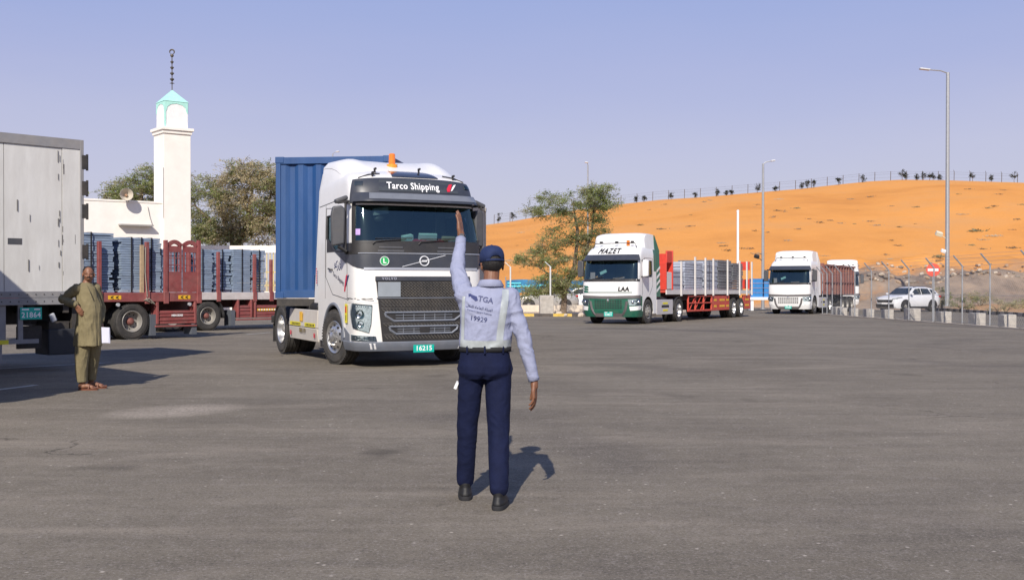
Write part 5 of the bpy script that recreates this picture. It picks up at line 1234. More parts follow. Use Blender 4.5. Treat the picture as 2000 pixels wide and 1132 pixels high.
# grey box trailers on the left
GBOX = mat('grey_box_panel', (.66, .65, .62), .5, var=.10, scale=2.5, dust=.5, dcol=(.36, .33, .29), bump=.25, bscale=2, stretch=(1.6, 1.6, .35))
GRAIL = mat('grey_rail', (.24, .24, .25), .55, var=.15, dust=.3)
def box_trailer(label, corner, u, L=13.0, Wd=2.5, z0=1.22, z1=3.98, plate_txt=None, group=None):
    """corner: rear corner nearest the yard; u points from the rear end forwards along the side seen; box lies to the left of u"""
    e = place('box_trailer', label, 'trailer', corner[0], corner[1], u, group)     # local: x forward from the rear, side plane y=0, body at y>0 or <0
    sgn = -1        # body extends away from the camera
    b = MB(); b.box(.06, L, min(.02*sgn, Wd*sgn-.02*sgn), max(.02*sgn, Wd*sgn-.02*sgn), z0+.12, z1-.14); b.build('box_body', GBOX, e)
    p = MB(); nP = int(L/1.18); w_ = .97; nP = int((L-.4)/w_)
    for i in range(nP):
        x0 = .34+i*w_; q = MB(); q.box(x0+.005, x0+w_-.005, -.0, .012, z0+.14, z1-.17)
        link('side_panel', q.mesh('side_panel', GBOX), e)
    q = MB(); q.box(.03, .335, .0, .022, z0+.14, z1-.17); q.build('corner_panel', GBOX, e)
    r_ = MB(); r_.box(0, L, -.03, .035, z1-.17, z1); r_.box(0, L, -.03, .035, z0-.08, z0+.04); r_.box(0, L, -.02, .028, z0+.043, z0+.15); r_.box(-.035, .03, -.08, .036, z0, z1); r_.box(-.035, .03, Wd*sgn, Wd*sgn+.08, z0, z1); r_.box(-.03, .03, Wd*sgn, 0, z1-.14, z1-.003); r_.box(-.03, .03, Wd*sgn, 0, z0-.05, z0+.10)
    r_.build('rail', GRAIL, e, bevel=.006)
    rv = MB(); x = .1
    while x < L: rv.ball((x, .036, z0+.10), (.010, .006, .010), 6, 4); rv.ball((x, .036, z0-.02), (.012, .006, .012), 6, 4); x += .14
    rv.build('rivets', CHASSIS, e)
    for zz in (1.55, 2.05, 2.75, 3.15, 3.6): h = MB(); h.box(-.10, -.0, -.02, .045, zz-.12, zz+.12); h.cyl((-.10, .02, zz-.14), (-.10, .02, zz+.14), .022, n=8); h.build('door_hinge', CHASSIS, e)
    for yy in (Wd*sgn*.25, Wd*sgn*.75):
        d = MB(); d.box(-.05, -.03, yy-Wd*.24, yy+Wd*.24, z0+.1, z1-.15); d.build('door', GBOX, e)
        k = MB(); k.cyl((-.08, yy, z0), (-.08, yy, z1-.1), .02, n=8); k.build('door_bar', GALV, e)
    m_ = MB(); m_.box(1.02, 1.25, .012, .018, 2.15, 2.25); m_.build('vent_patch', DGREY2, e)
    rq = random.Random(4); sc = MB()
    for _ in range(26):
        sx = rq.choice((rq.uniform(.30, .42), rq.uniform(.05, 3.5))); sz = rq.uniform(z0+.3, z1-.4); sc.box(sx, sx+rq.uniform(.006, .02), .0225, .0245, sz, sz+rq.uniform(.04, .22))
    tag(sc.build('scuff_marks', mat('scuff_grey', (.16, .15, .14), .8), e), kind='stuff')
    rf = MB()
    for x in (1.45, 3.5, 5.5, 7.5): rf.box(x, x+.9, .036, .040, z0-.045, z0+.015, 0); [rf.box(x+.1+.2*k, x+.16+.2*k, .0405, .042, z0-.03, z0+.0, 1) for k in range(4)]
    rf.build('reflective_tape', [YELLOW, BLACK], e)
    g = MB()      # side guard bar with leg, lower
    g.box(.75, 7.0, -.03, .03, .50, .57, 0); g.box(1.35, 1.45, -.05, .02, .22, .50, 0); g.box(1.0, 1.08, -.05, .0, .57, 1.15, 0); g.box(1.28, 1.42, -.1, 0, .57, 1.15, 0); g.box(1.3, 1.5, -.1, .06, .19, .22)
    g.box(1.25, 7.0, .031, .036, .50, .57, 1); [g.box(1.45+.28*k, 1.53+.28*k, .0365, .038, .515, .555, 2) for k in range(12)]
    g.build('side_guard', [GRAIL, YELLOW, BLACK], e)
    tk = MB(); tk.cyl((1.85, -.25, .83), (3.4, -.25, .83), .09, n=14, mi=0); tk.build('pink_tube', mat('faded_pink_tube', (.55, .16, .15), .5), e)
    c_ = MB(); c_.box(0, L-.5, -.75, -.62, .80, 1.15); c_.box(0, L-.5, -1.9, -1.77, .80, 1.15); c_.box(.0, .12, -2.4, -.1, .72, 1.12); c_.box(1.9, 4.2, -1.0, -.3, .35, 1.0); c_.box(.15, .5, -.7, -.15, .35, .85)
    for x in (.2, .8, 2, 4, 6, 8): c_.box(x, x+.1, -2.4, -.05, 1.0, 1.14)
    c_.build('chassis_frame', CHASSIS, e)
    lamp = MB(); lamp.obox((.50, -.0, .92), (.10, .05, .15), (0, .4, 0)); lamp.build('side_lamp', mat('dull_clear_lamp', (.45, .46, .48), .25), e, bevel=.02)
    if plate_txt: plate(e, (1.02-.14, .03, 1.0), (0, 1, 0), plate_txt, .36, .20)
    fl = MB(); fl.box(.05, .55, -.6, -.05, .28, .72); fl.build('mudflap', mat('dark_flap', (.03, .032, .038), .7), e, bevel=.02)
    wb_ = MB(); wb_.box(.6, 1.0, -.28, -.2, .4, .78); wb_.build('bracket', CHASSIS, e)
    for x in (3.2, 4.5, 5.8): add_wheel(e, x, -.05, 'rear', dual=True, rimmat=STEELRIM, hubmat=STEELRIM); 
    for x in (3.2, 4.5, 5.8): 
        w2 = add_wheel(e, x, -2.42, 'rear', dual=True, rimmat=STEELRIM, hubmat=STEELRIM)
        for o_ in e.children:
            pass
    # wheels on the near side look towards +Y
    for o_ in [c for c in e.children if c.name.startswith('wheel')]:
        if abs(o_.location.y+.05) < .01: o_.rotation_euler = (0, 0, 0)
    return e
u1 = Vector((-.68, -.733, 0))
box_trailer('dusty grey box trailer with dark rear hinges and green plate, at the left edge', (-7.47, 18.65), u1, plate_txt='21864', group='grey box trailers')
box_trailer('second grey box trailer parked beyond the left edge, casting its shadow into view', (-6.58, 12.15), Vector((-.72, -.694, 0)), L=6.5, group='grey box trailers')
box_trailer('third grey box trailer beyond the left edge, parked beside the second', (-8.39, 14.02), Vector((-.72, -.694, 0)), L=6.5, Wd=1.95, group='grey box trailers')

# maroon flatbeds on the left, parked parallel
def flatbed(label, org, u, x0, x1, wheels, deck, rail_mat, posts, box_ranges, flaps, text=None, group='maroon flatbed trailers'):
    """local x along the side (increasing to the right of the photo), y=0 the near side, body at y>0"""
    e = place('flatbed_trailer', label, 'trailer', org[0], org[1], u, group)
    r_ = MB(); r_.box(x0, x1, -.03, .04, deck-.24, deck+.02); r_.build('side_rail', rail_mat, e, bevel=.01)
    d = MB(); d.box(x0, x1, .04, 2.46, deck-.10, deck); d.build('deck', REDPAINT, e)
    r_ = MB(); r_.box(x0, x1, 2.46, 2.53, deck-.24, deck+.02); r_.build('side_rail', REDPAINT, e)
    c = MB(); c.box(x0, x1, .70, .82, .78, deck-.10); c.box(x0, x1, 1.68, 1.80, .78, deck-.10); x = x0+.2
    while x < x1: c.box(x, x+.08, .04, 2.46, deck-.22, deck-.102); x += .6
    c.build('chassis_frame', mat('maroon_chassis', (.10, .03, .03), .75, var=.3, dust=.3), e)
    for x in wheels:
        for y, ry in ((.02, math.pi), (2.48, 0)):
            w_ = add_wheel(e, x, -.02 if y < 1 else 2.48, 'rear', dual=True, rimmat=STEELRIM, hubmat=mat('red_hub', (.16, .03, .03), .7, dust=.3))
            w_.rotation_euler = (0, 0, math.pi if y < 1 else 0); w_.location.y = y
    for x, h in posts:
        p = MB(); p.box(x-.05, x+.05, -.05, .05, deck-.28, deck+h); p.box(x-.075, x+.075, -.065, -.02, deck-.30, deck+.05); p.build('stake_post', REDPAINT, e, bevel=.008)
    for (a, b_, z0, z1) in box_ranges:
        p = MB(); p.box(a, b_, -.01, .35, z0, z1); [p.box(a-.0, b_, -.03, -.01, z0+(z1-z0)*t, z0+(z1-z0)*t+.03) for t in (.25, .55, .8)]; p.box(a-.02, a+.05, -.05, .30, z0, deck-.25); p.box(b_-.05, b_+.02, -.05, .30, z0, deck-.25); p.box(a-.05, b_+.05, -.03, .1, z0-.09, z0-.04); p.build('side_locker', REDPAINT, e, bevel=.01)
    for (a, z0) in flaps: p = MB(); p.box(a-.08, a+.08, -.0, .45, z0, .70); p.build('mudflap', mat('grey_flap', (.10, .11, .13), .6), e)
    return e
uf = Vector((.68, .733, 0))
# truck one: wheel contact seen at (250, 660)
o1 = (-10.62, 30.1)
f1 = flatbed('maroon flatbed with blue panel stacks and latticed gates, behind the man in olive', o1, uf, -3.6, 2.12, [0, -1.35], 1.30, REDPAINT, [(-.98, 1.42), (.42, 1.45), (1.0, 1.52), (2.06, 1.55), (-2.3, 1.4)], [(.72, 1.95, .42, .80)], [(.62, .1), (1.92, .1)])
def gate(e, x0, x1, deck, y=.0, h=1.5):
    g = MB(); g.box(x0, x1, y-.02, y+.02, deck+.03, deck+.62); 
    for x in (x0, x1-.05): g.box(x, x+.05, y-.025, y+.025, deck+.62, deck+h-.1)
    N = 8
    for k in range(N): t0 = k/N; t1 = (k+1)/N; g.beam((lerp(x0, x1, t0), y, deck+h-.14+.12*math.sin(math.pi*t0)), (lerp(x0, x1, t1), y, deck+h-.14+.12*math.sin(math.pi*t1)), .05, .12)
    g.box(x0, x1, y-.02, y+.02, deck+h-.32, deck+h-.14)
    for k in range(1, 4): g.box(lerp(x0, x1, k/4)-.012, lerp(x0, x1, k/4)+.012, y-.01, y+.01, deck+.62, deck+h-.3)
    for z in (.8, 1.0): g.box(x0, x1, y-.012, y+.012, deck+z, deck+z+.02)
    g.build('lattice_gate', REDPAINT, e)
gate(f1, 1.06, 1.50, 1.30); gate(f1, 1.55, 2.02, 1.30)
for x in (-.55, 1.58):
    mk = MB(); mk.box(x-.19, x+.19, -.036, -.030, 1.13, 1.24, 0); mk.beam((x-.12, -.04, 1.185), (x-.04, -.04, 1.22), .01, .02, 1); mk.beam((x-.12, -.04, 1.185), (x-.04, -.04, 1.15), .01, .02, 1); mk.beam((x+.03, -.04, 1.185), (x+.11, -.04, 1.22), .01, .02, 1); mk.beam((x+.03, -.04, 1.185), (x+.11, -.04, 1.15), .01, .02, 1); mk.build('arrow_marker', [mat('marker_yellow', (.80, .45, .03), .5), BLACK], f1)
put_text('locker_lettering', 'MERCEDES', .075, PRINTW, f1, (1.35, -.035, .66), (0, -1, 0), bold=.003)
lp = MB()
for x in (-.45, 1.75): lp.cyl((x, -.05, .98), (x, .0, .98), .05, n=12)
lp.build('side_lamp', mat('dull_clear_lamp', (.45, .46, .48), .25), f1)
f2o = (-10.45, 37.0)
f2 = flatbed('maroon flatbed with white side rail carrying blue panels, left of the blue container', f2o, uf, -3.5, 4.2, [0, -1.35], 1.30, mat('white_rail_paint', (.62, .58, .56), .6, var=.15, scale=4, dust=.4, dcol=(.4, .25, .2)), [(.38, 1.42), (1.85, 1.38), (2.55, 1.2), (-.75, 1.4)], [(1.15, 1.72, .42, .86), (1.85, 2.95, .42, .86)], [(.98, .15)], )
mk = MB(); mk.box(1.95, 2.85, -.038, -.032, .66, .74, 0); [mk.box(2.0+.11*k, 2.05+.11*k, -.041, -.038, .675, .725, 1) for k in range(8)]; mk.build('marker_tape', [mat('marker_yellow', (.80, .45, .03)), PRINTW], f2)
mg = MB(); P = [(.63*math.cos(math.pi*(-.05+.8*k/10)), .52+.63*math.sin(math.pi*(-.05+.8*k/10))) for k in range(11)]
for a, b_ in zip(P, P[1:]): mg.add([(a[0], -.02, a[1]), (b_[0], -.02, b_[1]), (b_[0], .65, b_[1]), (a[0], .65, a[1])], [(0, 1, 2, 3)])
q = mg.build('mudguard', BLACK, f2); so_ = q.modifiers.new('s', 'SOLIDIFY'); so_.thickness = .02
# stacks on the two flatbeds
GA = 'stacks of blue steel panels on the maroon flatbeds'
stack('leftmost tall stack of blue steel panels, right behind the grey trailer corner', f1, -3.2, -1.9, .15, 2.3, 1.31, 3.05, BLUESTEEL, GA, 2, .072, 1, .04)
stack('tall stack of blue steel panels, behind the head of the man in olive', f1, -1.80, -.52, .15, 2.3, 1.31, 3.0, BLUESTEEL, GA, 1, .072, 2, .05)
stack('stack of blue steel panels with timber batten, left of the latticed gates', f1, -.26, .95, .18, 2.3, 1.31, 2.90, BLUESTEEL, GA, 3, .068, 3, .025)
stack('shorter stack of blue panels seen through the latticed gates', f2, -2.3, -.60, .15, 2.2, 1.31, 2.8, BLUESTEEL, GA, 2, .07, 9, .04)
stack('gappy stack of blue panels by the first stake of the white railed flatbed', f2, -.55, .25, .15, 2.2, 1.31, 2.86, BLUESTEEL, GA, 1, .065, 4, .03)
stack('middle stack of blue panels on the white railed flatbed, loosely piled', f2, .32, 1.02, .25, 2.2, 1.31, 2.90, BLUESTEEL, GA, 1, .10, 5, .06)
stack('smooth blue panel stack behind the red stake on the white railed flatbed', f2, 1.08, 1.78, .15, 2.2, 1.31, 2.90, BLUESTEEL, GA, 1, .07, 6, .015)
stack('last stack of blue panels, nearest the blue container', f2, 1.86, 2.4, .15, 2.2, 1.31, 2.84, BLUESTEEL, GA, 1, .09, 7, .04)
tb_ = MB()
for (x, z1) in ((-1.62, 2.85), (.28, 2.66)):
    b = MB(); b.box(x-.045, x+.045, -.02, .06, 0, z1-1.31); o = b.build('timber_batten', WOOD, None); o.matrix_basis = f1.matrix_basis @ Matrix.Translation((0, .0, 1.31)); tag(o, 'upright pale timber batten against the blue panels, '+('by the left stack' if x < 0 else 'left of the latticed gates'), 'batten')
rp = MB(); pts = [(.40, -.03, 1.20), (.36, -.09, 1.12), (.45, -.1, 1.06), (.55, -.08, 1.02), (.40, -.09, 1.08), (.30, -.07, 1.10), (.45, -.08, 1.15), (.62, -.07, 1.0)]
rp.tube(pts, .018, 6); rp.tube([(.36, -.05, 2.6), (.34, -.06, 1.9), (.40, -.07, 1.2)], .015, 6); o = rp.build('rope', mat('grey_rope', (.30, .27, .22), .9), None); o.matrix_basis = f1.matrix_basis.copy(); tag(o, 'knotted grey rope hanging over the side rail of the nearer maroon flatbed', 'rope')

# green nosed truck with red flatbed
GREEN = mat('dark_green_paint', (.0, .11, .07), .35, var=.1, dust=.15)
REDB = mat('bright_red_paint', (.55, .045, .025), .5, var=.15, scale=4, dust=.25)
mf = Vector((-.478, -.878, 0)).normalized()
MXc, MYc = 5.65-1.2*.878, 44.9+1.2*.478
mt = place('truck_tractor', 'white and dark green tractor unit pulling the red flatbed of steel panels', 'truck', MXc, MYc, mf)
renault(mt, GREEN, GREEN, 'MAZET', 'LAA')
mtr = place('flatbed_trailer', 'red flatbed trailer with white stakes loaded with grey steel panels', 'trailer', MXc, MYc, mf)
WR = mat('white_rail_dusty', (.62, .60, .58), .55, var=.1, dust=.3)
RW = mat('red_white_headboard', (.60, .05, .03), .5, var=.1)
xf_, xr2 = -2.2, -15.3
b = MB(); b.box(xr2, xf_, 1.19, 1.25, 1.22, 1.42); b.box(xr2, xf_, -1.25, -1.19, 1.22, 1.42); b.build('side_rail', WR, mtr)
b = MB(); b.box(xr2, xf_, -1.19, 1.19, 1.30, 1.40); b.build('deck', REDB, mtr)
b = MB()
for y in (-.5, .5): b.box(xr2, xf_, y-.07, y+.07, .92, 1.3)
b.box(-9.5, -8.3, -.4, .4, .45, .95); b.build('chassis_frame', CHASSIS, mtr)
# headboard, red and white with stripes
b = MB(); b.box(-2.28, -2.20, .35, 1.22, 1.42, 2.6, 0); b.box(-2.28, -2.20, -1.22, .35, 1.42, 2.2, 1); b.box(-2.30, -2.285, .3, 1.2, 2.2, 3.0, 0); b.build('headboard', [RW, WR], mtr, bevel=.01)
b = MB(); b.box(-3.05, -2.95, .9, 1.24, 1.42, 3.15, 0); b.box(-2.95, -2.30, 1.16, 1.22, 2.6, 3.12, 0); b.box(-2.95, -2.30, 1.15, 1.2, 1.45, 2.2, 1); b.build('red_side_gate', [RW, WR], mtr, bevel=.02)
for x in (-4.0, -5.9, -7.4, -8.6, -10.9, -13.0, -14.3, -15.25):
    for y in (1.27, -1.27): b = MB(); b.box(x-.05, x+.05, y-.035, y+.035, 1.15, 2.95 if x < -4.5 else 2.7); b.build('stake_post', WR, mtr)
for sg in (1, -1):
    b = MB(); y0, y1 = sorted((sg*1.12, sg*1.2))
    for (a, c) in ((-5.2, -8.6), ): b.box(c, a, y0, y1, .42, .50); b.box(c, a, y0, y1, .78, .84); b.box(c, a, y0, y1, 1.10, 1.16); [b.box(x-.03, x+.03, y0, y1, .42, 1.2) for x in (-5.2, -6.2, -7.4, -8.6)]; [b.beam((a-.2-.8*k, sg*1.16, .5), (a-1.0-.8*k, sg*1.16, 1.1), .04, .04) for k in range(3)]
    b.box(-11.4, -8.6, y0, y1, .42, 1.16); b.box(-15.2, -13.9, y0, y1, .42, 1.16); b.build('side_guard', REDB, mtr, bevel=.01)
    m2 = MB(); ya, yb = sorted((sg*1.203, sg*1.21))
    for (xa, xb) in ((-9.3, -8.9), (-10.6, -9.8), (-11.3, -10.9), (-14.9, -14.2)):
        for z in (.58, .88): m2.box(xa, xb, ya, yb, z, z+.10)
    m2.build('marker_tape', mat('marker_yellow', (.80, .45, .03)), mtr)
for x in (-12.15, -13.45):
    for y in (1.22, -1.22): add_wheel(mtr, x, y, 'rear', dual=True, rimmat=ALU, hubmat=STEELRIM)
b = MB(); b.box(-15.3, -15.2, -1.1, 1.1, .5, .62); b.build('rear_bumper', REDB, mtr)
GB = 'stacks of grey steel panels on the red flatbed'
stack('low dark stack of grey panels next to the red gate', mtr, -4.9, -3.4, -1.05, 1.05, 1.41, 2.35, GREYSTEEL, GB, 0, .09, 11, .06)
stack('long pale stack of grey panels left of the open framed one', mtr, -7.6, -5.1, -1.05, 1.05, 1.41, 2.80, GREYSTEEL, GB, 1, .12, 12, .03)
stack('pale stack of grey panels in the middle of the red flatbed', mtr, -9.9, -7.8, -1.05, 1.05, 1.41, 2.84, GREYSTEEL, GB, 2, .10, 13, .05)
stack('darker framed stack of grey panels behind a white stake', mtr, -12.3, -10.1, -1.05, 1.05, 1.41, 2.95, mat('dark_steel', (.20, .21, .23), .5, metal=.4, var=.3), GB, 1, .14, 14, .05)
stack('last stack of grey panels by the rear of the red flatbed', mtr, -14.3, -12.5, -1.05, 1.05, 1.41, 2.90, MATS['dark_steel'], GB, 1, .13, 15, .05)
for (za, zb) in ((2.5, 2.95), (1.5, 2.0)): b = MB(); b.box(-15.1, -15.0, .6, 1.2, za, zb); b.build('rear_board', RW, mtr)

# plain white cab with maroon tipper
tf3 = Vector((-.50, -.866, 0)).normalized()
t3x, t3y = 18.1-1.2*.866, 64.4+1.2*.5
t3 = place('truck_tractor', 'plain white tractor unit with grey grille surround pulling a maroon tipper', 'truck', t3x, t3y, tf3)
renault(t3, WHITE2, None, None, None, grillemat=WHITE2)
MAR = mat('maroon_tipper_paint', (.22, .07, .06), .7, var=.2, dust=.4)
def tipper(label, x, y, f, m):
    e = place('tipper_trailer', label, 'trailer', x, y, f); b = MB()
    b.box(-10.5, -2.3, -1.22, 1.22, 1.15, 1.25)
    for y_ in (-1.22, 1.22): b.box(-10.5, -2.3, y_-.03, y_+.03, 1.2, 2.98)
    b.box(-2.33, -2.27, -1.22, 1.22, 1.2, 3.1); b.box(-10.5, -10.44, -1.22, 1.22, 1.2, 2.98); b.build('tipper_body', m, e)
    r_ = MB(); x_ = -2.6
    while x_ > -10.4:
        for y_ in (-1.30, 1.30): r_.box(x_-.05, x_+.05, y_-.04, y_+.04, 1.15, 3.0)
        x_ -= .75
    for y_ in (-1.29, 1.29): r_.box(-10.5, -2.3, y_-.05, y_+.05, 2.94, 3.04); r_.box(-10.5, -2.3, y_-.04, y_+.04, 1.9, 1.97)
    r_.box(-2.26, -2.20, -1.2, 1.2, 2.9, 3.02); [r_.box(-2.26, -2.2, a-.04, a+.04, 1.2, 2.9) for a in (-1.1, -.4, .4, 1.1)]
    r_.build('body_ribs', m, e)
    c = MB(); c.box(-10.4, -2.5, -.5, .5, .8, 1.15); c.box(-9, -6, -1.1, 1.1, .45, .6); c.build('chassis_frame', CHASSIS, e)
    for x_ in (-7.3, -8.6, -9.9):
        for y_ in (-1.22, 1.22): add_wheel(e, x_, y_, 'rear', dual=True, rimmat=STEELRIM, hubmat=STEELRIM)
    return e
tipper('maroon ribbed tipper trailer behind the plain white cab', t3x, t3y, tf3, MAR)
# far white cab facing the yard, half hidden
t4 = place('truck_tractor', 'farthest white tractor unit, half hidden behind the maroon tipper', 'truck', X2x(1645, 83.4), 83.4, Vector((-.30, -.95, 0)).normalized())
renault(t4, WHITE2, None, None, None, grillemat=WHITE2)
# cars
CARW = mat('white_car_paint', (.70, .71, .73), .25, var=.03, coat=.5, dust=.08)
sv = place('parked_car', 'white sport utility car on the side road behind the fence', 'car', X2x(1775, 72)-1.0, 71.9, Vector((-.86, -.51, 0)).normalized(), dz=-.0)
sv.name = 'car'; SUV(sv, CARW)
sv.scale = (1, 1, 1)
SILV = mat('silver_car_paint', (.45, .44, .42), .3, metal=.4, var=.05, dust=.2)
for i, (X, d, f, m, l_) in enumerate(((1062, 79, (-1, -.1), SILV, 'dusty silver car behind the tree, left of the marker post'), (1128, 80, (-1, .05), CARW, 'dusty pale car behind the tree, next to the green nosed truck'))):
    c_ = place('parked_car', l_, 'car', X2x(X, d)-1.2, d, Vector((f[0], f[1], 0)).normalized()); SUV(c_, m)
# ================================================================ trees and shrubs
def leafmat(name, col, var=.3):
    m = mat(name, col, .75, var=var, scale=1.2, spec=.2)
    t = m.node_tree; b = t.nodes['Principled BSDF']; N = t.nodes; L = t.links       # thin leaves let some light through
    tr = N.new('ShaderNodeBsdfTranslucent'); x = N.new('ShaderNodeMixShader'); x.inputs[0].default_value = .5; tr.inputs[0].default_value = (*[min(1, c*1.5) for c in col], 1)
    L.new(b.outputs[0], x.inputs[1]); L.new(tr.outputs[0], x.inputs[2]); L.new(x.outputs[0], N['Material Output'].inputs[0]); return m
BARK = mat('grey_brown_bark', (.17, .125, .09), .9, var=.3, scale=8, bump=.6, bscale=25)
LEAF_A = leafmat('olive_leaf', (.33, .37, .15)); LEAF_B = leafmat('dark_green_leaf', (.22, .26, .11)); LEAF_C = leafmat('dry_tan_leaf', (.56, .49, .32)); LEAF_E = leafmat('blackish_sapling_leaf', (.06, .065, .035)); LEAF_D = leafmat('grey_green_leaf', (.42, .41, .23))
def tree(name, label, loc, trunk, lobes, mats, nclu, leaves, lsize, seed, cat='tree', group=None, spread=.5, trunk_r=.16, twig=.012, flatk=.55, wts=None):
    """trunk: list of points; lobes: (centre, radii, weight)"""
    rnd = random.Random(seed); e = empty(name, label, cat, loc, 0, group)
    wb = MB(); nodes = []
    for tr in trunk:
        P = [Vector(p) for p in tr[0]]; r0 = tr[1]; fine = []
        for a, b in zip(P, P[1:]):
            for i in range(4): fine.append(a.lerp(b, i/4)+Vector((rnd.uniform(-1, 1), rnd.uniform(-1, 1), 0))*.04)
        fine.append(P[-1]); n = len(fine)
        rs = [lerp(r0, r0*.35, (i/(n-1))**.8) for i in range(n)]; rs[0] *= 1.35
        wb.tube(fine, rs, 8); nodes += [(p, r) for p, r in zip(fine, rs) if p.z > fine[0].z+.25*(fine[-1].z-fine[0].z)]
    tot = sum(l[2] for l in lobes); clu = []
    for c, rad, wt in lobes:
        for _ in range(max(1, int(nclu*wt/tot))):
            while True:
                v = Vector((rnd.uniform(-1, 1), rnd.uniform(-1, 1), rnd.uniform(-1, 1)))
                if .25 < v.length < 1: break
            clu.append(Vector(c)+Vector((v.x*rad[0], v.y*rad[1], v.z*rad[2])))
    base = Vector(trunk[0][0][-1]); clu.sort(key=lambda p: (p-base).length)
    for c in clu:
        best = min(nodes, key=lambda q: (q[0]-c).length+.4*max(0, q[0].z-c.z)+(.2 if q[1] < .02 else 0))
        p, r = best; d = c-p; n = 4 if d.length > .8 else 3
        pts = [p]; r_ = min(r*.7, .05)
        for i in range(1, n+1):
            t = i/n; q = p.lerp(c, t)+Vector((rnd.uniform(-1, 1), rnd.uniform(-1, 1), rnd.uniform(-.4, 1)))*.10*d.length*math.sin(math.pi*t)
            pts.append(q)
        rs = [lerp(r_, twig*.6, i/n) for i in range(n+1)]
        wb.tube(pts, rs, 5, caps=False)
        for q, rr in zip(pts[1:], rs[1:]): nodes.append((q, rr))
    lv = [MB() for _ in mats]
    for c in clu:
        k = rnd.choices(range(len(mats)), weights=wts or [1]*len(mats))[0] if not callable(wts) else wts(c, rnd)
        mb = lv[k]; s0 = spread*rnd.uniform(.6, 1.25)
        nsp = max(2, int(leaves/9))
        for s_ in range(nsp):
            # a spray: small leaves along a thin twig
            d = Vector((rnd.gauss(0, 1), rnd.gauss(0, 1), rnd.gauss(.15, .6))).normalized(); L = s0*rnd.uniform(.6, 1.3)
            q0 = c+Vector((rnd.gauss(0, .25), rnd.gauss(0, .25), rnd.gauss(0, .2)))*s0
            q1 = q0+Vector((d.x, d.y, d.z*flatk))*L
            if s_ % 2 == 0: wb.tube([c, q0.lerp(q1, .5), q1+Vector((0, 0, -.05*L))], [twig*.6, twig*.5, twig*.3], 3, caps=False)
            for j in range(9):
                t = rnd.random(); p = q0.lerp(q1, t)+Vector((rnd.gauss(0, 1), rnd.gauss(0, 1), rnd.gauss(0, 1)))*lsize*.9
                a = Vector((rnd.gauss(0, 1), rnd.gauss(0, 1), rnd.gauss(0, .5))).normalized(); b = a.cross(Vector((rnd.gauss(0, .5), rnd.gauss(0, .5), 1))).normalized(); l = lsize*rnd.uniform(.6, 1.3); w = l*rnd.uniform(.35, .55)
                n0 = len(mb.v); mb.v += [tuple(p-a*l), tuple(p+b*w), tuple(p+a*l), tuple(p-b*w)]; mb.f.append([n0, n0+1, n0+2, n0+3]); mb.mi.append(0)
    wb.build('trunk', BARK, e)
    for m, mb in zip(mats, lv):
        if mb.v:
            me = bpy.data.meshes.new('crown'); me.from_pydata(mb.v, [], mb.f); me.materials.append(m); o = link('crown', me, e); tag(o, kind='stuff')
    return e

# bushy tree in the middle, between the officer and the green-nosed truck; 34 px per metre
tc = (X2x(1100, 62), 62, gz(62))
S_ = 2100/62.0
def tp(X, Y, dy=0): return ((X-1100)/S_, dy, (550-Y)/S_+1.53-tc[2])
tree('thorn_tree', 'loose feathery thorn tree by the striped kerb beside the green and white truck', tc,
     [([(0, 0, 0), tp(1104, 565), tp(1122, 520), tp(1128, 455), tp(1122, 420)], .19), ([tp(1104, 560), tp(1135, 520), tp(1155, 460), tp(1160, 400)], .12), ([tp(1104, 575), tp(1080, 540), tp(1050, 520)], .08)],
     [(tp(1170, 395), (1.4, 1.3, 1.05), 3), (tp(1090, 400), (1.7, 1.3, .8), 2.2), (tp(1045, 412), (.7, .9, .4), .45), (tp(1130, 440), (2.0, 1.2, .9), 1.8), (tp(1160, 475), (1.3, 1.0, .7), 1.6), (tp(1172, 372), (.75, .6, .8), .6),
      (tp(1060, 505), (1.7, 1.1, .55), 2.2), (tp(1085, 470), (1.2, 1.0, .8), 1.2), (tp(1105, 545), (1.8, 1.2, .6), 2.6), (tp(1035, 572), (.9, .9, .34), .9), (tp(1085, 570), (1.2, 1.0, .4), 1.1), (tp(1135, 520), (.9, .8, .8), 1.2)],
     [LEAF_A, LEAF_B, LEAF_D], 330, 135, .056, 3, spread=.58, wts=(4, 2.4, 2), twig=.014)
# big tree right of the minaret
S2 = 2100/70.0; tb = (X2x(455, 70), 70, gz(70))
def tq(X, Y, dy=0): return ((X-455)/S2, dy, (550-Y)/S2+1.53-tb[2])
def wt_big(c, rnd):
    r = rnd.random(); hi = sm(2.0, 7.0, c.z)
    if c.x > -1.4 and r < .66: return 2
    return 1 if r > .80-.2*(1-hi) else (0 if r > .35 else 3)
tree('shade_tree', 'broad dry olive tree with tan crown right of the minaret', tb,
     [([(0, 0, 0), tq(455, 470), tq(440, 430), tq(425, 400)], .30), ([tq(455, 500), tq(480, 440), tq(490, 390), tq(495, 350)], .2), ([tq(450, 470), tq(400, 420), tq(380, 400)], .17), ([tq(455, 480), tq(520, 420), tq(530, 380)], .16)],
     [(tq(485, 385), (2.4, 2, 2.2), 4), (tq(430, 405), (2.4, 2, 2.3), 3.6), (tq(535, 395), (2.2, 1.8, 2.0), 3), (tq(470, 335), (1.5, 1.4, .9), 1.4), (tq(395, 365), (1.2, 1.2, 1.0), 1.0), (tq(400, 440), (1.7, 1.4, 1.2), 1.7), (tq(475, 452), (3.6, 1.6, 1.1), 4.2), (tq(440, 440), (2.6, 1.6, 1.3), 2.6), (tq(520, 345), (1.0, 1.0, .7), .7), (tq(565, 385), (1.8, 1.6, 2.0), 1.6)],
     [LEAF_A, LEAF_B, LEAF_C, LEAF_D], 400, 140, .075, 8, spread=.80, wts=wt_big, twig=.02)
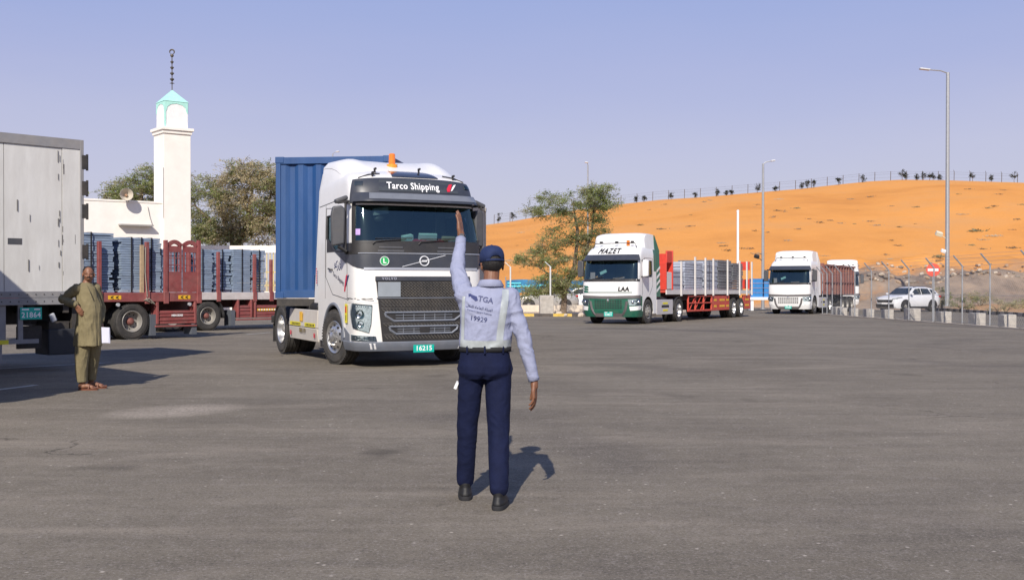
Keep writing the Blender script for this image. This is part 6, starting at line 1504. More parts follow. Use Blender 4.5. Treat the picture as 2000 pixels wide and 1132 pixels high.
# left tree behind the parapet
tl = (X2x(265, 70), 70, gz(70))
def tr_(X, Y, dy=0): return ((X-265)/S2, dy, (550-Y)/S2+1.53-tl[2])
tree('shade_tree', 'spreading green tree left of the minaret, behind the parapet', tl,
     [([(0, 0, 0), tr_(270, 450), tr_(275, 400), tr_(280, 365)], .26), ([tr_(268, 430), tr_(235, 390), tr_(220, 370)], .12)],
     [(tr_(270, 365), (1.7, 1.4, 1.0), 3), (tr_(230, 378), (1.1, 1.0, .55), 1.4), (tr_(292, 340), (.8, .8, .6), .9), (tr_(255, 395), (2.0, 1.2, .8), 1.8), (tr_(312, 370), (1.0, 1.0, 1.4), 1.2), (tr_(345, 370), (1.3, 1, 1.2), 1)],
     [LEAF_A, LEAF_B, LEAF_D, LEAF_C], 150, 130, .070, 12, spread=.68, wts=(5, 3, 2, 1.2), twig=.018)
# scrub by the blue container rear / behind the wall line
for i, (X, d, rx, hh, lab_, mset) in enumerate(((590, 68, 3.2, 2.6, 'low scrubby bush behind the blue container', (LEAF_C, LEAF_A)), (1885, 70, 1.3, 1.3, 'grey green bush right of the tall lamp post', (LEAF_D, LEAF_B)), (1838, 73.5, .8, 1.9, 'dark green bush beside the tall lamp post', (LEAF_B, LEAF_A)), (1960, 62, 1.6, 1.2, 'pale dry bush near the right edge of the photo', (LEAF_D, LEAF_C)), (1915, 75, 1.2, 1.0, 'small dry bush on the verge behind the fence', (LEAF_C, LEAF_D)))):
    z = H(X2x(X, d), d)
    tree('bush', lab_, (X2x(X, d), d, z), [([(0, 0, 0), (.05, 0, hh*.4)], .05), ([(0.1, 0, 0), (.3*rx, .1, hh*.5)], .035), ([(-.1, 0, 0), (-.35*rx, .1, hh*.45)], .035)], [((0, 0, hh*.5), (rx*.8, rx*.6, hh*.42), 1)], list(mset), 26, 70, .05, 40+i, cat='bush', spread=.35, twig=.010)
# low scrub on the dune and saplings along its crest
smesh = []
for k in range(5):
    rnd2 = random.Random(60+k); mb = MB()
    for _ in range(70):
        p = Vector((rnd2.gauss(0, .42), rnd2.gauss(0, .35), abs(rnd2.gauss(.08, .12)))); a = Vector((rnd2.gauss(0, 1), rnd2.gauss(0, 1), rnd2.gauss(.5, .6))).normalized(); b_ = a.cross(Vector((0, 1, .2))).normalized(); l = rnd2.uniform(.08, .22)
        mb.add([p-a*l, p+b_*l*.4, p+a*l, p-b_*l*.4], [(0, 1, 2, 3)])
    smesh.append(mb.mesh('desert_shrub', mat('dry_scrub_%s' % ('grey', 'brown', 'olive', 'pale', 'dark')[k], ((.27, .21, .15), (.24, .16, .10), (.17, .16, .09), (.38, .31, .22), (.13, .11, .08))[k], .95, var=.3), smooth=False))
rs_ = random.Random(77)
def surf_at(X, Y):
    """walk the view ray to the ground"""
    kx = (X-1000)/2100.0; kz = (550-Y)/2100.0; y = 85
    while y < 210:
        if 1.53+kz*y <= H(kx*y, y): return kx*y, y
        y += .5
    return None
spots = [(1560, 448), (1410, 475), (1475, 342+110), (1580, 428), (1600, 435), (1620, 431), (1640, 437), (1668, 438), (1700, 433), (1712, 441), (1480, 400), (1520, 390), (1660, 390), (1700, 385), (1905, 452), (1920, 470), (1940, 462), (1880, 420), (1870, 380), (1950, 380), (1960, 372), (1890, 370), (1300, 400), (1375, 395), (1388, 392), (1100, 470), (1030, 470), (1010, 480), (1060, 478), (1250, 440), (1350, 442), (1290, 448), (1500, 455), (1350, 420), (1610, 500), (1740, 470), (1755, 480), (1790, 405), (1985, 430), (1975, 450), (1995, 400)]
for _ in range(42): spots.append((rs_.uniform(960, 1995), rs_.uniform(400, 515)))
for X, Y in spots:
    q = surf_at(X, Y)
    if not q: continue
    o = link('desert_shrub', rs_.choice(smesh), None, (q[0], q[1], H(*q)-.03), (0, 0, rs_.uniform(0, 6))); s_ = rs_.uniform(.3, .8)*(1.0 if rs_.random() < .85 else 1.7); o.scale = (s_*1.2, s_, s_*.7)
    zn = 'left of the green nosed truck' if X < 1150 else 'above the loaded red flatbed' if X < 1480 else 'left of the no entry sign' if X < 1800 else 'near the tall lamp post' if X < 1880 else 'by the right edge'
    hv = 'high on the dune' if Y < 420 else 'halfway up the dune' if Y < 470 else 'low on the dune'
    tag(o, '%s %s shrub, %s, %s' % ('large' if s_ > .75 else 'tiny' if s_ < .45 else 'small', ('grey', 'brown', 'olive', 'pale', 'dark')[smesh.index(o.data)], hv, zn), 'shrub', '%s dry shrubs %s' % (hv, zn))
ORD = 'first second third fourth fifth sixth seventh eighth ninth tenth eleventh twelfth thirteenth fourteenth fifteenth sixteenth seventeenth eighteenth nineteenth twentieth twenty-first twenty-second twenty-third twenty-fourth twenty-fifth twenty-sixth'.split()
sap = [(973, 20), (1001, 16), (1243, 12), (1258, 11), (1312, 13), (1357, 11), (1400, 14), (1418, 9), (1428, 10), (1479, 17), (1514, 9), (1566, 12), (1577, 15), (1589, 18), (1638, 17), (1685, 14), (1762, 20), (1768, 14), (1790, 13), (1803, 15), (1815, 15), (1822, 13), (1835, 11), (1899, 20), (1935, 13), (1980, 24)]
posfence = empty('ridge_fence', 'thin wire fence on posts along the crest of the dune', 'fence', (0, CR, 0))
for i, (X, hpx) in enumerate(sap):
    d = CR-1.2; x = X2x(X, d); z = H(x, d); hh = hpx/10.5; rr = random.Random(200+i)
    where = ('left end of the crest' if X < 1010 else 'crest left of the white pole' if X < 1440 else 'crest between the slim lamp post and the tall one' if X < 1850 else 'crest right of the tall lamp post')
    tree('sapling', '%s sapling on the dune crest, counted from its left end' % ORD[i], (x, d, z-.05), [([(0, 0, 0), (rr.uniform(-.1, .1), 0, hh*.8)], .05)], [((0, 0, hh*.62), (hh*.30, hh*.3, hh*.38), 1)], [LEAF_E, LEAF_E], 9, 27, .13, 300+i, cat='sapling', group='saplings along the dune crest', spread=.30, twig=.02)
pb = MB(); wr = MB(); prev = None
for i in range(34):
    X = 965+31*i; d = CR-.3; x = X2x(X, d); z = H(x, d); b = MB(); b.tube([(x, 0, z-.1), (x+.03, 0, z+1.7)], .055, 6); b.tube([(x+.03, 0, z+1.68), (x-.2, -.2, z+1.95)], .04, 4) if X > 1840 else None
    b.build('fence_post', mat('dark_post', (.10, .08, .07), .8), posfence)
    for hz_ in (.6, 1.2, 1.6):
        if prev: wr.tube([(prev[0], 0, prev[1]+hz_), (x, 0, z+hz_)], .012, 3, caps=False)
    prev = (x, z)
wr.build('fence_wire', MATS['dark_post'], posfence)
# loose stones
rm = []
for k in range(4):
    rr = random.Random(90+k); b = MB(); b.ball((0, 0, 0), (.5, .4, .3), 7, 5); b.v = [tuple(Vector(v)*(1+.35*noise.noise(Vector(v)*2.2+Vector((k*5, 0, 0))))) for v in b.v]; rm.append(b.mesh('rock', mat('rock_%s' % 'abcd'[k] if 0 else ('rock_grey', 'rock_brown', 'rock_tan', 'rock_pale')[k], ((.25, .21, .17), (.22, .15, .11), (.38, .27, .18), (.50, .42, .33))[k], .95, var=.3), angle=20))
rub = MB()
for _ in range(170):
    X = rs_.uniform(1655, 2000); Y = rs_.uniform(518, 585); q = surf_at(X, Y)
    if q is None or q[1] > 125: continue
    mr_ = rs_.choice(rm); k_ = rm.index(mr_); s_ = .55*rs_.uniform(.25, 1.0)**1.5; M = Matrix.Translation((q[0], q[1], H(*q))) @ Matrix.Rotation(rs_.uniform(0, 6), 4, 'Z') @ Matrix.Rotation(rs_.random(), 4, 'X'); rub.T = M; rub.add([v.co*s_ for v in mr_.vertices], [tuple(p.vertices) for p in mr_.polygons], k_)
tag(rub.build('rubble', [m_.materials[0] for m_ in rm], None, angle=20), 'loose rubble and stones strewn over the grey spoil bank on the right', 'rubble', None, 'stuff')
for X, y, s_, l_ in ((1135, 57.6, .42, 'pale broken rock by the striped kerb next to the green nosed truck'), (1092, 60, .5, 'brown rock at the foot of the thorn tree'), (1105, 57.7, .25, 'small pale stone lying in front of the striped kerb')):
    o = link('rock', rm[3], None, (X2x(X, y), y, gz(y)+.08), (0, 0, 1)); o.scale = (s_, s_, s_*1.2); tag(o, l_, 'rock')
# ================================================================ people
SKIN = mat('brown_skin', (.20, .088, .048), .5, var=.10, scale=30); SKIN.node_tree.nodes['Principled BSDF'].inputs['Subsurface Weight'].default_value = .08; SKIN.node_tree.nodes['Principled BSDF'].inputs['Subsurface Radius'].default_value = (.02, .008, .004)
SKIN2 = mat('brown_skin_dark', (.23, .105, .060), .5, var=.10, scale=30)
HAIR = mat('black_hair', (.012, .010, .009), .6, var=.3, scale=60, bump=.6, bscale=200)
def loft(mb, secs, n=20):
    """secs: (centre, rx, ry, yaw) ellipses stacked along z-ish"""
    vs = []
    for c, rx, ry, *yw in secs:
        a0 = yw[0] if yw else 0; p = yw[1] if len(yw) > 1 else 2.3
        for k in range(n):
            t = 2*math.pi*k/n; cx = abs(math.cos(t))**(2/p)*math.copysign(1, math.cos(t))*rx; sy = abs(math.sin(t))**(2/p)*math.copysign(1, math.sin(t))*ry
            vs.append((c[0]+cx*math.cos(a0)-sy*math.sin(a0), c[1]+cx*math.sin(a0)+sy*math.cos(a0), c[2]))
    m = len(secs); fs = [(i*n+k, i*n+(k+1) % n, (i+1)*n+(k+1) % n, (i+1)*n+k) for i in range(m-1) for k in range(n)]+[tuple(range(n-1, -1, -1)), tuple((m-1)*n+k for k in range(n))]
    return mb.add(vs, fs)
def limb(mb, pts, rs, n=14):
    """rounded tapered chain"""
    mb.tube(pts, rs, n)
    for p, r in zip(pts, rs): mb.ball(p, r*.995, n, 8)
def head(mb, c, yaw, pitch=0, s=1.0, roll=0.0):
    """c: centre of the cranium; yaw 0 looks along +Y"""
    M = Matrix.Rotation(yaw, 3, 'Z') @ Matrix.Rotation(pitch, 3, 'X') @ Matrix.Rotation(roll, 3, 'Y'); c = Vector(c)
    def B(p, r): mb.ball(c+(M @ Vector(p))*s, tuple(q*s for q in r), 16, 12, M=M)
    B((0, -.012, .015), (.074, .093, .085)); B((0, .022, -.045), (.060, .066, .070)); B((0, .045, -.085), (.040, .040, .030))   # cranium, face, chin
    B((0, .060, -.012), (.050, .030, .022)); B((.034, .062, -.048), (.020, .020, .016)); B((-.034, .062, -.048), (.020, .020, .016))    # brow, cheek bones
    B((0, .092, -.040), (.010, .016, .020)); B((0, .100, -.052), (.013, .012, .009)); B((.012, .092, -.055), (.008, .008, .007)); B((-.012, .092, -.055), (.008, .008, .007))  # nose
    B((0, .084, -.080), (.020, .010, .005)); B((0, .082, -.090), (.018, .010, .006))   # lips
    for sg in (1, -1):
        B((.077*sg, -.004, -.028), (.008, .018, .030)); B((.080*sg, -.010, -.012), (.008, .017, .014))
    return lambda p: c+(M @ Vector(p))*s, M
def hand(mb, wrist, tip_dir, palm_n, s=1.0, side=1, curl=.35, spread=.10, thumb=.7):
    """wrist point, direction to the finger tips, palm normal (out of the palm); side +1: thumb on the left of palm_n x dir"""
    d = Vector(tip_dir).normalized(); n = Vector(palm_n); n = (n-d*n.dot(d)).normalized(); l = d.cross(n)*side; w = Vector(wrist)
    def P(a, b, c): return w+(d*a+l*b+n*c)*s
    # palm
    limb(mb, [P(-.02, 0, 0), P(.012, 0, 0)], [.026*s, .026*s], 12)
    for b, a1 in ((.030, .088), (.011, .095), (-.009, .092), (-.028, .083)):
        limb(mb, [P(0, b*.55, 0), P(a1*.5, b*.9, .002), P(a1, b, 0)], [.0165*s, .0155*s, .0120*s], 10)
    ang = []
    for (b, a1, L, f) in ((.031, .088, .072, .6), (.011, .095, .080, .8), (-.010, .092, .074, 1.0), (-.029, .083, .058, 1.2)):
        sp = b*spread*14; p = P(a1, b, 0); th = curl*f*.5; pts = [p]; seg = (L*.46, L*.32, L*.26); rr = [.0098, .0092, .0084, .0068]
        for k, q in enumerate(seg):
            v = d*math.cos(th)+n*math.sin(th)+l*(sp*.35); pts.append(pts[-1]+v.normalized()*q*s); th += curl*f*.75
        limb(mb, pts, [r_*s for r_ in rr], 9)
    t0 = P(.020, .026, .006); t1 = t0+(d*.6+l*thumb+n*.35).normalized()*.038*s; t2 = t1+(d*.9+l*thumb*.5+n*.3).normalized()*.030*s; t3 = t2+(d*1.0+l*thumb*.25+n*.3).normalized()*.026*s
    limb(mb, [t0, t1, t2, t3], [.0150*s, .0118*s, .0104*s, .0082*s], 9)
def fold_fn(seed, amp, sc=(9, 9, 16), zones=()):
    o = Vector((seed*7.3, seed*3.1, seed*1.7))
    def f(p, n):
        q = Vector((p.x*sc[0], p.y*sc[1], p.z*sc[2]))+o
        w_ = noise.noise(q*.5)*1.4; v = 1-abs(noise.noise(q+Vector((w_, w_, w_))))*2.2; v2 = 1-abs(noise.noise(q*2.1+Vector((w_*2, 0, 4))))*2.2
        a = amp
        for (c, r_, k) in zones:
            dd = (p-Vector(c)).length
            if dd < r_: a += k*(1-dd/r_)
        return a*(.75*v+.30*v2-.4)
    return f

def officer():
    gx, gy = -.178, 7.45
    e = empty('person', 'traffic officer seen from behind in lilac shirt, navy trousers and cap, raising the left hand', 'person', (gx, gy, 0))
    o = lambda x, y, z: Vector((x-gx, y-gy, z))
    Ls, Le, Lw = o(-.325, 7.46, 1.435), o(-.388, 7.66, 1.625), o(-.372, 7.82, 1.835)
    Rs, Re, Rw = o(-.012, 7.46, 1.425), o(.078, 7.43, 1.135), o(.150, 7.42, .855)
    hipL, kneeL, ankL = o(-.278, 7.45, .93), o(-.312, 7.50, .52), o(-.330, 7.58, .10)
    hipR, kneeR, ankR = o(-.098, 7.45, .93), o(-.092, 7.40, .50), o(-.088, 7.25, .10)
    hc = o(-.140, 7.50, 1.665)
    # continuous body
    b = MB()
    head(b, hc, R(18), R(-4), 1.0)
    limb(b, [o(-.150, 7.455, 1.44), o(-.146, 7.47, 1.52), hc+Vector((0, -.015, -.06))], [.062, .055, .055])
    loft(b, [(o(-.18, 7.45, .90), .135, .09), (o(-.185, 7.45, 1.05), .13, .085), (o(-.175, 7.45, 1.25), .145, .09), (o(-.165, 7.45, 1.42), .135, .08), (o(-.155, 7.45, 1.47), .07, .055)])
    limb(b, [Ls, Le, Lw], [.045, .037, .025]); limb(b, [Rs, Re, Rw], [.045, .037, .025])
    limb(b, [o(-.2, 7.45, 1.40), Ls], [.05, .045]); limb(b, [o(-.13, 7.45, 1.40), Rs], [.05, .045])
    limb(b, [hipL, kneeL, ankL], [.06, .045, .035]); limb(b, [hipR, kneeR, ankR], [.06, .045, .035])
    hand(b, Lw+Vector((0, .012, .035)), (-.10, .14, 1.0), (-.95, .30, -.05), 1.03, side=-1, curl=.14, spread=.10, thumb=.8)
    hand(b, Rw+Vector((.004, -.004, -.035)), (.02, -.02, -1.0), (-.95, .25, 0), 1.03, side=1, curl=.42, spread=.05, thumb=.35)
    me = remesh(b, .0042, 1); me.materials.append(SKIN); link('body', me, e)
    # hair on the nape, below the cap
    h = MB(); M = Matrix.Rotation(R(18), 3, 'Z'); h.ball(hc+Vector((0, -.016, .006)), (.079, .096, .084), 20, 14, M=M)
    hm = remesh(h, .006, 0, lambda p, n: -.03 if ((p-hc).y > .035) else .0015*noise.noise(p*120)); hm.materials.append(HAIR)
    bm = bmesh.new(); bm.from_mesh(hm); bmesh.ops.delete(bm, geom=[v for v in bm.verts if (v.co-hc).y > .03+(v.co.z-hc.z)*.5 or v.co.z < hc.z-.062], context='VERTS'); bm.to_mesh(hm); bm.free(); link('hair', hm, e)
    # shirt: yoke, torso tucked in the belt, sleeves, collar
    s = MB(); W = 1.06
    loft(s, [(o(-.186, 7.45, 1.04), .168, .112), (o(-.186, 7.45, 1.075), .176, .122), (o(-.184, 7.45, 1.13), .183, .130), (o(-.180, 7.45, 1.22), .178, .125), (o(-.176, 7.45, 1.32), .182, .122, 0, 2.6), (o(-.172, 7.45, 1.40), .182, .110, 0, 2.5), (o(-.166, 7.452, 1.45), .150, .092), (o(-.158, 7.455, 1.49), .098, .074), (o(-.152, 7.46, 1.525), .064, .062)], 28)
    limb(s, [o(-.22, 7.45, 1.42), Ls+Vector((0, 0, .0)), Ls.lerp(Le, .5)+Vector((-.002, 0, -.012)), Le+Vector((0, 0, -.008)), Le.lerp(Lw, .5), Lw+Vector((0, -.01, -.02))], [.072, .076, .064, .054, .045, .036], 18)
    limb(s, [Ls+Vector((.03, 0, -.07)), Ls.lerp(Le, .35)+Vector((0, 0, -.03))], [.075, .06], 14)
    limb(s, [o(-.10, 7.45, 1.41), Rs, Rs.lerp(Re, .5), Re+Vector((.004, 0, 0)), Re.lerp(Rw, .5), Rw+Vector((0, 0, .015))], [.068, .068, .058, .052, .045, .037], 18)
    zs = [(tuple(o(-.36, 7.5, 1.5)), .2, .004), (tuple(o(.08, 7.43, 1.13)), .16, .006), (tuple(o(-.02, 7.4, 1.30)), .16, .006), (tuple(o(-.18, 7.35, 1.09)), .22, .006), (tuple(o(-.39, 7.66, 1.62)), .12, .005)]
    me = remesh(s, .0065, 4, fold_fn(2, .0058, (9, 9, 10), zs))
    SH = mat('lilac_shirt_cloth', (.285, .305, .42), .85, var=.10, scale=14, bump=.9, bscale=17, dcol=(.4, .4, .5), spec=.2)
    me.materials.append(SH)
    # cut away the lumps inside the collar opening and below the cuffs
    sh = link('shirt', me, e)
    c = MB(); ctr = o(-.150, 7.462, 1.525)
    ringo = []; 
    for k in range(25):
        t = 2*math.pi*k/24; ringo.append((t, Vector((.071*math.cos(t), .070*math.sin(t), 0))))
    for (t, v), (t2, v2) in zip(ringo, ringo[1:]):
        f = lambda vv, tt: [ctr+vv*1.10+Vector((0, 0, -.018)), ctr+vv*.98+Vector((0, .004, .012+.008*(-math.sin(tt)))), ctr+vv*1.05+Vector((0, .004, .014+.008*(-math.sin(tt)))), ctr+vv*1.36+Vector((0, -.006, -.026))]
        c.add(f(v, t)+f(v2, t2), [(0, 1, 5, 4), (1, 2, 6, 5), (2, 3, 7, 6)])
    col_ = c.build('collar', SH, sh, angle=70); so_ = col_.modifiers.new('s', 'SOLIDIFY'); so_.thickness = .003
    for (w_, el, r_) in ((Lw, Le, .038), (Rw, Re, .039)):
        cf = MB(); d = (w_-el).normalized(); cf.tube([w_-d*.065, w_-d*.03, w_+d*.008], [r_*.99, r_, r_*1.01], 18, caps=False)
        q = cf.build('cuff', SH, sh); so_ = q.modifiers.new('s', 'SOLIDIFY'); so_.thickness = .004
    # surface sampler for prints and reflective tape: shoot onto the back of the shirt
    from mathutils.bvhtree import BVHTree
    bv = BVHTree.FromPolygons([v.co for v in me.vertices], [p.vertices for p in me.polygons])
    def on(x, z, off=.003, axis=Vector((0, 1, 0))):
        hit = bv.ray_cast(Vector((x-gx, -1.0, z)), axis)
        if hit[0] is None: return None
        return hit[0]+hit[1]*off*(1 if hit[1].y < 0 else -1)
    def strip(path, w_, name, m, off=.0035, par=sh):
        mb_ = MB(); cols = []
        for i, (x, z) in enumerate(path):
            x0, z0 = path[max(0, i-1)]; x1, z1 = path[min(len(path)-1, i+1)]; dx, dz = x1-x0, z1-z0; l = math.hypot(dx, dz); nx, nz_ = -dz/l, dx/l
            row = [on(x+nx*w_*t, z+nz_*w_*t, off) for t in (-.5, -.25, 0, .25, .5)]; cols.append(row)
        for a, b_ in zip(cols, cols[1:]):
            for k in range(4):
                q4 = [a[k], a[k+1], b_[k+1], b_[k]]
                if all(v is not None for v in q4) and max((q4[0]-v).length for v in q4) < .06: mb_.add(q4, [(0, 1, 2, 3)])
        return mb_.build(name, m, par, angle=80)
    RT = mat('reflective_tape', (.42, .455, .46), .4, var=.2, scale=12, metal=.15)
    strip([(lerp(-.045, -.085, sm(0, 1, k/24)), lerp(1.475, 1.11, k/24)) for k in range(25)], .046, 'reflective_strap', RT)
    strip([(lerp(-.330, -.338, k/22), lerp(1.43, 1.11, k/22)) for k in range(23)], .020, 'reflective_strap', RT)
    strip([(lerp(-.352, -.012, k/40), 1.108-.006*math.sin(3.1*k/40)) for k in range(41)], .052, 'reflective_band', RT, .004)
    def wrap(txt, size, x, z, roll, m, nm, **kk):
        t = text_mesh(txt, size, **kk); t.materials.clear(); t.materials.append(m); c_, s_ = math.cos(roll), math.sin(roll); bm = bmesh.new(); bm.from_mesh(t); bad = []
        for v in bm.verts:
            u, w2 = v.co.x*c_-v.co.y*s_, v.co.x*s_+v.co.y*c_; p = on(x+u, z+w2, .003+max(0, v.co.z)*.4)
            if p is None: bad.append(v)
            else: v.co = p
        bmesh.ops.delete(bm, geom=bad, context='VERTS'); bm.to_mesh(t); bm.free(); return link(nm, t, sh)
    wrap('TGA', .052, -.180, 1.405, -.18, PRINTB, 'back_lettering', bold=.001)
    wrap('ﺍﻟﻬﻴﺌﺔ ﺍﻟﻌﺎﻣﺔ ﻟﻠﻨﻘﻞ'[::-1], .026, -.222, 1.352, -.20, PRINTB, 'back_lettering')
    wrap('Transport General Authority', .0145, -.222, 1.322, -.20, PRINTB, 'back_lettering')
    wrap('19929', .048, -.228, 1.275, -.16, PRINTB, 'back_number')
    em = MB()
    for poly in ([(-.300, 1.447), (-.280, 1.447), (-.278, 1.430), (-.296, 1.425)], [(-.284, 1.444), (-.240, 1.428), (-.232, 1.402), (-.250, 1.398), (-.280, 1.422)]):
        P = [on(x, z, .003) for x, z in poly]
        if all(p is not None for p in P): em.add(P, [tuple(range(len(P)))])
    em.build('back_emblem', PRINTB, sh)
    # trousers
    t = MB(); TR = mat('navy_trouser_cloth', (.0065, .010, .036), .85, var=.2, scale=12, bump=.8, bscale=13, spec=.2)
    loft(t, [(o(-.186, 7.45, 1.068), .168, .116), (o(-.188, 7.45, 1.02), .174, .122), (o(-.188, 7.44, .95), .180, .130), (o(-.190, 7.44, .90), .178, .130), (o(-.190, 7.45, .86), .165, .11)], 28)
    limb(t, [hipL+Vector((.0, 0, -.03)), hipL.lerp(kneeL, .45), kneeL, kneeL.lerp(ankL, .5), ankL+Vector((0, 0, .035))], [.090, .084, .073, .066, .060], 20)
    limb(t, [hipR+Vector((0, 0, -.03)), hipR.lerp(kneeR, .45), kneeR, kneeR.lerp(ankR, .5), ankR+Vector((0, 0, .04))], [.094, .088, .075, .070, .064], 20)
    zt = [(tuple(kneeL+Vector((0, -.05, .02))), .16, .004), (tuple(kneeR+Vector((0, -.05, .02))), .16, .005), (tuple(o(-.19, 7.33, .84)), .16, .006), (tuple(ankR+Vector((0, 0, .06))), .12, .006), (tuple(ankL+Vector((0, 0, .06))), .12, .006)]
    me = remesh(t, .007, 4, fold_fn(5, .0034, (11, 11, 8.5), zt)); me.materials.append(TR); tro = link('trousers', me, e)
    pk = MB(); 
    for sg in (-1, 1): pk.tube([o(-.186+.166*sg, 7.42, 1.0), o(-.186+.180*sg, 7.43, .93), o(-.186+.172*sg, 7.45, .87)], [.010, .014, .008], 8)
    pk.build('pocket_flap', TR, tro)
    bl = MB(); n = 32; pr = []
    for k in range(n):
        a = 2*math.pi*k/n; c_, s_ = math.cos(a), math.sin(a); sx = abs(c_)**(2/2.3)*math.copysign(1, c_); sy = abs(s_)**(2/2.3)*math.copysign(1, s_); pr.append((sx, sy))
    for k in range(n):
        a, b_ = pr[k], pr[(k+1) % n]; f = lambda q, r_, z: o(-.186, 7.45, 0)+Vector((q[0]*(.178+r_), q[1]*(.124+r_), z))
        bl.add([f(a, -.003, 1.050), f(b_, -.003, 1.050), f(b_, .000, 1.084), f(a, .000, 1.084)], [(0, 1, 2, 3)])
    bb = bl.build('belt', mat('black_belt', (.012, .012, .014), .85), tro); so_ = bb.modifiers.new('s', 'SOLIDIFY'); so_.thickness = .005; so_.offset = 1
    lp = MB()
    for a in (-2.3, -1.57, -.8): lp.obox(o(-.186+.178*math.cos(a), 7.45+.135*math.sin(a), 1.066), (.012, .012, .052), (0, 0, a+1.57))
    lp.build('belt_loop', TR, tro)
    ph = MB(); ph.obox(o(-.385, 7.45, .815), (.02, .05, .045), (.2, .4, 0)); ph.build('folded_paper', PRINTW, tro)
    # shoes
    for (an, yaw, toe) in ((ankL, R(4), 0), (ankR, R(-10), 0)):
        s2 = MB(); M = Matrix.Translation(Vector((an.x, an.y, 0))) @ Matrix.Rotation(yaw, 4, 'Z'); s2.T = M
        loft(s2, [((0, .055, .028), .046, .135, 0, 2.6), ((0, .055, .045), .047, .134, 0, 2.6), ((0, .045, .065), .043, .115), ((0, .020, .085), .040, .078), ((0, .0, .105), .040, .058), ((0, -.005, .125), .042, .054)], 20)
        me = remesh(s2, .005, 2); me.materials.append(mat('black_shoe_leather', (.010, .010, .011), .6, var=.2, scale=30)); sho = link('shoe', me, e)
        s3 = MB(); s3.T = M; loft(s3, [((0, .055, .0), .048, .138, 0, 2.8), ((0, .055, .012), .051, .141, 0, 2.8), ((0, .055, .030), .049, .138, 0, 2.8)], 24); s3.T = None
        s3.build('sole', mat('shoe_sole', (.018, .018, .02), .8), sho)
        s4 = MB(); s4.T = M
        for k in range(3): s4.beam((-.028, .02+.025*k, .098-.012*k), (.028, .02+.025*k, .098-.012*k), .008, .006)
        s4.build('lace', BLACK, sho)
    # cap
    cp = MB(); CM = mat('navy_cap_cloth', (.008, .020, .080), .8, var=.1, scale=20, bump=.2, bscale=400); M = Matrix.Translation(hc+Vector((0, -.008, .022))) @ Matrix.Rotation(R(18), 4, 'Z') @ Matrix.Rotation(R(-6), 4, 'X'); nn, mm_ = 32, 9
    for i in range(mm_+1):
        ph_ = math.pi*.5*i/mm_; 
        for k in range(nn):
            a = 2*math.pi*k/nn; r_ = math.sin(ph_)**.72 if i else 0
            z = .083*math.cos(ph_)+.012
            if i == mm_: z = -.022
            x, y = .0865*r_*math.cos(a), .104*r_*math.sin(a); zz = z
            # opening at the back over the strap (back = -Y)
            if i >= mm_-1 and math.sin(a) < -.82: zz += (.036 if i == mm_ else .020)*sm(-.82, -.97, math.sin(a))
            zz += -.002*abs(math.sin(a*3))*0
            cp.v.append(tuple(M @ Vector((x, y, zz))))
    cp.f = [[i*nn+k, i*nn+(k+1) % nn, (i+1)*nn+(k+1) % nn, (i+1)*nn+k] for i in range(mm_) for k in range(nn)]; cp.mi = [0]*len(cp.f)
    cap = cp.build('cap', CM, e, angle=70); so_ = cap.modifiers.new('s', 'SOLIDIFY'); so_.thickness = .003
    st = MB(); st.T = M; st.tube([(.0865*math.cos(a)*1.0, .104*math.sin(a), -.016) for a in [math.pi*(1.5-.25+.5*k/12) for k in range(13)]], .007, 6); st.build('cap_strap', CM, cap)
    bt = MB(); bt.T = M; bt.ball((0, 0, .096), .007, 8, 6); 
    for k in range(6):
        a0 = 2*math.pi*k/6+.5; bt.tube([(.0865*math.sin(p_)**.72*math.cos(a0), .104*math.sin(p_)**.72*math.sin(a0), .083*math.cos(p_)+.0125) for p_ in [.06+.16*j for j in range(9)]], .0012, 4)
    bt.build('cap_seams', CM, cap)
    br = MB(); br.T = M
    for k in range(13):
        a = math.pi*(.15+.7*k/12); c_, s_ = math.cos(a), math.sin(a); br.v += [tuple(M @ Vector((.086*c_, .103*s_, -.016))), tuple(M @ Vector((.088*c_*1.05, .103*s_+.068*math.sin(math.pi*k/12)**.7, -.030)))]
    br.f = [[2*k, 2*k+2, 2*k+3, 2*k+1] for k in range(12)]; br.mi = [0]*12; brm = br.build('cap_brim', CM, cap); so_ = brm.modifiers.new('s', 'SOLIDIFY'); so_.thickness = .004
    # watch
    d = (Lw-Le).normalized(); wt = MB(); wt.tube([Lw+d*.018, Lw+d*.044], [.0315, .0305], 20, caps=False); q = wt.build('watch', mat('watch_strap', (.02, .02, .022), .4), e); so_ = q.modifiers.new('s', 'SOLIDIFY'); so_.thickness = .004
    wf = MB(); wf.cyl(Lw+d*.031+Vector((.004, -.028, 0)), Lw+d*.031+Vector((.005, -.040, .002)), .019, n=18); wf.build('watch_case', mat('watch_case', (.08, .08, .085), .25, metal=.8), q)
    return e

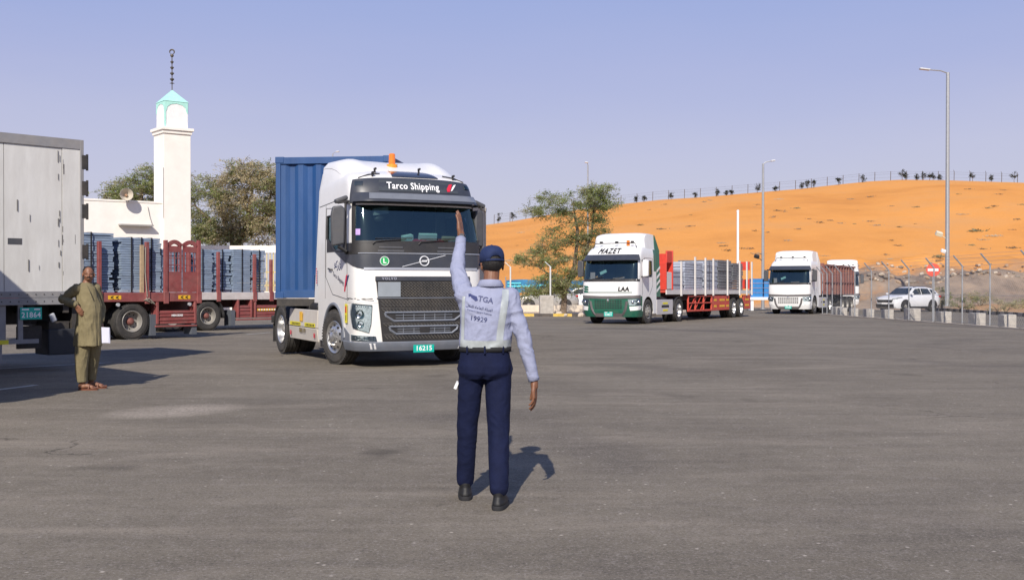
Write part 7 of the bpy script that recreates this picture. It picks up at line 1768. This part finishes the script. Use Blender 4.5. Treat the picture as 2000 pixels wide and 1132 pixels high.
def driver():
    gx, gy = -6.01, 15.22
    e = empty('person', 'bearded man in long olive tunic with a hand on his hip, holding papers, looking back', 'person', (gx, gy, 0))
    S = gy/2100.0
    def o(X, Y, dy=0.0): d = gy+dy; return Vector(((X-1000)*d/2100-gx, dy, 1.53+(550-Y)*d/2100))
    hc = o(173, 533, 0)
    b = MB(); fp, HM = head(b, hc, R(180+22), R(3), 1.0)
    limb(b, [o(167, 566), o(169, 553), hc+Vector((.01, .02, -.05))], [.065, .056, .050])
    loft(b, [(o(172, 640), .11, .09), (o(175, 600), .12, .10), (o(170, 572), .11, .08), (o(168, 560), .06, .05)])
    RsX, ReX, RwX = o(149, 564, -.08), o(123, 584, -.05), o(149, 597, -.20)
    LsX, LeX, LwX = o(186, 563, .12), o(198, 605, .16), o(196, 632, .06)
    limb(b, [RsX, ReX, RwX], [.045, .038, .028]); limb(b, [LsX, LeX, LwX], [.038, .034, .026]); limb(b, [o(168, 570), RsX], [.04, .04]); limb(b, [o(168, 570), LsX], [.04, .04])
    hand(b, RwX, (.55, .1, -.85), (.1, 1, .1), 1.0, side=-1, curl=.5, thumb=.4)
    hand(b, LwX, (.2, -.1, -1), (.2, 1, 0), 1.0, side=-1, curl=.9, thumb=.4)
    aL, aR = o(161, 745, -.02), o(178, 743, .22)
    limb(b, [o(160, 660), o(160, 700), aL], [.07, .055, .042]); limb(b, [o(182, 660, .15), o(180, 700, .18), aR], [.07, .055, .042])
    # bare feet
    for an, yaw in ((aL, R(-72)), (aR, R(-66))):
        d = Vector((math.cos(yaw+R(90)-R(18)), math.sin(yaw+R(90)-R(18)), 0)).normalized(); z = Vector((0, 0, 1)); an0 = Vector((an.x, an.y, 0))
        limb(b, [an, an0+z*.05-d*.03], [.040, .034]); limb(b, [an0+z*.045-d*.03, an0+z*.06+d*.06, an0+z*.040+d*.15], [.034, .034, .022])
        l = d.cross(z)
        for k in range(5): limb(b, [an0+z*.034+d*.13+l*(-.026+.014*k), an0+z*.028+d*(.20-.009*k)+l*(-.030+.015*k)], [.012, .0095 if k else .013], 8)
    me = remesh(b, .0048, 1); me.materials.append(SKIN2); link('body', me, e)
    # hair, moustache, brows, eyes
    h = MB(); h.ball(hc+HM @ Vector((0, -.016, .022)), (.079, .095, .080), 20, 14, M=HM); hm = remesh(h, .006, 0, lambda p, n: .0015*noise.noise(p*120)); hm.materials.append(HAIR)
    inv = HM.inverted(); bm = bmesh.new(); bm.from_mesh(hm); bmesh.ops.delete(bm, geom=[v for v in bm.verts if (inv @ (v.co-hc)).y > .048-(.0 if (inv @ (v.co-hc)).z > .03 else .045) or (inv @ (v.co-hc)).z < -.045], context='VERTS'); bm.to_mesh(hm); bm.free(); link('hair', hm, e)
    m = MB(); P = lambda x, y, z: fp((x, y, z))
    m.tube([P(-.030, .078, -.078), P(-.015, .092, -.070), P(0, .095, -.068), P(.015, .092, -.070), P(.030, .078, -.078)], [.003, .006, .006, .006, .003], 8)
    for sg in (1, -1): m.tube([P(.012*sg, .088, -.010), P(.030*sg, .084, -.006), P(.046*sg, .070, -.012)], [.003, .004, .002], 6)
    m.build('moustache_and_brows', HAIR, e)
    ey = MB()
    for sg in (1, -1): ey.ball(P(.029*sg, .0745, -.030), (.009, .006, .0034), 12, 8, M=HM)
    eo = ey.build('eyes', mat('eye_white', (.22, .19, .17), .5), e); ey = MB()
    for sg in (1, -1): ey.ball(P(.029*sg, .0805, -.030), (.005, .004, .0036), 10, 6, M=HM)
    ey.build('irises', BLACK, eo)
    # long tunic and loose trousers
    TU = mat('olive_tunic_cloth', (.205, .172, .098), .9, var=.2, scale=5, bump=.8, bscale=14, spec=.15)
    t = MB(); q = lambda X, Y, rx, ry, dy=0, yaw=R(-25): (o(X, Y, dy), rx, ry, yaw)
    loft(t, [q(167, 552, .066, .062), q(167, 556, .11, .080), q(167, 562, .155, .100), q(168, 570, .162, .115), q(171, 582, .160, .135), q(175, 596, .160, .158), q(175, 610, .162, .160), q(174, 625, .168, .15), q(172, 645, .185, .15), q(171, 662, .198, .155), q(171, 675, .205, .16)], 28)
    limb(t, [o(156, 567, -.02), RsX, RsX.lerp(ReX, .55), ReX, ReX.lerp(RwX, .5), RwX+Vector((-.02, 0, .02))], [.070, .072, .066, .060, .056, .050], 16)
    limb(t, [o(176, 567, .05), LsX, LeX, LwX+Vector((0, 0, .05))], [.075, .078, .062, .052], 16)
    zs = [(tuple(ReX), .16, .010), (tuple(o(160, 620, -.12)), .25, .010), (tuple(o(185, 650, -.1)), .25, .012)]
    me = remesh(t, .009, 3, fold_fn(9, .011, (15, 15, 2.4), zs)); me.materials.append(TU); tu = link('tunic', me, e)
    bp = MB(); bp.tube([o(169, 556, -.12), o(175, 570, -.17), o(178, 580, -.19)], [.006, .006, .006], 6); bp.build('tunic_placket', TU, tu)
    t = MB(); loft(t, [(o(163, 655, -.03), .090, .11), (o(160, 690, -.03), .095, .095), (o(159, 720, -.02), .080, .085), (o(159, 738, -.02), .070, .08), (o(160, 746, -.02), .066, .075)], 22)
    loft(t, [(o(182, 655, .15), .12, .12), (o(181, 690, .17), .095, .10), (o(179, 720, .2), .075, .085), (o(178, 742, .22), .062, .070)], 22)
    me = remesh(t, .009, 2, fold_fn(12, .011, (16, 16, 2.2))); me.materials.append(TU); link('trousers', me, e)
    SD = mat('sandal_leather', (.16, .05, .025), .6)
    for an, yaw in ((aL, R(-72)), (aR, R(-66))):
        d = Vector((math.cos(yaw+R(90)-R(18)), math.sin(yaw+R(90)-R(18)), 0)).normalized(); c_ = Vector((an.x, an.y, 0))+d*.075; s2 = MB(); M = Matrix.Translation(c_) @ Matrix.Rotation(math.atan2(d.y, d.x)-math.pi/2, 4, 'Z'); s2.T = M
        loft(s2, [((0, 0, 0), .046, .142, 0, 2.6), ((0, 0, .018), .047, .144, 0, 2.6)], 20); so1 = s2.build('sandal', SD, e)
        s3 = MB(); s3.T = M; s3.tube([(-.046, .02, .015), (-.02, .03, .075), (.02, .03, .075), (.046, .02, .015)], .009, 6); s3.tube([(-.044, .08, .015), (-.02, .075, .055), (.02, .075, .055), (.044, .08, .015)], .009, 6); s3.build('sandal_strap', SD, so1)
    return e
officer()
driver()
pz = empty('paper_sheet', 'white sheets of paper held in the hand of the man in the olive tunic', 'papers', (X2x(205, 15.2), 15.2, 1.53+(550-654)*15.2/2100))
pb_ = MB(); pb_.obox((0, 0, 0), (.13, .004, .22), (0, .03, -.25)); pb_.obox((.008, .006, -.005), (.13, .003, .22), (0, -.02, -.2)); pb_.build('paper', mat('paper_bluish_white', (.62, .63, .75), .8, var=.05), pz)
bpy.data.scenes.remove(TMP)
